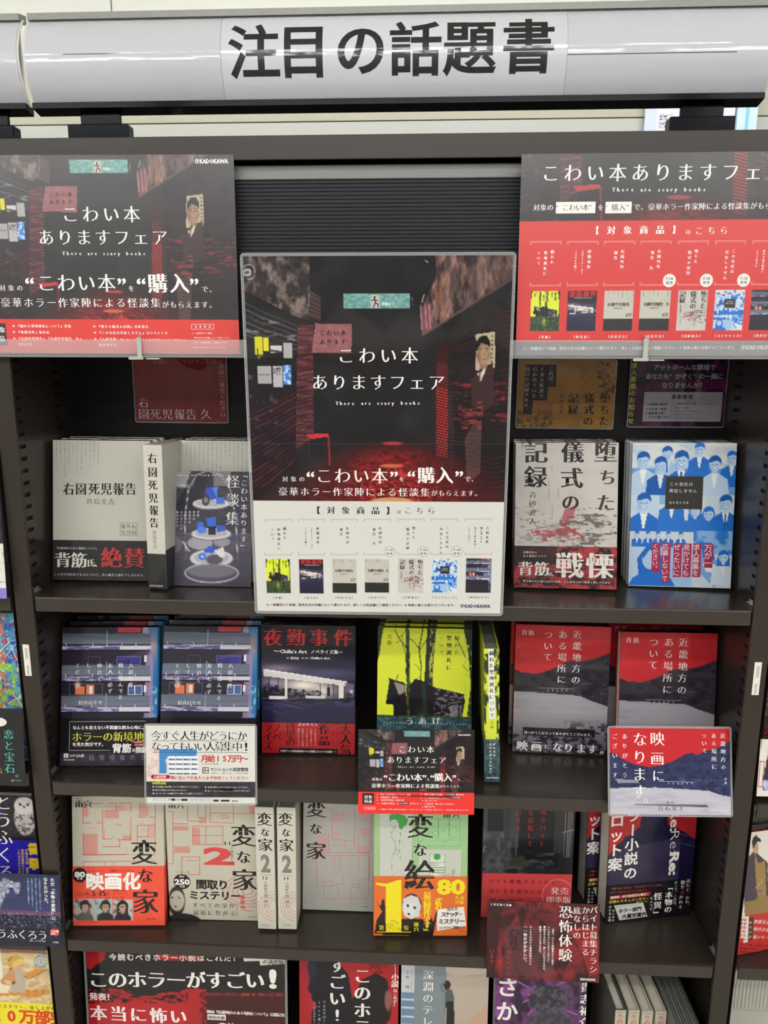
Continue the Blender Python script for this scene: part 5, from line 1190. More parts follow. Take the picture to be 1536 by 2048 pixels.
    s.mott(1, '1f3326', 30, 50, 6, .45, .55); s.poly([(1388, 560), (1440, 520), (1452, 700), (1448, 770), (1388, 770)], 'd6e040'); s.rect(1300, 768, 1600, 1100, '2a4248'); s.mott((s.Y > 768).astype(float), '49686e', 12, 12, 7, .42, .65); s.layer += 1
    s.P([(1386, 240), (1418, 240), (1442, 648), (1404, 648)], 'e9e8e0'); s.v('穢れた聖地巡礼について', 1406, 246, 645, 30, '26281a', 'M'); s.v('背筋', 1423, 660, 708, 20, '2a2c1a', 'm')
    s.v('げんきな', 1440, 788, 875, 17, W_, 'M'); s.v('あなたがうまれます', 1418, 788, 975, 17, W_, 'M'); s.w('KADOKAWA', 1402, 1474, 995, 12, W_, 'B')
    W = .128; mw = pose(P['yspine']) @ Matrix.Rotation(R_(-90), 4, 'Z') @ Matrix.Translation((-W, 0, 0))
    spine_book('horror_book', mw, W, .1876, .0199, s, 'ccd43c', 'thin yellow-green book standing spine out right of the yellow shrine stack', backdark='2a4248', bh=.050, pages='film_top')
    # red mountain books
    def red_cover(a, ox, oy, k=1.0):
        X = a.X; a.rect(0, 0, 100, 146, 'c22730'); a.mott(1, 'cf343c', 40, 30, 3, .4, .8, .5)
        m = a.pmask([(-1, 49), (8, 53), (22, 54), (30, 52), (42, 47), (52, 41), (60, 38), (64, 40), (72, 38), (84, 35), (101, 28), (101, 92), (-1, 92)])
        a.mix(m, '38343e'); a.mott(m, '26242c', 7, 5, 4, .45, .65, .9); a.mott(m * (a.Y > 60) * (X > 60), '57545c', 4, 2, 5, .55, .7, .7)
        m = a.pmask([(-1, 74), (40, 75.5), (70, 77), (82, 82), (101, 88), (101, 147), (-1, 147)]); a.mix(m, 'a39fa6'); a.mott(m, '8b868f', 50, 8, 6, .45, .75, .7); a.rect(0, 70, 30, 74, '2b2830', .5)
        a.mix(np.clip((a.Y - 100) / 40, 0, 1) * m, '5f5a68', .75)
        a.mott(m * (a.Y > 104) * ((X > 45) | (a.Y > 118)), '2a2630', 4, 4, 8, .46, .56, np.clip((a.Y - 100) / 14, 0, 1)); a.poly([(68, 106), (76, 102), (86, 108), (84, 122), (66, 124)], '2f2b35', .6)
    q = [(1030, 1246.7), (1226.4, 1253.8), (1213, 1508), (1020, 1502.6)]
    a = A_('kinki1', q, res=1.6); a.un(); red_cover(a, 0, 0); a.cs(990, 1220, 2.813); a.layer += 1; W2 = 'e8dcd8'
    a.h('背筋', 142, 222, 121, 34, W2, 'm'); a.v('近畿地方の', 472, 104, 420, 54, W2, 'm'); a.v('ある場所に', 388, 104, 418, 54, W2, 'm'); a.v('ついて', 303, 104, 292, 54, W2, 'm')
    a.L([(246, 434), (446, 441)], 2, 'b9b4b4'); [a.R(295 + i * 27, 443, 299 + i * 27, 453, 'c9c4c4', 0) for i in range(5)]; a.BX(365, 418, 383, 434, 1.2, '8b878c')
    b, bh = band_art('kinki1', [(1026, 1419), (1219, 1427), (1213, 1508), (1020, 1502.6)], '8f8a92', '4a4650')
    b.cs(990, 1220, 2.813); b.rect(80, 560, 660, 830, 'a19ca3', 1, '544f5c'); b.mott(np.clip((b.Y - 600) / 60, 0, 1) * ((b.X > 400) | (b.Y > 690)), '27232d', 22, 18, 9, .46, .58, .95); b.layer += 1
    b.R(152, 654, 572, 702, '232027'); b.h('見つけてくださってありがとうございます。', 160, 566, 679, 20, W_, 'M')
    for ch, x, s_ in (('映', 145, 66), ('画', 230, 66), ('に', 293, 30), ('な', 355, 62), ('り', 418, 62), ('ま', 490, 62), ('す', 553, 62), ('。', 625, 60)): b.h(ch, x - 30, x + 30, 757 + (x - 145) * .04, s_, W_, 'M')
    book('horror_book', P['kinki1'], .019, a, 'red book with dark mountains and pale lake, grey band with large white sentence', group='red mountain-lake books, left pile', band=(b, bh), spinecol='a8242c', backcol='8b1c24', copies=1, cdx=-.004,
         copylabels=['red mountain-lake book right behind the one with the grey band'], mat='film')
    q = [(1241.7, 1265.5), (1436.8, 1266), (1423, 1536), (1230, 1530)]
    a = A_('kinki2', q, res=1.6); a.un(); red_cover(a, 0, 0); a.cs(990, 1220, 2.813); a.layer += 1
    a.h('背筋', 730, 812, 172, 34, W2, 'm'); a.v('近畿地方の', 1062, 148, 485, 56, W2, 'm'); a.v('ある場所に', 978, 148, 482, 56, W2, 'm'); a.v('ついて', 893, 150, 342, 56, W2, 'm')
    a.L([(838, 506), (1042, 512)], 2, 'b9b4b4'); [a.R(888 + i * 27, 515, 892 + i * 27, 525, 'c9c4c4', 0) for i in range(5)]
    book('horror_book', P['kinki2'], .020, a, 'red mountain-lake book half hidden by the large film card at the right end', group='red mountain-lake books, right pile', spinecol='a8242c', backcol='8b1c24', copies=1, cdx=-.004, step=.045,
         copylabels=['red book deep behind the right red pile, only its top edge visible'], mat='film')

def holder(root, p, W, H, z_sh, w=None):
    # clear holder behind the card, hooked over the shelf edge
    inv = root.matrix_world.inverted(); inv = pose(p).inverted(); xm = W * .5; w = w or W * .30
    MB().box(xm - w, xm + w, .0012, .0018, .012, max(.02, min(H - .02, (z_sh - p[2]) + .012)), .0002).build('clear_holder', M['clear'], root)
    pts = [inv @ Vector((p[0] + dx_, y_, z_)) for dx_ in (xm - w, xm + w) for (y_, z_) in ((p[1] + .0035, z_sh + .0012), (.024, z_sh + .0012), (.024, z_sh + .0004), (p[1] + .0035, z_sh + .0004))]
    m = MB(); vs = [m.bm.verts.new(q) for q in pts]
    for i in range(4): m.bm.faces.new((vs[i], vs[(i + 1) % 4], vs[4 + (i + 1) % 4], vs[4 + i]))
    m.bm.faces.new(vs[:4]); m.bm.faces.new(vs[4:][::-1]); m.build('holder_tongue', M['clear'], root)
def pop_card(name, p, a, label, dark, mx=.002, tongue=.045, mat='lamin', z_sh=Z2, sleeve=False, r=.002):
    root = empty(name, pose(p), label, 'card')
    link('printed_sheet', a.mesh('printed_sheet', extra=[(*boxfaces(0, a.W, .0001, .0008, 0, a.H), dark)]), M[mat], root)
    if mx: pouch(root, a.W, a.H, mx, r)
    holder(root, p, a.W, a.H, z_sh)
    return root

def cards2():
    W_ = 'f4f1ee'
    # white job advert card
    q = [(293, 1448), (511, 1450), (511, 1605), (293, 1607)]; p = (-.3127, -.0120, .8962, 3.0, 8, .13, .1434, .1044); a = Art(q, p[6], p[7], 'dcdcd4', 1.6); a.cs(90, 1220, 3.491)
    K = '1f1d1d'; a.rect(700, 960, 810, 1180, 'c79a98', .45); a.mott((a.X < 820) * (a.Y > 940) * (a.Y < 1180), 'e6dcd6', 26, 26, 3, .4, .6, .9)
    a.rect(805, 962, 1068, 1140, '3f86c4'); a.poly([(866, 1015), (930, 1030), (1068, 1010), (1068, 1140), (856, 1140), (850, 1040)], 'd9d9d8')
    for r in range(4):
        y = 1012 + r * 34
        for c in range(4):
            x = 868 + c * 52; a.ell(x + 26, y + 10, 28, 10, 'f2f2f0'); a.rect(x + 4, y + 18, x + 46, y + 30, '5f7896'); a.rect(x + 8, y + 20, x + 22, y + 28, '3a5a92')
    a.rect(700, 1194, 1480, 1304, '26242c'); a.mott((a.Y > 1194) * (a.Y < 1304), '35323c', 40, 20, 4, .4, .7); a.layer += 1
    a.h('今すぐ人生がどうにか', 750, 1415, 868, 74, K, 'm'); a.R(754, 905, 1416, 908, '333'); a.h('なってもいい人募集中', 750, 1380, 944, 74, K, 'm'); a.w('!', 1400, 1418, 946, 80, K, 'b'); a.R(754, 986, 1416, 989, '333')
    a.h('月給15万円～', 1100, 1420, 1030, 54, 'c4202e', 'b'); a.h('※住み込み必須', 1105, 1215, 1067, 16, '555', 't'); a.R(1106, 1092, 1150, 1136, '3a3838'); a.h('仕事', 1110, 1146, 1104, 18, W_, 'b'); a.h('内容', 1110, 1146, 1124, 18, W_, 'b')
    a.h('マンションの居室管理', 1160, 1422, 1107, 29, K, 'b'); a.h('※家賃なし ※敷金・礼金なし ※即日入居可能', 1160, 1420, 1134, 12, '444', 't')
    a.R(756, 1148, 866, 1176, 'c4202e'); a.E(756, 1162, 14, 14, 'c4202e', 0); a.E(866, 1162, 14, 14, 'c4202e', 0); a.h('入居条件', 760, 852, 1162, 22, W_, 'M'); a.h('隣に住んでる友人と必ず仲良くしてください', 882, 1424, 1168, 27, 'c4202e', 'b')
    for i, ch in enumerate('禁止事項'): a.R(752 + i * 25, 1189, 773 + i * 25, 1215, 'd8c43a', 0); a.h(ch, 753 + i * 25, 772 + i * 25, 1202, 15, '222', 'b')
    for x, y, t_ in ((752, 1233, '空き部屋の扉が開いていても覗かないでください'), (752, 1257, '廊下に花瓶にはり方ないでください'), (752, 1281, 'エレベーターの到着ブザーが鳴ったら隠れてください'), (1122, 1233, '布団が膨らんでいてもめくらないでください'), (1122, 1258, '廊下で何かを発見しないことをおすすめします')):
        a.E(x + 6, y, 5, 5, W_, 0); a.h(t_, x + 20, x + 20 + len(t_) * 14, y, 13.5, 'e4e1dc', 't')
    a.BX(752, 1310, 846, 1334, 2, '8aa8cc'); a.h('相談ホットライン', 756, 842, 1322, 10, '4a78b4', 't'); a.h('グ', 862, 882, 1324, 20, K, 'b'); a.R(884, 1316, 912, 1332, '222'); a.h('ハイツ', 914, 954, 1324, 17, K, 'b'); a.R(956, 1316, 1000, 1332, '222')
    a.BX(1020, 1312, 1168, 1336, 2, '8aa8cc'); a.h('まず気に相談ください', 1026, 1164, 1324, 12, '4a78b4', 't'); a.R(1180, 1320, 1218, 1334, '222'); a.R(1232, 1320, 1292, 1334, '222'); a.w('4444', 1306, 1350, 1328, 16, K, 'b')
    pop_card('advert_card', p, a, 'white laminated job advert card with blue apartment photo, clipped to the middle shelf edge', 'ccc', .0022, r=.004)
    # small fair card
    q = [(716.5, 1457), (947.5, 1459), (949, 1629), (716.5, 1627)]; p = (-.0326, -.0120, .8912, 1.6, 9, -.34, .1505, .1110); a = Art(q, p[6], p[7], '222', 1.6)
    a.cs(722, 1421.5, 6.83); pic_alley(a); a.vl = []; a.layer = 1; a.cs(500, 1220, 2.954); (_, vr) = a.pl(900, 1072); a.img = np.where((a.V < vr)[..., None], a.img, hx('e8322e')[None, None]); a.layer += 1
    a.h('こわい本', 872, 1092, 818, 48, W_, 'm'); a.h('ありますフェア', 806, 1162, 880, 46, W_, 'm')
    for ws, x0, x1 in (('There', 872, 928), ('are', 942, 970), ('scary', 984, 1032), ('books', 1046, 1098)): a.h(ws, x0, x1, 922, 14, W_, 'M')
    a.h('対象の', 720, 785, 996, 20, W_, 'M'); a.w('“', 790, 812, 990, 55, W_, 'b'); a.h('こわい本', 815, 1018, 984, 52, W_, 'M'); a.w('”', 1020, 1042, 990, 55, W_, 'b'); a.h('を', 1044, 1062, 998, 16, W_, 't'); a.w('“', 1066, 1088, 990, 55, W_, 'b'); a.h('購入', 1090, 1194, 984, 54, W_, 'M'); a.w('”', 1196, 1218, 990, 55, W_, 'b'); a.h('で、', 1222, 1258, 1000, 18, W_, 'm')
    a.h('豪華ホラー作家陣による怪談集', 718, 1122, 1034, 28, W_, 'M'); a.h('がもらえます。', 1122, 1258, 1038, 19, W_, 'm'); a.w('KADOKAWA', 1228, 1300, 733, 12, W_, 'B')
    a.R(664, 1080, 732, 1146, '241c1e'); a.h('対象', 674, 724, 1102, 23, W_, 'M'); a.h('商品', 674, 724, 1127, 23, W_, 'M')
    for x, y, t_ in ((750, 1087, '『穢れた聖地巡礼について』背筋'), (750, 1104, '『夜勤事件』東亮太'), (750, 1121, '『右園死児報告』真島文吉'), (756, 1141, '『右園死児報告　久』'), (1010, 1087, '『堕ちた儀式の記録』'), (1010, 1108, '『この会社は実在しません』'), (1020, 1124, 'ヨシモトミネ'), (1010, 1143, '『入居条件：隣に住んでる友人と'), (1020, 1160, '寝舟はやせ')): a.h(t_, x + 12, x + 12 + len(t_) * 12.5, y, 11.5, W_, 't'); a.P([(x, y - 4), (x + 6, y), (x, y + 4)], W_, 0)
    for x0, y0, y1 in ((880, 1134, 1148), (1155, 1081, 1094), (1192, 1100, 1113)): a.R(x0, y0, x0 + 58, y1, '241c1e'); a.w('7/18', x0 + 4, x0 + 26, (y0 + y1) / 2, 9, W_, 'b'); a.h('発売', x0 + 28, x0 + 54, (y0 + y1) / 2, 10, W_, 'b')
    a.h('真島文吉', 944, 1000, 1141, 11, W_, 't'); a.h('斉砂波人', 1216, 1268, 1088, 11, W_, 't'); a.BX(672, 1162, 742, 1178, 1.2, W_); a.h('注意事項', 678, 738, 1170, 11, W_, 't'); a.h('※一部書店にて実施。配布方法は店舗によって異なります。詳しくは各店舗にご確認ください。※特典の数には限りがございます。', 760, 1300, 1176, 8.5, W_, 't')
    pop_card('fair_card', p, a, 'small dark alley-picture card with red lower band hanging from the middle shelf edge', '444', 0, mat='gloss')
    # film card
    q = [(1216.5, 1451.5), (1453, 1454), (1462, 1628), (1219, 1626)]; p = (.2899, -.0140, .9035, 2.05, 14, -.11, .1531, .1087); a = Art(q, p[6], p[7], 'c4272e', 1.6); a.cs(990, 1220, 2.813)
    m = a.pmask([(630, 790), (672, 795), (700, 820), (780, 858), (860, 872), (930, 862), (1000, 835), (1060, 800), (1100, 790), (1122, 806), (1180, 780), (1240, 765), (1310, 725), (1330, 1040), (630, 1010)])
    a.mix(m, '32375c'); a.mott(m, '25294a', 30, 22, 5, .45, .65, .9); a.mott(m * (a.Y > 940) * (a.X > 1000), '5b608a', 22, 6, 6, .58, .72, .7)
    m = a.pmask([(630, 992), (900, 988), (1100, 1000), (1200, 1008), (1260, 1030), (1340, 1045), (1340, 1160), (630, 1160)]); a.mix(m, 'c3c0cc'); a.mott(m, 'aeaabc', 120, 20, 7, .45, .75, .8); a.poly([(672, 940), (800, 944), (806, 962), (690, 964)], 'b9b7c4', .7); a.layer += 1
    a.h('映', 860, 948, 712, 84, W_, 'm'); a.h('画', 862, 950, 822, 80, W_, 'm'); a.h('に', 876, 950, 920, 72, W_, 'm')
    for ch, y in (('な', 715), ('り', 815), ('ま', 912), ('す', 1010)): a.h(ch, 768, 848, y, 84, W_, 'm')
    a.E(846, 1066, 11, 11, W_, 1, ring=2.6)
    a.v('ありがとう', 722, 672, 945, 33, W_, 'm'); a.v('ございます', 666, 672, 945, 33, W_, 'm'); a.v('近畿地方の', 1266, 676, 895, 31, W_, 'm'); a.v('ある場所に', 1216, 676, 892, 31, W_, 'm'); a.v('ついて', 1162, 676, 802, 31, W_, 'm'); a.v('背筋', 1290, 930, 972, 16, W_, 'm')
    a.L([(920, 952), (1116, 958)], 2.4, 'c9c6d0'); [a.R(970 + i * 26, 960, 974 + i * 26, 970, 'c9c6d0', 0) for i in range(6)]; a.BX(1034, 934, 1056, 950, 1.2, '8f90a8')
    a.h('監督', 960, 1008, 1074, 17, '3a3844', 'm'); a.h('白石晃士', 910, 1066, 1107, 28, '33313c', 'm'); a.w('KADOKAWA', 1212, 1306, 1121, 12, 'e9e7ec', 'r')
    pop_card('film_card', p, a, 'large laminated card with red sky, blue mountains and white vertical lettering, right end', 'b9b7c0', .0022, r=.003, mat='lamin')
row2(); cards2()
# ------------------------------------------------------------------ row 3 (lower shelf)
def plan_lines(a, col, pk, k=1.0):
    """floor-plan drawing in crop units of the first plan book"""
    L = lambda p, w_=4: a.L([(x * 1.0, y * 1.0) for x, y in p], w_ * k, col)
    a.rect(222, 78, 252, 152, pk, .8); a.rect(345, 118, 430, 162, pk, .8); a.rect(222, 248, 308, 375, pk, .85); a.rect(548, 80, 600, 160, pk, .45); a.rect(450, 262, 505, 290, pk, .8); a.rect(600, 205, 638, 280, pk, .4); a.rect(412, 85, 465, 118, pk, .5)
    a.line([(200, 300), (200, 520)], 1, pk, .01)
    L([(220, 185), (220, 78), (335, 78)]); L([(365, 78), (412, 78)]); L([(412, 78), (412, 118)]); L([(430, 78), (500, 78), (500, 130)]); L([(335, 115), (335, 280), (390, 280)]); L([(335, 118), (500, 118)], 3); L([(220, 188), (268, 188)]); L([(300, 188), (335, 188)]); L([(220, 245), (220, 370), (470, 370)]); L([(220, 372), (640, 372)], 3)
    L([(500, 160), (500, 285), (420, 285)]); L([(335, 325), (435, 325), (435, 285)]); L([(550, 78), (550, 160), (580, 160)]); L([(640, 78), (640, 372)]); L([(606, 160), (640, 160)]); L([(538, 205), (638, 205)], 4); L([(538, 205), (538, 320)]); L([(538, 270), (600, 270)]); L([(600, 205), (600, 280)], 3); L([(345, 228), (345, 280)], 3)
    for i in range(9): L([(556, 84 + i * 8), (600, 84 + i * 8)], 1.5)
    for x, y, t_ in ((278, 132, '洋室'), (278, 218, '寝室'), (425, 200, '子供部屋'), (585, 232, '脱衣所'), (585, 130, '階段'), (370, 96, 'シャワー室'), (585, 300, '浴室')): a.h(t_, x - 24, x + 24, y, 11, col, 't')
    L([(505, 345), (480, 330), (480, 370)], 1.5); L([(580, 200), (560, 180), (560, 205)], 1.5); L([(420, 280), (400, 262), (392, 280)], 1.5)
def plan_cover(a, base='c4bfae', pink='cf5a56', pk='cf8a80'):
    a.rect(-50, -50, 900, 1200, base); a.mott(1, 'bcb6a5', 120, 120, 3, .4, .8, .5); plan_lines(a, pink, pk)
    a.h('', 0, 1, 0, 1)
def row3():
    K = '231f1f'; W_ = 'f3eee8'
    # strange-house one with orange film band
    q = [(143.5, 1592), (327, 1595), (333, 1851), (144.5, 1852.6)]
    a = A_('ie', q, 'c4bfae', res=1.8); a.cs(90, 1580, 2.898); plan_cover(a); a.layer += 1
    for dy in (335,): a.L([(220, 410), (640, 410)], 4, 'cf5a56'); a.L([(220, 410), (220, 700)], 3, 'cf5a56'); a.L([(345, 410), (345, 600)], 3, 'cf5a56'); a.L([(400, 410), (400, 600)], 3, 'cf5a56')
    a.w('Uketsu', 178, 215, 45, 13, '444', 'r'); a.h('雨穴', 172, 274, 77, 48, K, 'M')
    def big(a):
        a.layer += 1
        for ch, y, s_, x in (('変', 358, 160, 578), ('な', 494, 96, 588), ('家', 645, 160, 588)): a.h(ch, x - 60, x + 60, y, s_, K, 'M')
    big(a)
    b, bh = band_art('ie', [(144, 1732), (330.5, 1731), (333, 1851), (144.5, 1852.6)], 'e8503c', 'd8442f')
    b.cs(90, 1580, 2.898); b.mott(1, 'ee5f4a', 60, 60, 3, .5, .9, .5)
    for x0, x1, bg, hair, cl, fx in ((158, 285, 'a9a8a4', '2a211e', '5b544e', 228), (285, 390, '9fb5b0', '1f1b1a', '23262e', 350), (395, 515, 'b9bcb8', '1f1918', '1f1f2c', 452)):
        b.rect(x0, 632, x1, 757, bg); b.mott((b.X > x0) * (b.X < x1) * (b.Y > 632) * (b.Y < 757) * (b.X < fx + 60), '3a3d40', 26, 26, 5 + x0, .55, .65, .7)
        b.ell(fx, 757, 52, 50, cl, 1, .05); b.ell(fx, 672, 30, 36, hair); b.rect(fx - 10, 690, fx + 10, 715, '9b7868'); b.ell(fx, 680, 20, 27, 'b8937f'); b.poly([(fx - 26, 682), (fx - 24, 650), (fx, 638), (fx + 24, 650), (fx + 26, 680), (fx + 16, 664), (fx - 8, 662)], hair)
        if fx == 452: b.poly([(fx - 32, 660), (fx - 22, 650), (fx - 18, 715), (fx - 34, 720)], hair); b.poly([(fx + 32, 660), (fx + 22, 650), (fx + 18, 715), (fx + 34, 720)], hair)
        b.line([(fx - 12, 676), (fx - 4, 676)], 3, '2c2020'); b.line([(fx + 4, 676), (fx + 12, 676)], 3, '2c2020'); b.line([(fx - 6, 696), (fx + 6, 696)], 3, '8a4a40')
    b.rect(140, 757, 760, 900, 'e8503c'); b.layer += 1
    b.E(198, 490, 44, 44, '221e20'); b.w('80', 166, 230, 487, 46, W_, 'B'); b.h('万部', 180, 216, 512, 15, W_, 'b'); b.h('突破', 178, 220, 525, 21, '221e20', 'B')
    b.h('映画化', 232, 560, 527, 108, 'fdf6ee', 'B'); b.h('話題の', 288, 322, 494, 12, K, 't'); b.h('「間取りミステリー」', 364, 528, 466, 19, '55201a', 'm'); b.h('全国の皆に', 240, 352, 468, 13, '6a241c', 't')
    b.h('2024年', 174, 258, 602, 31, '5a1a14', 'm'); b.h('3', 262, 290, 598, 52, '3a1210', 'M'); b.h('月', 288, 312, 602, 28, '5a1a14', 'm'); b.h('15', 310, 352, 596, 50, '3a1210', 'M'); b.h('日', 348, 372, 602, 28, '5a1a14', 'm'); b.h('全国東宝系', 394, 470, 580, 15, '5a1a14', 't'); b.h('ロードショー', 394, 478, 598, 13, '5a1a14', 't'); b.h('原作 間取り図 不動産 設計士 栗原', 238, 465, 622, 11, '6a241c', 't')
    b.h('飛鳥新社', 592, 654, 748, 14, '4a1a16', 'm'); b.h('※全国にて順次公開中です', 205, 315, 766, 8, '6a241c', 't')
    big(b)
    book('mystery_book', P['ie'], .019, a, 'floor plan cover book with orange-red film band and three portraits, left end of lower shelf', band=(b, bh), spinecol='c4bfae', backcol='c4bfae', wrap=False, mat='gloss', pages='paperw')
    # strange-house two
    q = [(328, 1611), (509.5, 1613), (516, 1842), (336.7, 1839)]
    a = A_('ie2', q, 'c4bfae', res=1.8); a.cs(90, 1580, 2.898); a.mott(1, 'bcb6a5', 120, 120, 3, .4, .8, .5); pk = 'c9736c'
    LL = lambda p, w_=3.4: a.L(p, w_, 'c45552')
    for q_ in ((883, 180, 925, 212), (1175, 105, 1205, 155), (853, 235, 895, 330), (740, 228, 825, 245), (742, 350, 828, 372)): a.rect(*q_, 'cf8a80', .8)
    for p in (((705, 150), (735, 150), (735, 440), (700, 440)), ((735, 215), (825, 215)), ((735, 250), (825, 250)), ((735, 345), (828, 345), (828, 375), (735, 375)), ((850, 228), (1025, 228), (1025, 330), (850, 330), (850, 228)), ((925, 228), (925, 330)), ((850, 280), (1025, 280)),
              ((820, 95), (820, 200), (925, 205), (925, 95)), ((950, 95), (950, 205), (1085, 210), (1085, 100)), ((950, 155), (1205, 155)), ((1205, 95), (1205, 155)), ((880, 95), (880, 180), (925, 180)), ((1015, 168), (1055, 168), (1055, 182), (1015, 182)), ((785, 400), (890, 400), (890, 500), (785, 500), (785, 400)), ((815, 420), (880, 420)), ((1110, 660), (1110, 740)), ((1150, 700), (1200, 705))): LL(p)
    for i in range(9): LL([(740 + i * 10, 216), (740 + i * 10, 249)], 1.4); LL([(744 + i * 9, 346), (744 + i * 9, 374)], 1.4)
    for k in range(5):
        r = 22 + k * 20; a.L([(1170 + r * 1.4 * math.cos(t), 590 + r * .9 * math.sin(t)) for t in np.linspace(0, 6.28, 26)], 5, 'd08a82')
    a.ell(755, 650, 50, 85, '2c2a2b'); a.ell(790, 770, 110, 50, '2c2a2b'); a.ell(757, 648, 44, 58, 'b9b2a2', 1, .1); a.ell(728, 630, 5, 6, '222'); a.ell(768, 632, 5, 6, '222'); a.ell(748, 680, 6, 5, '3a3430'); a.layer += 1
    a.h('雨穴', 706, 802, 113, 44, K, 'M')
    for ch, y, s_, x in (('変', 278, 150, 1145), ('な', 398, 90, 1145), ('家', 525, 150, 1152)): a.h(ch, x - 60, x + 60, y, s_, K, 'M')
    a.w('2', 910, 1092, 392, 150, 'd2484a', 'B'); a.w('11', 1035, 1068, 322, 34, K, 'm'); a.v('の間取り図', 1076, 338, 442, 22, K, 'm')
    a.h('シリーズ', 750, 832, 486, 22, K, 'm'); a.E(786, 540, 50, 50, '262324'); a.w('250', 742, 832, 540, 48, W_, 'B'); a.h('累計', 770, 800, 510, 15, W_, 't'); a.h('万部', 772, 804, 566, 16, W_, 't')
    a.h('間取り', 868, 1060, 553, 66, K, 'B'); a.h('ミステリー', 826, 1132, 614, 62, K, 'B'); a.h('すべての家が', 842, 1100, 671, 36, K, 'm'); a.h('最後に繋がる', 848, 1105, 714, 36, K, 'm'); a.v('最新作', 1142, 610, 700, 30, 'd2484a', 'b'); a.h('飛鳥新社', 1172, 1222, 738, 12, K, 'm')
    book('mystery_book', P['ie2'], .024, a, 'floor plan cover book with large red 2 and white mask figure, no band', spinecol='c4bfae', backcol='c4bfae', wrap=True, mat='film', pages='paperw')
    # two spines
    for key, ox, q, lab in (('sp1', 1277, [(509.6, 1620), (547, 1621), (552.4, 1863.6), (517, 1862)], 'white book standing spine out, left one of the two with a grey 2'),
                            ('sp2', 1400, [(554, 1621), (592, 1622), (592.8, 1863.6), (556, 1863)], 'white book standing spine out, right one of the two with a grey 2')):
        s = Art(q, P[key][6], P[key][7], 'cdc9bb', 1.6); s.cs(90, 1580, 2.898); dx = ox
        for k in range(4): r = 34 + k * 18; s.line([(dx + 52 + r * math.cos(t), 690 + r * .95 * math.sin(t)) for t in np.linspace(1.6, 4.9, 16)], 4, 'c98078', .8)
        s.layer += 1
        for ch, y, s_, o in (('変', 186, 88, -5), ('な', 264, 56, -1), ('家', 336, 86, 0)): s.h(ch, dx + o - 40, dx + o + 40, y, s_, K, 'M')
        s.w('2', dx - 26, dx + 30, 443, 150, '7e7c78', 'B'); s.R(dx - 30, 511, dx + 40, 513, '77736c'); s.w('11', dx - 14, dx + 10, 529, 32, K, 'm'); s.v('の間取り図', dx + 2, 548, 640, 20, K, 'm'); s.R(dx - 28, 642, dx + 42, 644, '77736c')
        s.v('雨穴', dx + 4, 652, 700, 24, K, 'm'); s.h('飛鳥新社', dx - 22, dx + 30, 799, 10, K, 't')
        W = .128; mw = pose(P[key]) @ Matrix.Rotation(R_(-90), 4, 'Z') @ Matrix.Translation((-W, 0, 0))
        bk = Art(None, W, P[key][7], 'c4c1b4', 3); bk.un(); bk.layer += 1
        for ch, y in (('変', 20), ('な', 42), ('家', 64)): bk.h(ch, 60, 90, y, 30, '44403c', 'M')
        spine_book('mystery_book', mw, W, P[key][7], P[key][6], s, 'c6c3b6', lab, pages='film_grey', mat='gloss', backart=bk)
    # mirrored plan book
    q = [(607, 1606.6), (790, 1610), (785, 1834), (602, 1821)]
    a = A_('ieb', q, 'b0afa6', res=1.8); a.cs(570, 1580, 3.572); a.mott(1, 'a4a49c', 90, 120, 3, .4, .8, .5); p2 = 'c96a78'
    for q_ in ((335, 238, 420, 290), (220, 370, 305, 490), (520, 440, 612, 495), (540, 335, 612, 400), (540, 210, 600, 290), (345, 350, 385, 405)): a.rect(*q_, 'cf8f98', .55)
    for p in (((250, 200), (330, 200)), ((333, 200), (333, 405), (420, 405)), ((333, 238), (495, 238)), ((495, 200), (495, 460)), ((415, 210), (415, 240)), ((520, 335), (612, 335)), ((520, 335), (520, 495), (612, 495)), ((612, 200), (612, 495)), ((520, 195), (612, 195)), ((220, 310), (270, 310)), ((220, 490), (612, 492)), ((330, 445), (420, 445), (420, 410), (490, 410)), ((260, 370), (310, 370), (310, 490)),
              ((218, 530), (218, 710), (340, 710)), ((218, 680), (335, 680), (335, 710)), ((270, 710), (270, 795), (600, 805), (605, 510), (218, 510)), ((345, 510), (345, 580)), ((372, 705), (372, 800)), ((390, 510), (390, 575), (400, 575)), ((465, 805), (465, 725), (530, 725), (530, 700), (465, 712)), ((525, 605), (525, 520)), ((405, 640), (410, 700), (340, 700)), ((525, 680), (600, 665)), ((600, 510), (600, 690))): a.L(p, 3.6, p2)
    for x, y, t_ in ((285, 340, '洋室'), (415, 330, '子供部屋'), (560, 365, '脱衣所'), (285, 590, '洋室'), (275, 695, '玄関'), (418, 735, '寝室'), (540, 740, '浴室')): a.h(t_, x - 18, x + 18, y, 10, p2, 't')
    a.layer += 1
    for ch, y, s_, x in (('変', 200, 150, 220), ('な', 330, 96, 215), ('家', 472, 150, 215)): a.h(ch, x - 60, x + 60, y, s_, K, 'M')
    a.h('雨穴', 520, 620, 180, 44, K, 'M'); a.h('飛鳥新社', 555, 602, 858, 12, K, 'm')
    book('mystery_book', P['ieb'], .022, a, 'grey-white floor plan book with black title at its left side, partly behind the green book', spinecol='b0afa6', backcol='b0afa6', mat='film', pages='paperw')
    # strange-picture green book with orange band
    q = [(745, 1611), (939.5, 1611), (934, 1869), (745.8, 1872.5)]
    a = A_('e', q, '9cc08a', res=1.6); a.cs(570, 1580, 3.572); a.mott(1, 'a5c896', 60, 60, 3, .4, .8, .4)
    a.rect(672, 100, 905, 640, 'c6c8bd'); a.rect(955, 430, 1262, 640, 'c6c8bd'); a.rect(940, 205, 1262, 408, '9cc691'); G = '6f9f66'
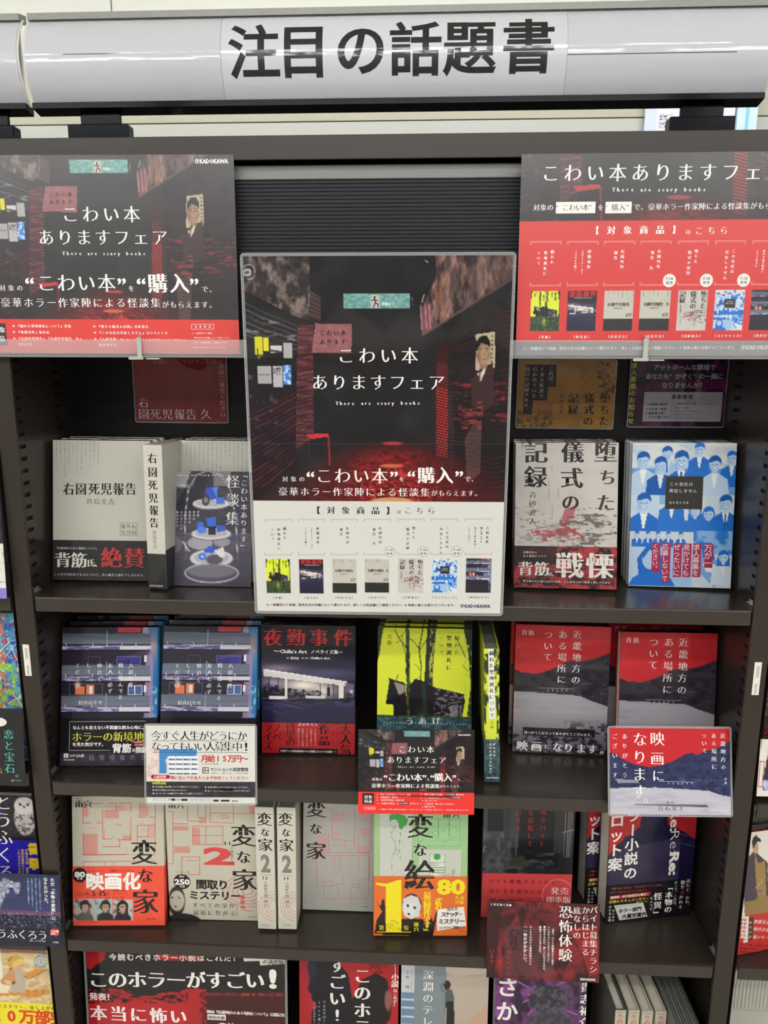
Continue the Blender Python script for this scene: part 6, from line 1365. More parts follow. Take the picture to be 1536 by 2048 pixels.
    for p in (((752, 300), (760, 345), (790, 410), (755, 500), (765, 640)), ((826, 290), (820, 350), (812, 400), (826, 520), (826, 640)), ((785, 250), (780, 290), (752, 310)), ((800, 290), (826, 320)), ((782, 360), (790, 440), (772, 462), (800, 470), (806, 440), (812, 360)), ((752, 235), (745, 260), (768, 280), (785, 260))): a.line(p, 3, G)
    a.poly([(742, 178), (800, 168), (850, 180), (880, 215), (868, 250), (848, 262), (830, 290), (812, 278), (806, 240), (790, 215), (765, 212), (742, 232)], '3da04a')
    a.line([(760, 262), (772, 264)], 3, 'b9a'); 
    for p in (((940, 205), (940, 408), (1262, 405)), ((950, 270), (1030, 230), (1110, 320), (1180, 240), (1255, 300)), ((960, 380), (1050, 300), (1130, 380), (1240, 330)), ((1100, 210), (1100, 408)), ((1180, 210), (1180, 405))): a.line(p, 2.6, '5f9058')
    for i in range(9): a.line([(950, 215 + i * 21), (1255, 215 + i * 21)], 1.4, '7fae74', .5)
    a.BX(948, 208, 1258, 404, 2.5, '5f9058'); a.poly([(1035, 465), (1145, 460), (1150, 640), (1038, 640)], 'd5d8ca'); a.BX(1034, 462, 1148, 640, 3, '3f8a45')
    for i in range(8): a.line([(1038, 505 + i * 18), (1148, 502 + i * 18)], 5 if i % 2 else 3, '3f8a45')
    a.ell(1090, 480, 26, 22, '2f9a42'); a.line([(1200, 640), (1202, 575), (1214, 568), (1218, 640)], 4, '3f8a45'); a.line([(1160, 610), (1190, 600)], 3, '3f8a45')
    for yy in np.arange(120, 640, 12): a.line([(668, yy), (668, yy + 6)], 2.4, '3f8a45', .8); a.line([(908, yy), (908, yy + 6)], 2.4, '5a9a58', .6)
    a.layer += 1
    def bigE(a):
        a.layer += 1
        for ch, y, s_, x in (('変', 258, 196, 968), ('な', 432, 108, 966), ('絵', 605, 226, 962)): a.h(ch, x - 80, x + 80, y, s_, K, 'M')
    a.h('雨穴', 1130, 1262, 176, 54, K, 'M'); bigE(a)
    b, bh = band_art('e', [(745.5, 1752), (936, 1750), (934, 1869), (745.8, 1872.5)], 'dd6c2e', 'c85c24', res=1.5)
    b.cs(570, 1580, 3.572); b.mott(1, 'e2773a', 60, 60, 3, .5, .9, .4)
    b.poly([(634, 1032), (650, 930), (690, 870), (652, 812), (678, 830), (690, 780), (704, 784), (712, 850), (716, 1032)], '1f1b1c'); b.poly([(1080, 870), (1092, 862), (1075, 960), (1060, 1032), (1000, 1032), (1030, 930), (1048, 900), (1060, 940)], '1f1b1c')
    b.ell(905, 830, 72, 92, '1b1718'); b.poly([(820, 920), (985, 920), (1060, 1040), (690, 1040), (740, 985), (830, 975)], '1b1718'); b.poly([(832, 840), (845, 775), (895, 748), (950, 762), (974, 830), (960, 900), (900, 922), (850, 898)], 'd3d2cc'); b.ell(890, 850, 40, 50, 'e3e2dd', .6, .5)
    b.ell(876, 824, 10, 11, '1b1718'); b.ell(926, 838, 10, 11, '1b1718'); b.ell(884, 884, 9, 8, '2b2524'); b.layer += 1; Y_ = 'f0df22'
    b.P([(722, 668), (806, 640), (828, 638), (830, 1014), (718, 1014), (716, 690), (644, 676), (642, 662)], Y_); b.R(650, 1014, 900, 1019, Y_, 0)
    b.w('80', 1086, 1292, 684, 150, Y_, 'B'); b.h('万部', 1216, 1284, 762, 34, Y_, 'm'); b.h('突破', 1216, 1284, 794, 34, Y_, 'm'); b.v('「私の', 1098, 745, 850, 52, Y_, 'M'); b.v('最高傑作です」', 1018, 724, 1030, 58, Y_, 'B' if False else 'M'); b.v('雨穴', 938, 940, 1010, 36, Y_, 'M')
    b.h('第', 664, 708, 988, 42, Y_, 'm'); b.h('位', 846, 886, 984, 40, Y_, 'm')
    for i, t_ in enumerate(('単行本', '2023年間', '「本の雑誌」2023', '国内ランキング', '「ミステリ」文芸部')): b.h(t_, 774 - len(t_) * 6.4, 774 + len(t_) * 6.4, 936 + i * 15, 11.5, '3a3410', 't')
    b.P([(1092, 848), (1280, 826), (1284, 858), (1296, 962), (1090, 1002), (1086, 930)], 'efece4', 0); b.layer += 1
    b.h('国民的', 1158, 1238, 848, 24, K, 'b', y1=842); b.h('スケッチ・', 1118, 1276, 884, 40, K, 'B', y1=878); b.h('ミステリー', 1098, 1286, 934, 42, K, 'B', y1=928); b.h('コミカライズ開始!!', 1098, 1286, 982, 24, K, 'b', y1=972); b.h('双葉社', 1236, 1280, 1000, 13, '4a2010', 'm')
    bigE(b)
    book('mystery_book', P['e'], .019, a, 'green picture book with orange band, huge yellow 1 and white mask', band=(b, bh), spinecol='8fb87c', backcol='8fb87c', mat='gloss', wrap=False, pages='paperw')
    # dark alley job book
    q = [(973, 1605), (1149, 1609), (1145, 1830), (969, 1826)]
    a = A_('baito', q, '26262a', res=1.8); a.cs(950, 1580, 2.621)
    a.rect(55, 0, 200, 400, '4b4d55', .9, '3c3d42'); a.mott((a.X < 200), '63666e', 26, 40, 3, .5, .7, .7); a.rect(78, 60, 160, 218, '1c1d22'); a.rect(165, 100, 200, 270, '35363b'); a.line([(70, 295), (62, 300), (62, 318), (72, 318)], 5, '8a8c90'); a.rect(195, 120, 240, 300, '55565a', .5); a.line([(225, 120), (225, 340)], 3, '6b6c70', .7)
    a.rect(240, 60, 440, 400, '19191d', .7); a.rect(420, 90, 470, 330, '3a3b40', .7); a.mott((a.Y > 320) * (a.X < 420), '5a5b5e', 50, 16, 5, .5, .68, .7); a.poly([(190, 350), (260, 340), (300, 400), (160, 400)], '4a4b38', .6)
    for x in (475, 487, 497, 508): a.line([(x, 100), (x - 4, 350)], 3, '9a9a96', .7)
    a.line([(460, 230), (520, 215)], 4, 'a9a9a4', .7); a.layer += 1; RR = 'ae2a30'
    a.v('或るバイト', 360, 110, 300, 34, RR, 'm'); a.v('を募集して', 298, 115, 300, 34, RR, 'm'); a.v('います', 234, 115, 225, 34, RR, 'm')
    b, bh = band_art('baito', [(972, 1735), (1149, 1733.5), (1145, 1830), (969, 1826)], 'cf4a4c', 'b83a3e')
    b.cs(950, 1580, 2.621); b.layer += 1; b.h('バイト募集チラシから', 85, 440, 450, 27, '5a1c20', 't'); b.h('はじまる底なしの', 85, 368, 502, 29, '5a1c20', 't'); b.h('恐怖体験', 85, 268, 560, 38, '4a1418', 't')
    b.E(445, 520, 82, 90, 'e8a8a4', 1, 40, ring=3); b.h('発売', 405, 505, 497, 46, W_, 'm'); b.h('即重版', 382, 516, 547, 44, W_, 'm')
    book('horror_book', P['baito'], .018, a, 'dark alley cover book with red vertical title and red band, behind the red-black card', band=(b, bh), spinecol='1f1f22', backcol='1f1f22', mat='gloss', wrap=False, pages='paperw', bandt=.0006)
    # hooded figure with laptop book, two copies
    q = [(1217, 1610), (1390, 1618), (1381, 1824), (1210.6, 1842.5)]
    a = A_('re', q, 'b3242a', res=1.6); a.cs(950, 1580, 2.621); a.mott(1, 'bf2c32', 50, 50, 3, .4, .8, .5)
    a.poly([(865, 200), (880, 100), (960, 60), (1000, 110), (1012, 205), (1090, 245), (1150, 290), (1150, 700), (680, 700), (690, 340), (745, 280)], '1b173c'); a.mott(a.pmask([(865, 200), (1012, 205), (1150, 290), (1150, 460), (690, 460), (745, 260)]), '15112e', 26, 50, 4, .45, .65, .8); a.ell(940, 140, 50, 60, '2f2759', .7, .3)
    for p in (((1060, 250), (1130, 275)), ((1080, 300), (1140, 320)), ((1000, 280), (1040, 330))): a.line(p, 3, '6b649a', .6)
    a.poly([(718, 310), (1075, 272), (1068, 490), (690, 490)], '332e48'); a.mott(a.pmask([(718, 310), (1075, 272), (1068, 490), (690, 490)]), '2a2442', 90, 80, 5, .4, .7, .8); a.layer += 1
    a.v('ラー小説の', 830, 105, 465, 74, W_, 'b'); a.v('ロット案', 740, 120, 420, 76, W_, 'b')
    for t_, y0, y1, st in (('Re:', 130, 240, 'b'), ('Re:', 240, 340, 'l'), ('Re:', 340, 450, 'B')): a.w(t_, 1048, y1, y0, 66, W_, st, vert=True)
    a.v('斎', 1108, 128, 158, 30, '3a1018', 'b'); a.w('Saito Rei', 1112, 240, 160, 12, '8a3a3c', 'r', vert=True)
    b, bh = band_art('re', [(1213, 1766), (1383, 1748), (1381, 1824), (1210.6, 1842.5)], '17151a', '121014', res=1.6)
    b.cs(950, 1580, 2.621); b.layer += 1; sl = -.09
    b.h('「何それこわい」「なるほどそうくるか」', 706, 985, 501, 15, 'e0674a', 'm', y1=476); b.h('新鋭の著者があなたに仕掛ける', 706, 900, 522, 13, 'b0402e', 't', y1=505); b.P([(704, 540), (920, 514), (912, 536), (706, 558)], 'b32c30', 0); b.layer += 1; b.h('書評家・杉江松恋氏も瞠目！', 708, 910, 549, 15, W_, 'b', y1=526)
    b.h('震撼のモキュメンタリー', 702, 910, 572, 19, 'e3d23a', 'M', y1=550); b.h('ホラー！', 842, 910, 574, 18, 'e3d23a', 'M', y1=566); b.P([(728, 590), (880, 574), (905, 650), (758, 672)], 'd9d7d2', 0); b.layer += 1; b.h('第10回 カクヨム Web小説コンテスト', 740, 850, 598, 7, '333', 't', y1=586); b.h('ホラー部門', 752, 872, 622, 25, '222', 'B', y1=606); b.h('大賞受賞作', 770, 900, 652, 27, '222', 'B', y1=636)
    b.v('読むと', 1114, 442, 515, 22, W_, 'm'); b.v('われ、', 1114, 535, 600, 22, W_, 'm'); b.v('取り', 1086, 450, 500, 26, W_, 'm'); b.v('憑', 1086, 505, 530, 24, 'a02a30', 'm'); b.v('かれる', 1080, 530, 610, 24, W_, 'm'); b.v('だって、これは、', 1050, 455, 600, 19, W_, 'm')
    b.v('「本物の', 1016, 470, 630, 42, W_, 'M'); b.v('怪異」', 958, 515, 660, 46, W_, 'B' if False else 'M'); b.v('なのです──', 924, 540, 660, 19, W_, 'm'); b.v('カクヨム発', 708, 590, 680, 15, W_, 'b'); b.v('角川書店', 726, 610, 680, 12, W_, 't')
    book('horror_book', P['re'], .033, a, 'red and black book with hooded figure and laptop, right end of lower shelf', band=(b, bh), spinecol='1b1538', backcol='1b1538', mat='gloss', wrap=False, pages='paper', copies=1, cdx=-.016, step=.036,
         group='hooded figure books at the right end of the lower shelf', copylabels=['second hooded figure book, behind and left of the first, mostly hidden'])
M['film_grey'] = new_mat('grey page tops', (.30, .30, .28), .3, coat=.6)
row3()

# ------------------------------------------------------------------ row 4 (bottom of the frame) and the job card
def row4():
    K = '1f1c1c'; W_ = 'f0ece6'
    q = [(974, 1798), (1198, 1806), (1199, 1967), (973, 1954)]; p = (.1409, -.0120, .6502, -.84, 11, -.34, .1503, .1055); a = Art(q, p[6], p[7], '5c1a22', 1.6); a.cs(950, 1580, 2.621)
    a.rect(50, 560, 700, 640, '45141c', .8); a.mott(1, '86222a', 70, 60, 3, .45, .68, .9); a.mott(1, '2b0f16', 50, 70, 4, .5, .68, .9); a.poly([(640, 700), (650, 960), (600, 980), (560, 850), (480, 720)], 'a3222a', .7); a.poly([(60, 600), (140, 600), (100, 980), (60, 980)], '2a1016', .8); a.rect(155, 710, 410, 975, '4f4348', .45); a.layer += 1
    a.h('くるむあくむ●', 78, 190, 594, 15, W_, 'b'); D = '1f0d10'
    for ch, x, y, s_ in (('或', 112, 652, 54), ('る', 166, 660, 48), ('バ', 214, 645, 44), ('イ', 258, 634, 40), ('ト', 300, 622, 38), ('を', 348, 604, 40), ('募', 200, 755, 70), ('集', 205, 810, 60)): a.h(ch, x - 25, x + 25, y, s_, D, 'm', sh=.2)
    a.v('バイト募集チラシ', 618, 598, 962, 43, W_, 'm'); a.v('からはじまる', 576, 600, 868, 42, W_, 'm'); a.v('底なしの', 530, 602, 778, 42, W_, 'm'); a.v('恐怖体験', 470, 594, 900, 74, W_, 'm')
    for x, t_, y0, y1 in ((404, '「或る、バイト体験者たちの話を', 712, 915), (382, 'インタビューしてきてください」', 708, 905), (360, '電話をするだけ、差し入れをするだけ、', 705, 955), (338, '映像チェックをするだけ。', 706, 860), (288, 'たったそれだけの業務内容なのに', 705, 915)): a.v(t_, x, y0, y1, 12.5, W_, 'b')
    a.v('──何かがおかしい。', 260, 702, 910, 20, W_, 'b'); a.v('或るバイト', 176, 828, 975, 28, 'b8343a', 'm'); a.v('を募集して', 132, 826, 970, 28, 'b8343a', 'm'); a.v('います', 88, 828, 910, 28, 'b8343a', 'm'); a.w('KADOKAWA', 552, 634, 992, 17, W_, 'B')
    pop_card('promotional_card', p, a, 'dark red promotional card with tall white vertical title hanging from the lower shelf edge', '501820', 0, z_sh=Z3, mat='gloss')
    # big black panel card
    pz = Z4
    def stand(name, x0, x1, ztop, y, t, art, label, cat, mat, side='333', yaw=0, lean=6, pages=None, backcol=None):
        Hh = ztop - Z4
        root = empty(name, snap(pose((x0, y, Z4 + .002, yaw, lean, 0)), art.W, t), label, cat)
        ex = [(*boxfaces(0, art.W, .0003, .0015, 0, art.H), side)]
        if t > .004: ex += [(*boxfaces(0, art.W, t - .0015, t, 0, art.H), backcol or side), (*boxfaces(art.W - .0015, art.W, .0015, t - .0015, 0, art.H), side)]
        link('cover' if t > .004 else 'printed_sheet', art.mesh('cover', extra=ex), M[mat], root)
        if pages: bbox_obj('page_block', M[pages], .003, art.W - .002, .0018, t - .0018, .002, art.H - .003, root)
        return root
    # the art quads: known top edge, the sheet's size fixes the rest
    def qd(x0, x1, y0, hpx, sl=0, nar=.955): w_ = x1 - x0; return [(x0, y0), (x1, y0 + sl), (x1 - w_ * (1 - nar) * (x1 > 768) - 10 * (x1 > 900) + 8 * (x1 < 700), y0 + hpx + sl), (x0 + 14 * (x0 < 500), y0 + hpx)]
    # black laminated panel
    a = Art([(187, 1887), (584, 1904), (586, 2156), (199, 2136)], .297, .207, '1c1a1c', 2.0); a.cs(100, 1870, 2.194)
    a.poly([(195, 60), (280, 60), (275, 110), (240, 130), (215, 155), (200, 150)], 'a8222a'); a.poly([(495, 80), (700, 85), (695, 118), (500, 112)], 'b0242c'); a.mott((a.Y < 260) * 1., '2a282b', 90, 30, 3, .5, .8, .7)
    m = ((a.Y > 255 + 26 * (a.nz(40, 8, 5) - .5) * 2 + 14 * np.sin(a.X / 60)) * (a.X < 1090 - 0 * a.X)); a.mix(m * (a.X > 185) * (a.X < 720 + 90 * (a.nz(30, 12, 6) - .5)), 'ad2028'); a.mix((a.Y > 250) * (a.X > 690), '4a181a', .8); a.rect(185, 275, 630, 500, 'b3222a', 1)
    a.mott((a.Y > 235) * (a.Y < 300) * (a.X < 640), '1c1a1c', 26, 7, 7, .5, .6); a.mott((a.X > 620) * (a.X < 720) * (a.Y > 240), 'a8242a', 12, 9, 8, .5, .6); a.layer += 1
    a.h('今読むべきホラー小説はこれだ！', 292, 870, 99, 34, W_, 'b', y1=104); a.h('このホラーがすごい', 205, 975, 196, 88, W_, 'M', y1=202); a.h('!', 975, 1045, 192, 118, W_, 'B', sx=1.3)
    a.P([(880, 96), (955, 92), (1080, 106), (1078, 130), (955, 136), (952, 116), (884, 118)], 'e3dfd8', 0); a.layer += 1; a.h('の決定版', 964, 1060, 120, 25, K, 'b'); a.h('『このミステリーがすごい！』編集部 編　定価900円（税込）', 708, 1062, 262, 16, '9c3a3a', 'b', y1=264)
    a.h('発表！', 208, 320, 270, 37, W_, 'b'); a.h('本当に怖い', 206, 640, 340, 78, W_, 'M'); a.h('映画『近畿地方のある場所について』公開記念', 722, 1062, 337, 18, W_, 'M'); a.R(724, 350, 804, 374, 'e3dfd8'); a.h('特別対談', 728, 800, 362, 17, K, 'b'); a.h('背筋×白石晃士', 770, 1050, 402, 40, W_, 'M')
    a.h('を読む夏', 230, 560, 430, 70, W_, 'M')
    r = stand('poster', -.4430, 0, .61, .030, .001, a, 'wide black and red laminated poster announcing horror novels, below the lower shelf', 'poster', 'lamin', lean=4)
    pouch(r, a.W, a.H, .003, .003); r.matrix_world = Matrix.Translation((0, 0, .0036)) @ r.matrix_world
    # red magazine
    a = Art([(599, 1889), (798, 1898), (795, 2146), (599, 2136)], .149, .200, 'ab1f28', 1.8); a.cs(100, 1870, 2.194); a.mott(1, 'b8262e', 60, 60, 3, .4, .8, .5)
    a.poly([(1140, 90), (1200, 80), (1260, 110), (1310, 180), (1330, 300), (1350, 600), (1130, 600), (1150, 330), (1175, 320), (1150, 285), (1146, 262), (1130, 240), (1142, 200), (1132, 150)], '171620'); a.poly([(1330, 600), (1320, 300), (1370, 200), (1430, 170), (1480, 200), (1500, 300), (1495, 370), (1470, 400), (1500, 460), (1520, 600)], '1c1618'); a.ell(1484, 290, 16, 45, 'a8685c', .8, .4); a.line([(1494, 330), (1488, 345)], 5, '7c2a2c')
    a.glow(1150, 150, 18, 60, '2b3550', .8); a.layer += 1
    a.v('すごい!', 1262, 100, 390, 76, W_, 'M'); a.v('このホラー', 1372, 145, 520, 78, W_, 'M'); a.w('2025', 1398, 1478, 142, 36, '6a1418', 'M', y1=136); a.h('年版', 1425, 1462, 165, 20, '6a1418', 'M'); a.v('ラー小説', 1516, 110, 235, 34, W_, 'M'); a.v('はこれだ！', 1516, 240, 320, 18, W_, 'M'); a.v('フォルクローレQ', 1204, 290, 420, 15, 'ccc', 't'); a.v('『このミステリーがすごい』', 1160, 290, 460, 13, 'ccc', 't'); a.v('2000選！', 1182, 290, 400, 13, 'ccc', 't')
    stand('magazine', -.1290, 0, .60, .050, .012, a, 'red magazine with two black silhouetted heads and brush title', 'magazine', 'gloss', '8b1a20', pages='paperw')
    # grey-green telepath book
    a = Art([(803, 1912), (979, 1919), (972, 2143), (801, 2134)], .130, .188, '8d9494', 1.8); a.cs(780, 1870, 2.032)
    a.rect(40, 100, 98, 600, 'c9cdd0'); a.rect(46, 235, 98, 600, '4a6a94', .7); [a.rect(46, 262 + i * 34, 98, 270 + i * 34, 'dfe3e8', .8) for i in range(6)]
    a.rect(98, 100, 225, 600, '7f8b90'); a.rect(225, 100, 400, 600, 'b9ac9c'); a.poly([(225, 110), (395, 110), (392, 160), (262, 172), (225, 150)], 'c9beb0'); a.poly([(262, 600), (290, 380), (400, 280), (400, 600)], 'c79c84', .7); a.line([(225, 110), (225, 600)], 3, '5b6468')
    a.ell(232, 206, 14, 19, '2f2320'); a.poly([(222, 232), (236, 222), (252, 226), (262, 262), (258, 275), (228, 275)], '55605a'); a.line([(228, 232), (212, 232), (206, 208), (222, 196)], 8, '6a746c'); a.poly([(228, 275), (260, 274), (266, 600), (226, 600)], '26262a'); a.layer += 1
    a.v('深淵のテレパス', 156, 142, 470, 46, W_, 'm'); a.v('上條一輝', 72, 145, 225, 16, K, 'm'); a.w('Kamijo Kazuki', 88, 225, 145, 7, '555', 'r', vert=True)
    stand('horror_book', .0240, 0, .6, .060, .020, a, 'grey book picturing a woman leaning her head against a wall', 'book', 'gloss', '9b958c', pages='paperw', lean=3)
    # purple star book
    a = Art([(992, 1916), (1175, 1924), (1167, 2162), (986, 2153)], .134, .190, '5c3560', 1.8); a.cs(780, 1870, 2.032); a.mott(1, '8a4a8c', 50, 40, 3, .45, .7); a.mott(1, '2e2034', 40, 50, 4, .5, .65); 
    for p_ in (((510, 190), (700, 300)), ((720, 190), (540, 280)), ((560, 250), (760, 330)), ((680, 210), (560, 330))): a.line(p_, 8, '7c2a74', .9); a.line(p_, 3, 'c48ac8', .8)
    a.poly([(560, 260), (600, 210), (690, 215), (740, 270), (720, 300), (570, 300)], '35303c'); a.poly([(590, 300), (710, 300), (700, 330), (740, 345), (720, 600), (580, 600), (560, 345), (600, 330)], '3f3a46'); a.mott(a.pmask([(560, 210), (740, 210), (740, 500), (560, 500)]), '57505e', 14, 14, 5, .5, .65); a.layer += 1
    a.v('さかさ星', 478, 168, 560, 92, W_, 'b'); a.v('貴志祐介', 796, 196, 385, 46, W_, 'M')
    stand('horror_book', .1640, 0, .6, .052, .026, a, 'purple book with huge white brush hiragana and pagoda picture', 'book', 'gloss', 'c8c0c4', pages='paper')
    # small white pocket books, spines up and out, then thin grey ones, in perspective to the right
    for i in range(4):
        x = .3300 + i * .0189; s = Art(None, .0154, .150, 'bdb6a2', 2.2); s.un(); s.layer += 1
        s.v('冬の', 50, 44, 150, 62, 'b2303a', 'm'); s.v('ジェリー', 50, 160, 330, 46, 'b2303a', 'm'); s.R(12, 20, 88, 26, '77706a', 0)
        W = .105; H = .150; lift = 0
        mw = Matrix.Translation((x, .0300, Z4 + .0005)) @ Matrix.Rotation(R_(-90 + 3), 4, 'Z') @ Matrix.Rotation(R_(0), 4, 'X') @ Matrix.Translation((-W, 0, 0))
        spine_book('pocket_book', mw, W, H, .0154, s, 'bdb6a2' if i else '55504c', ['leftmost', 'second from left', 'third from left', 'rightmost'][i] + ' of the four cream pocket books standing spine out', 'book', 'cream pocket books, bottom row', pages='paper', mat='print')
    for i in range(5):
        x = .4045 + i * .0083; h_ = .155 - (i == 4) * .012
        mw = Matrix.Translation((x, .004, Z4 + .0005)) @ Matrix.Rotation(R_(-90 + 1), 4, 'Z') @ Matrix.Translation((-.105, 0, 0)); s = Art(None, .0070, h_, '5b5b58', 3)
        spine_book('pocket_book', mw, .105, h_, .0070, s, '6b6b66', ['leftmost thin grey booklet beside the cream pocket books', 'second thin grey booklet from the cream pocket books', 'middle one of the five thin grey booklets, bottom right', 'fourth thin grey booklet from the cream pocket books', 'rightmost and lowest of the thin grey booklets, bottom right'][i], 'book', 'thin grey booklets, bottom row', pages='film_grey', mat='print')
row4()
# ------------------------------------------------------------------ neighbouring bays and the displays far behind
def neighbours():
    W_ = 'f2eee8'; K = '222'
    def sheet(name, p, a, label, dark, mat='gloss', cat='card', t=.0008, z_sh=None):
        root = empty(name, pose(p), label, cat); link('printed_sheet', a.mesh('printed_sheet', extra=[(*boxfaces(0, a.W, .0001, t, 0, a.H), dark)]), M[mat], root)
        if z_sh is not None:
            holder(root, p, a.W, a.H, z_sh, .02)
        return root
    # left bay, top: dark purple card with pale lower half
    p = (-.582, -.0150, 1.1760, 0, 3, 0, .110, .205)
    a = Art([(-167, 872), (-1, 874), (26, 1193), (-149, 1190)], .110, .205, '2a2230', 2); a.cs(0, 850, 5.12); a.mott(1, '3c3246', 60, 60, 3); a.ell(-8, 690, 55, 118, '8fb2c8', 1, .1); a.ell(5, 650, 14, 40, 'b9d0dc', .6, .5)
    (_, v0) = a.pl(50, 1180); (_, v1) = a.pl(50, 1645); a.img = np.where((a.V > v0)[..., None], hx('e4e1d8')[None, None], a.img); a.img = np.where((a.V > v1)[..., None], hx('8f7fd0')[None, None], a.img); a.layer += 1
    a.R(-200, 1238, 130, 1243, 'b9b6ae', 0)
    for x, t_ in ((82, '読書メーター'), (40, '読みたい本'), (2, 'ランキング'), (-36, '第１位')): a.v(t_, x, 1260, 1260 + 26 * len(t_), 25, K, 'm')
    a.w('bookmeter', -60, 60, 1418, 13, K, 'r'); a.w('since 2014', -60, 75, 1446, 11, K, 'r'); a.h('東京創元社', 8, 124, 1578, 20, '44413c', 't')
    r = sheet('promotional_card', p, a, 'tall card with dark top, pale lower half and lilac foot, left neighbouring bay', '333', z_sh=Z1)
    # colourful book
    p = (-.6160, .0250, .9290, 0, 6, 0, .130, .206)
    a = Art([(-133, 1215), (53, 1218), (64, 1518), (-118, 1512)], .130, .206, '4f8fb8', 2); a.cs(0, 1220, 2.475)
    a.mott(1, '5fb0c8', 22, 26, 3, .4, .55); a.mott(1, '2f5fa8', 18, 24, 4, .52, .6); a.mott(1, 'b8405a', 20, 24, 5, .6, .66); a.mott((a.Y > 250) * 1., '8fc84a', 26, 30, 6, .5, .56); a.mott((a.X < 30) * 1., 'd07a50', 14, 24, 7, .5, .6); a.mott(1, 'd8e6ea', 9, 11, 8, .68, .72)
    for q in (((30, 215), (95, 135)), ((40, 120), (90, 230)), ((50, 445), (130, 400)), ((70, 400), (125, 480)), ((0, 190), (60, 130))): a.L(list(q), 3, 'eef4f6')
    book('picture_book', p, .022, a, 'many-coloured picture book behind the black card in the left neighbouring bay', spinecol='dcdcd2', backcol='dcdcd2', mat='gloss', wrap=False)
    # black card with teal title
    p = (-.6200, -.0165, .9180, 0, 6, 0, .148, .105)
    a = Art([(-171, 1415), (48, 1420), (54, 1574), (-163, 1568)], .148, .105, '1f1d22', 2); a.cs(0, 1220, 2.475); a.mott(1, '2c2a31', 50, 60, 3); a.E(0, 560, 40, 22, 'e6e4de'); a.layer += 1; a.v('恋と宝石', 48, 592, 815, 52, '4fb8b0', 'm'); a.E(90, 826, 6, 6, '4fb8b0', 0, ring=2); a.R(62, 842, 76, 854, '77736e', 0); a.R(80, 846, 112, 850, '77736e', 0); a.w('石', 0, 16, 800, 30, 'd8c98a', 'm')
    sheet('promotional_card', p, a, 'black card with teal vertical title in the left neighbouring bay', '222', z_sh=Z2 + .012)
    # owl book and owl card
    p = (-.6180, .0280, .6710, 0, 6, 0, .130, .188)
    a = Art([(-89, 1589), (88, 1594), (97, 1843), (-77, 1836)], .130, .188, '16131c', 1.8); a.cs(0, 1220, 2.475); a.mott(1, '241d38', 60, 40, 3, .45, .7); a.mott((a.X < 40) * 1., '2c2560', 30, 40, 4, .5, .7)
    a.ell(133, 1020, 56, 92, 'b9b4b2', 1, .08); a.ell(125, 965, 48, 44, 'cfcac8', 1, .1); a.mott(a.pmask([(80, 1010), (190, 1010), (190, 1110), (80, 1110)]) * (((a.X - 133) / 54) ** 2 + ((a.Y - 1020) / 90) ** 2 < 1), '4a4448', 9, 8, 5, .5, .58); a.ell(106, 960, 7, 7, '1c181c'); a.ell(145, 962, 7, 7, '1c181c'); a.poly([(120, 968), (132, 968), (126, 982)], '1c181c'); a.line([(96, 950), (118, 958)], 3, '4a4448'); a.line([(156, 950), (134, 958)], 3, '4a4448')
    a.rect(-400, 1132, 300, 1600, '28209a'); a.layer += 1; a.v('とうふくろう', 20, 905, 1420, 86, W_, 'm'); a.v('衝撃', 176, 1142, 1290, 62, 'e0c030', 'B'); a.v('不穏な日常、静寂', 138, 1180, 1300, 16, 'e0c030', 't'); a.v('発売前重版のうえ', 118, 1180, 1300, 16, 'e0c030', 't'); a.v('これはあなたの話', 100, 1180, 1300, 15, 'e0c030', 't')
    book('horror_book', p, .020, a, 'dark book with white owl behind the owl card, left neighbouring bay', spinecol='16131c', backcol='16131c', mat='gloss', wrap=False)
    p = (-.5915, -.0175, .6740, 0, 6, 0, .148, .105)
    a = Art([(-90, 1741), (120, 1749), (125, 1893), (-83, 1884)], .148, .105, '1c2340', 1.8); a.cs(0, 1220, 2.475); a.rect(-400, 1280, 400, 1500, '1f2748', 1, '343a66'); a.mott((a.Y < 1520) * 1., '3c4678', 80, 40, 3, .5, .75, .7); a.rect(-400, 1478, 400, 1500, '8a4468', .6); a.rect(-400, 1500, 400, 1700, '15152a'); a.mott((a.Y > 1492) * (a.Y < 1570), '7c8ab0', 5, 4, 5, .62, .7); a.mott((a.Y > 1560) * 1., '262a48', 8, 6, 6, .55, .65)
    a.poly([(-60, 1500), (0, 1350), (20, 1322), (48, 1330), (60, 1350), (100, 1340), (104, 1362), (96, 1400), (80, 1402), (64, 1366), (40, 1376), (20, 1430), (0, 1480)], '7d8296'); a.mott(a.pmask([(-60, 1500), (0, 1350), (48, 1330), (104, 1352), (96, 1400), (64, 1366), (20, 1430)]), 'c0c4d0', 8, 8, 7, .5, .6); a.layer += 1
    a.v('ただ「本物の家族」に', 262, 1322, 1532, 21, W_, 'b'); a.v('なりたかった。', 228, 1320, 1460, 21, W_, 'b')
    for i in range(4): a.v((FILL[i * 5:] + FILL)[:17], 198 - i * 19, 1322, 1322 + (140, 150, 120, 110)[i] + 20, 9.5, '9fc8e6', 't')
    a.h('どうふくろう', -62, 240, 1594, 54, W_, 'm'); a.P([(250, 1580), (262, 1575), (268, 1564), (276, 1576), (292, 1572), (296, 1600), (280, 1612), (270, 1606), (252, 1606), (256, 1592)], 'c4262e', 0); a.layer += 1; a.h('大反響', 254, 294, 1585, 13, W_, 'b'); a.h('発売中!!', 254, 294, 1598, 10, W_, 'b'); a.h('定価1,870円（税込）', 150, 234, 1632, 8, W_, 't'); a.h('小学館', 264, 292, 1640, 10, W_, 't')
    sheet('promotional_card', p, a, 'dark blue owl card with white title over the left post', '1a1a30', z_sh=Z3 - .002)
    # bakery book
    p = (-.6175, .0070, Z4 + .0005, 0, 4, 0, .140, .215)
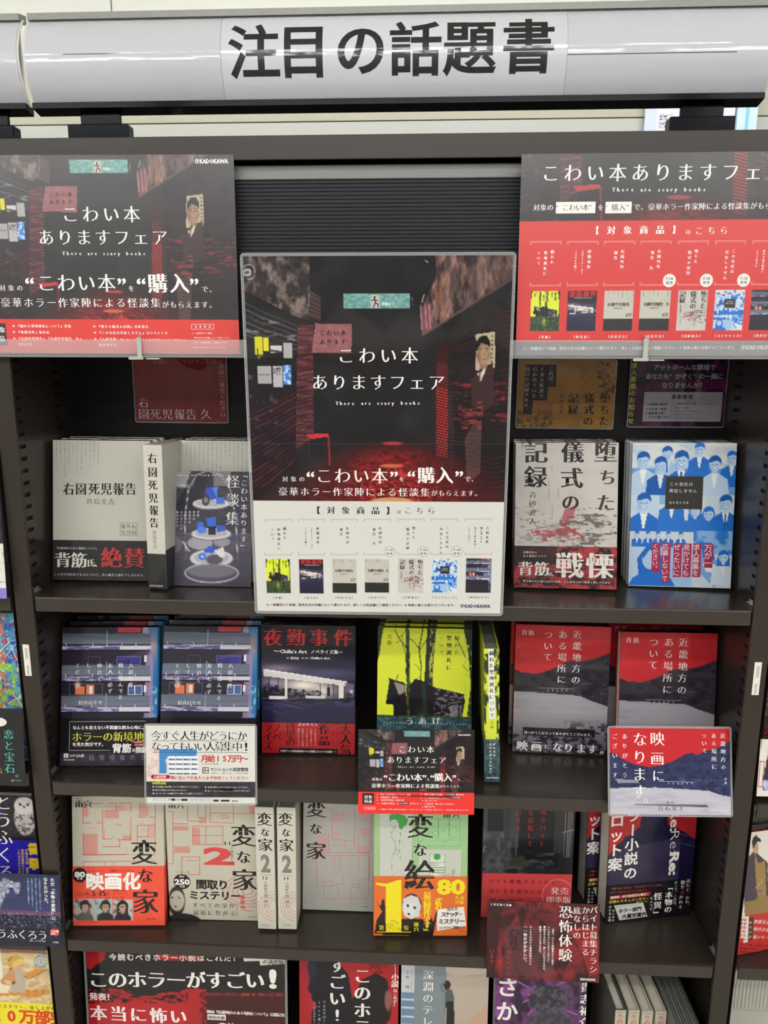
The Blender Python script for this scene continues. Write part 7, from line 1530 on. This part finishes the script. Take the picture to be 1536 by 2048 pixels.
    a = Art([(-77, 1898), (117, 1907), (132, 2172), (-58, 2162)], .140, .215, 'c9a878', 1.6); a.cs(0, 1800, 7.68)
    a.rect(-800, 600, 900, 780, 'b08a58'); [a.line([(x, 640), (x - 20, 760)], 18, 'd8bc88' if i % 2 else '8a6440') for i, x in enumerate(range(-300, 760, 42))]
    a.poly([(-800, 790), (300, 765), (770, 830), (770, 880), (300, 850), (-800, 870)], '8b6a50'); a.rect(-800, 880, 900, 1500, 'd0b58a'); a.mott((a.Y > 880) * 1., 'e0cca0', 90, 70, 3, .4, .6); a.mott((a.Y > 880) * 1., 'b4905e', 120, 60, 4, .58, .7, .6)
    a.rect(-800, 740, 30, 1500, 'd6d8c4'); a.poly([(30, 760), (75, 1180), (75, 1500), (-10, 1500)], 'e4e2cf')
    a.ell(290, 1050, 95, 95, 'd2a47e'); a.poly([(150, 1010), (140, 950), (200, 895), (300, 885), (400, 930), (412, 965), (330, 950), (230, 1000), (210, 1070), (160, 1060)], 'c9a24a'); a.poly([(230, 1060), (250, 990), (330, 960), (410, 985), (400, 1020), (320, 1035), (260, 1075)], 'e0bf62'); a.poly([(150, 950), (215, 900), (250, 905), (170, 1010)], 'a87845', .8)
    a.line([(370, 1045), (378, 1055)], 8, '5a3a28'); a.line([(410, 1050), (404, 1060)], 8, '5a3a28'); a.poly([(200, 1070), (170, 1110), (190, 1120), (230, 1085)], '7a4a30')
    a.poly([(190, 1120), (270, 1110), (400, 1120), (440, 1200), (440, 1480), (200, 1480), (210, 1250)], 'b8ac9a'); a.poly([(190, 1120), (250, 1110), (280, 1270), (250, 1350), (60, 1330), (20, 1280), (120, 1190)], 'c8905e'); a.poly([(100, 1270), (250, 1280), (260, 1330), (120, 1330)], 'e0b890'); a.ell(245, 1310, 30, 25, '6a5040')
    a.poly([(400, 1120), (500, 1150), (560, 1140), (450, 1250), (410, 1220)], 'd2a47e'); a.poly([(420, 1190), (600, 1095), (775, 1110), (520, 1240), (410, 1225)], 'd08e3c'); a.line([(400, 1210), (500, 1250), (780, 1115)], 8, '4a3424'); a.ell(620, 1220, 40, 26, 'd2a47e')
    for i in range(16): a.ell(480 + (i % 6) * 62, 1440 + (i // 6) * 34, 44, 26, 'd8964a' if i % 2 else 'c47c34', 1, .2)
    for i in range(12): a.ell(-40 + i * 62, 1480 + (i % 2) * 14, 44, 24, 'cf8a3e', 1, .2)
    a.poly([(0, 1360), (180, 1350), (190, 1400), (130, 1470), (-40, 1470)], 'e6dcc0'); a.ell(680, 980, 118, 108, 'b4b6ac', 1, .05); a.ell(680, 985, 76, 62, 'd2d0c4', 1, .05); a.ell(680, 985, 62, 50, 'a4a69c', 1, .05); a.ell(680, 985, 44, 26, 'd2d0c4', 1, .1); a.ell(680, 985, 16, 16, '8a8c84')
    for i, ch in enumerate('BAKERY'): t = -2.5 + i * .36; a.h(ch, 680 + 97 * math.cos(t) - 15, 680 + 97 * math.cos(t) + 15, 985 + 88 * math.sin(t), 34, '3a3a36', 'B')
    for i, ch in enumerate('MYSTERY'): t = 2.5 - i * .31; a.h(ch, 680 + 97 * math.cos(t) - 15, 680 + 97 * math.cos(t) + 15, 985 + 88 * math.sin(t), 32, '3a3a36', 'B')
    a.cs(0, 1220, 2.475); (_, vb) = a.pl(100, 1958); a.img = np.where((a.V > vb)[..., None], hx('e8dc2e')[None, None], a.img); a.layer += 1; a.h('おいしいミステリー、召し上がれ', -115, 296, 1967, 21, K, 'b'); a.h('20万部突破', -50, 425, 2016, 82, 'd84818', 'B')
    book('picture_book', p, .018, a, 'warm-toned book with girl in yellow cap baking, bottom left of the picture', spinecol='d0b58a', backcol='d0b58a', mat='gloss', wrap=False)
    # right bay
    p = (.4880, .030, .9290, 0, 5, 0, .13, .19); a = Art([(1530, 1283), (1739, 1287), (1715, 1571), (1511, 1564)], .13, .19, '1f2420', 2); a.cs(1476, 1220, 4.88); a.mott(1, '8a3424', 16, 16, 3, .45, .52); a.mott(1, '23403c', 30, 26, 4, .55, .62); a.mott(1, '1a1814', 8, 14, 5, .6, .64)
    book('picture_book', p, .02, a, 'dark book with red and green pattern behind the right post', spinecol='23201c', backcol='23201c', mat='gloss', wrap=False)
    p = (.4740, -.0040, .9290, 0, 4, 0, .11, .076); a = Art([(1519, 1470), (1690, 1474), (1680, 1562), (1512, 1556)], .11, .076, 'e0dcd4', 2); a.cs(1476, 1220, 4.88); a.poly([(300, 1260), (262, 1380), (232, 1500), (232, 1600), (420, 1600), (420, 1240)], '2a2a40'); a.poly([(295, 1235), (272, 1290), (262, 1372), (292, 1372), (420, 1300), (420, 1235)], 'd8c9b8'); a.poly([(285, 1300), (268, 1388), (330, 1350), (360, 1290)], '1f1c20'); a.ell(280, 1565, 42, 40, '9fb0d8', 1, .1); a.ell(250, 1550, 20, 30, 'b4c0e0', 1, .1); a.layer += 1; a.BX(196, 1382, 238, 1575, 6, 'b3242e')
    sheet('promotional_card', p, a, 'small pale card with dark-robed figure and red frame, right neighbouring bay', 'ccc')
    # samurai book in a clear sleeve
    p = (.4830, .0190, .6735, 14, 5, 0, .120, .176); a = Art([(1499, 1716), (1650, 1690), (1630, 1862), (1481, 1923)], .120, .176, 'e2ded4', 1.5); a.cs(1430, 1560, 4.198)
    a.poly([(330, 830), (395, 775), (410, 760), (445, 790), (520, 830), (520, 1240), (310, 1240), (302, 1145), (290, 1030), (282, 950)], '4a4048'); a.poly([(408, 780), (440, 850), (500, 820), (500, 1060), (425, 1080), (412, 940)], '9a7f4c'); a.ell(418, 740, 28, 45, 'c49a78', 1, .1); a.poly([(390, 740), (388, 700), (400, 672), (430, 650), (442, 668), (470, 680), (470, 700), (440, 700), (415, 725), (408, 748)], '2c2228'); a.poly([(300, 1140), (410, 1100), (430, 1060), (540, 1060), (540, 1240), (305, 1240)], '8f7648'); a.line([(414, 1020), (470, 960)], 9, 'c49a78'); a.line([(416, 1040), (460, 1030)], 12, '6a5f80')
    (_, vb) = a.pl(330, 1225); a.img = np.where((a.V > vb)[..., None], hx('c0302a')[None, None], a.img); a.layer += 1
    a.R(268, 1240, 300, 1388, 'e9e5dc', 0); a.R(292, 1236, 332, 1410, 'e9e5dc', 0); a.R(338, 1232, 376, 1384, '37332c', 0); a.layer += 1; a.v('傑作選刊行', 284, 1250, 1380, 24, 'a82a28', 'M'); a.v('超時代の文豪', 312, 1245, 1402, 26, 'a82a28', 'M'); a.v('時代小説', 357, 1250, 1376, 26, 'b9b08c', 'M')
    a.h('池波正太郎', 384, 560, 1252, 36, W_, 'm', y1=1215); a.h('時代小説', 382, 520, 1302, 34, W_, 'm', y1=1275); a.h('新シリーズ', 374, 540, 1356, 34, W_, 'm', y1=1320); a.h('今こそ熱い池波正太郎', 250, 520, 1440, 20, '3a1410', 'b', y1=1380); a.h('新装版が続々と登場', 250, 500, 1466, 20, '3a1410', 'b', y1=1410); a.h('見逃せない！', 250, 400, 1490, 20, '3a1410', 'b', y1=1455)
    root = book('historical_novel', p, .016, a, 'pale book with topknotted swordsman in purple coat above red band, right bay', spinecol='c0302a', backcol='d8d4ca', mat='gloss', wrap=False)
    m = MB(); pts = [(.120 * (1 - math.cos(math.pi * k / 24)) / 2, .176 + .010 * math.sin(math.pi * k / 24)) for k in range(25)]
    m.prism([(0, .174)] + pts + [(.12, .174)], .002, .0026, 'y'); m.build('sleeve_top', M['clear'], root)
    # pale trays of files behind it and stacks of white paper goods under the lower right shelf
    for i, (z0, z1, y, lab) in enumerate(((.790, .880, .110, 'pale file tray high in the right neighbouring bay, below its shelf'), (.545, .640, .06, 'pale ribbed box directly under the lower right shelf'))):
        e = empty('storage_box', Matrix.Translation((.50, y, z0)), lab, 'box')
        h = z1 - z0; m = MB(); m.box(0, .20, 0, .12, 0, h * .55, .002); m.build('box_body', M['pale'], e)
        m = MB(); m.box(-.004, .204, -.004, .12, h * .56, h * .74, .002); m.build('box_lid', M['pale'], e)
        for k in range(26): pass
        m = MB()
        for k in range(38): m.box(.003 + k * .0052, .0052 + k * .0052, -.0012, .0004, .004, h * .53)
        o = m.build('box_ribs', M['pale'], e); o['kind'] = 'stuff'
        m = MB(); m.box(.0, .2, .004, .12, h * .76, h * .90, .001); m.build('top_sheet', M['pale2'], e)
        m = MB(); m.box(-.003, .2, .010, .125, (Z3 if i == 0 else Z4) + .0004 - z0, -.001, .001); m.build('base_block', M['pale'], e)
M['pale'] = new_mat('pale grey-green card', (.44, .45, .38), .5, noise=(40, .05)); M['pale2'] = new_mat('clear grey sheet', (.30, .32, .28), .3, coat=.5)
neighbours()
def far_displays():
    def wp(x0, x1, z0, z1, y, paint, label, base):
        a = Art(None, x1 - x0, z1 - z0, base, 6); a.un(0, 0, a.W, a.H); a.mode = ('u', 0, 0, .01, .01); a.X = a.U / .01; a.Y = a.V / .01; a.m = .01
        paint(a); root = empty('wall_poster', Matrix.Translation((x0, y, z0)), label, 'poster')
        link('printed_sheet', a.mesh('printed_sheet', extra=[(*boxfaces(0, a.W, .0005, .006, 0, a.H), base)]), M['display'], root)
    def p1(a):   # units are centimetres from the top left; top at z=2.60
        a.rect(0, 0, 30, 43, 'b9d0e6'); a.mott(1, '93b4d4', 4, 3, 3, .45, .6); a.rect(0, 0, 26, 20.6, 'cfdcea', .5); a.rect(0, 42.6, 6, 45.4, '2c6cae'); a.rect(4, 42.6, 7.5, 45.4, '1f3f86', .8); a.rect(7.5, 42.6, 24, 45.4, '9c7a70')
        a.rect(0, 45.4, 24, 70, 'e2e0ee'); a.rect(0, 45.4, 3, 70, 'cdd8ee'); a.layer += 1
        for x0, x1, s_ in ((3.5, 7.5, 4.0),): a.h('新', x0, x1, 49.5, s_, 'cfccd8', 'B')
    wp(.628, .862, 1.90, 2.60, 1.270, p1, 'pale blue and white poster on the wall right of the sign bracket', 'e2e0ee')
    def p2(a):
        a.rect(0, 0, 60, 60, '0f86d8'); a.ell(16, 26, 14, 11, '2a2838', 1, .02); a.ell(16.3, 26, 13.4, 10.4, 'e6e4e8', 1, .02); a.line([(14, 22), (10, 30), (9, 36)], .6, '3a3448')
    wp(.838, 1.30, 2.385, 2.74, 1.262, p2, 'bright blue poster with white rounded shape, top right corner', '0f86d8')
    m = MB(); m.box(.866, .918, 1.262, 1.280, 1.9, 2.36, .002); e = empty('display_edge', Matrix.Translation((0, 0, 0)), 'pale blue glass edge behind the right bracket', 'display'); m.build('glass_strip', M['ice'], e)
    MB().box(.888, .893, 1.258, 1.2615, 1.9, 2.36, .0005).build('glass_edge', M['ice2'], e)
    # small clear stands lying on top of the bookcase
    for x, y, w_, lab in ((-.308, .20, .016, 'small clear plastic stand on the top board near the left bracket'), (.118, .24, .060, 'flat clear plastic tray on the top board right of the middle')):
        e = empty('clear_stand', Matrix.Translation((x, y, ZT)), lab, 'stand'); m = MB(); m.box(0, w_, 0, .012, 0, .0012, .0003); m.box(0, w_, 0, .0012, .0012, .052 if w_ > .03 else .055, .0003); m.build('clear_plate', M['pouch'], e)
        m = MB(); m.box(0, w_, -.0006, .0018, .052, .0535, .0003); m.build('plate_edge', M['edge'], e)
M['display'] = new_mat('display print', attr=True, rough=.4); M['ice'] = new_mat('pale blue edge', (.62, .80, .92), .2); M['ice2'] = new_mat('blue glass edge', (.25, .62, .72), .2)
far_displays()
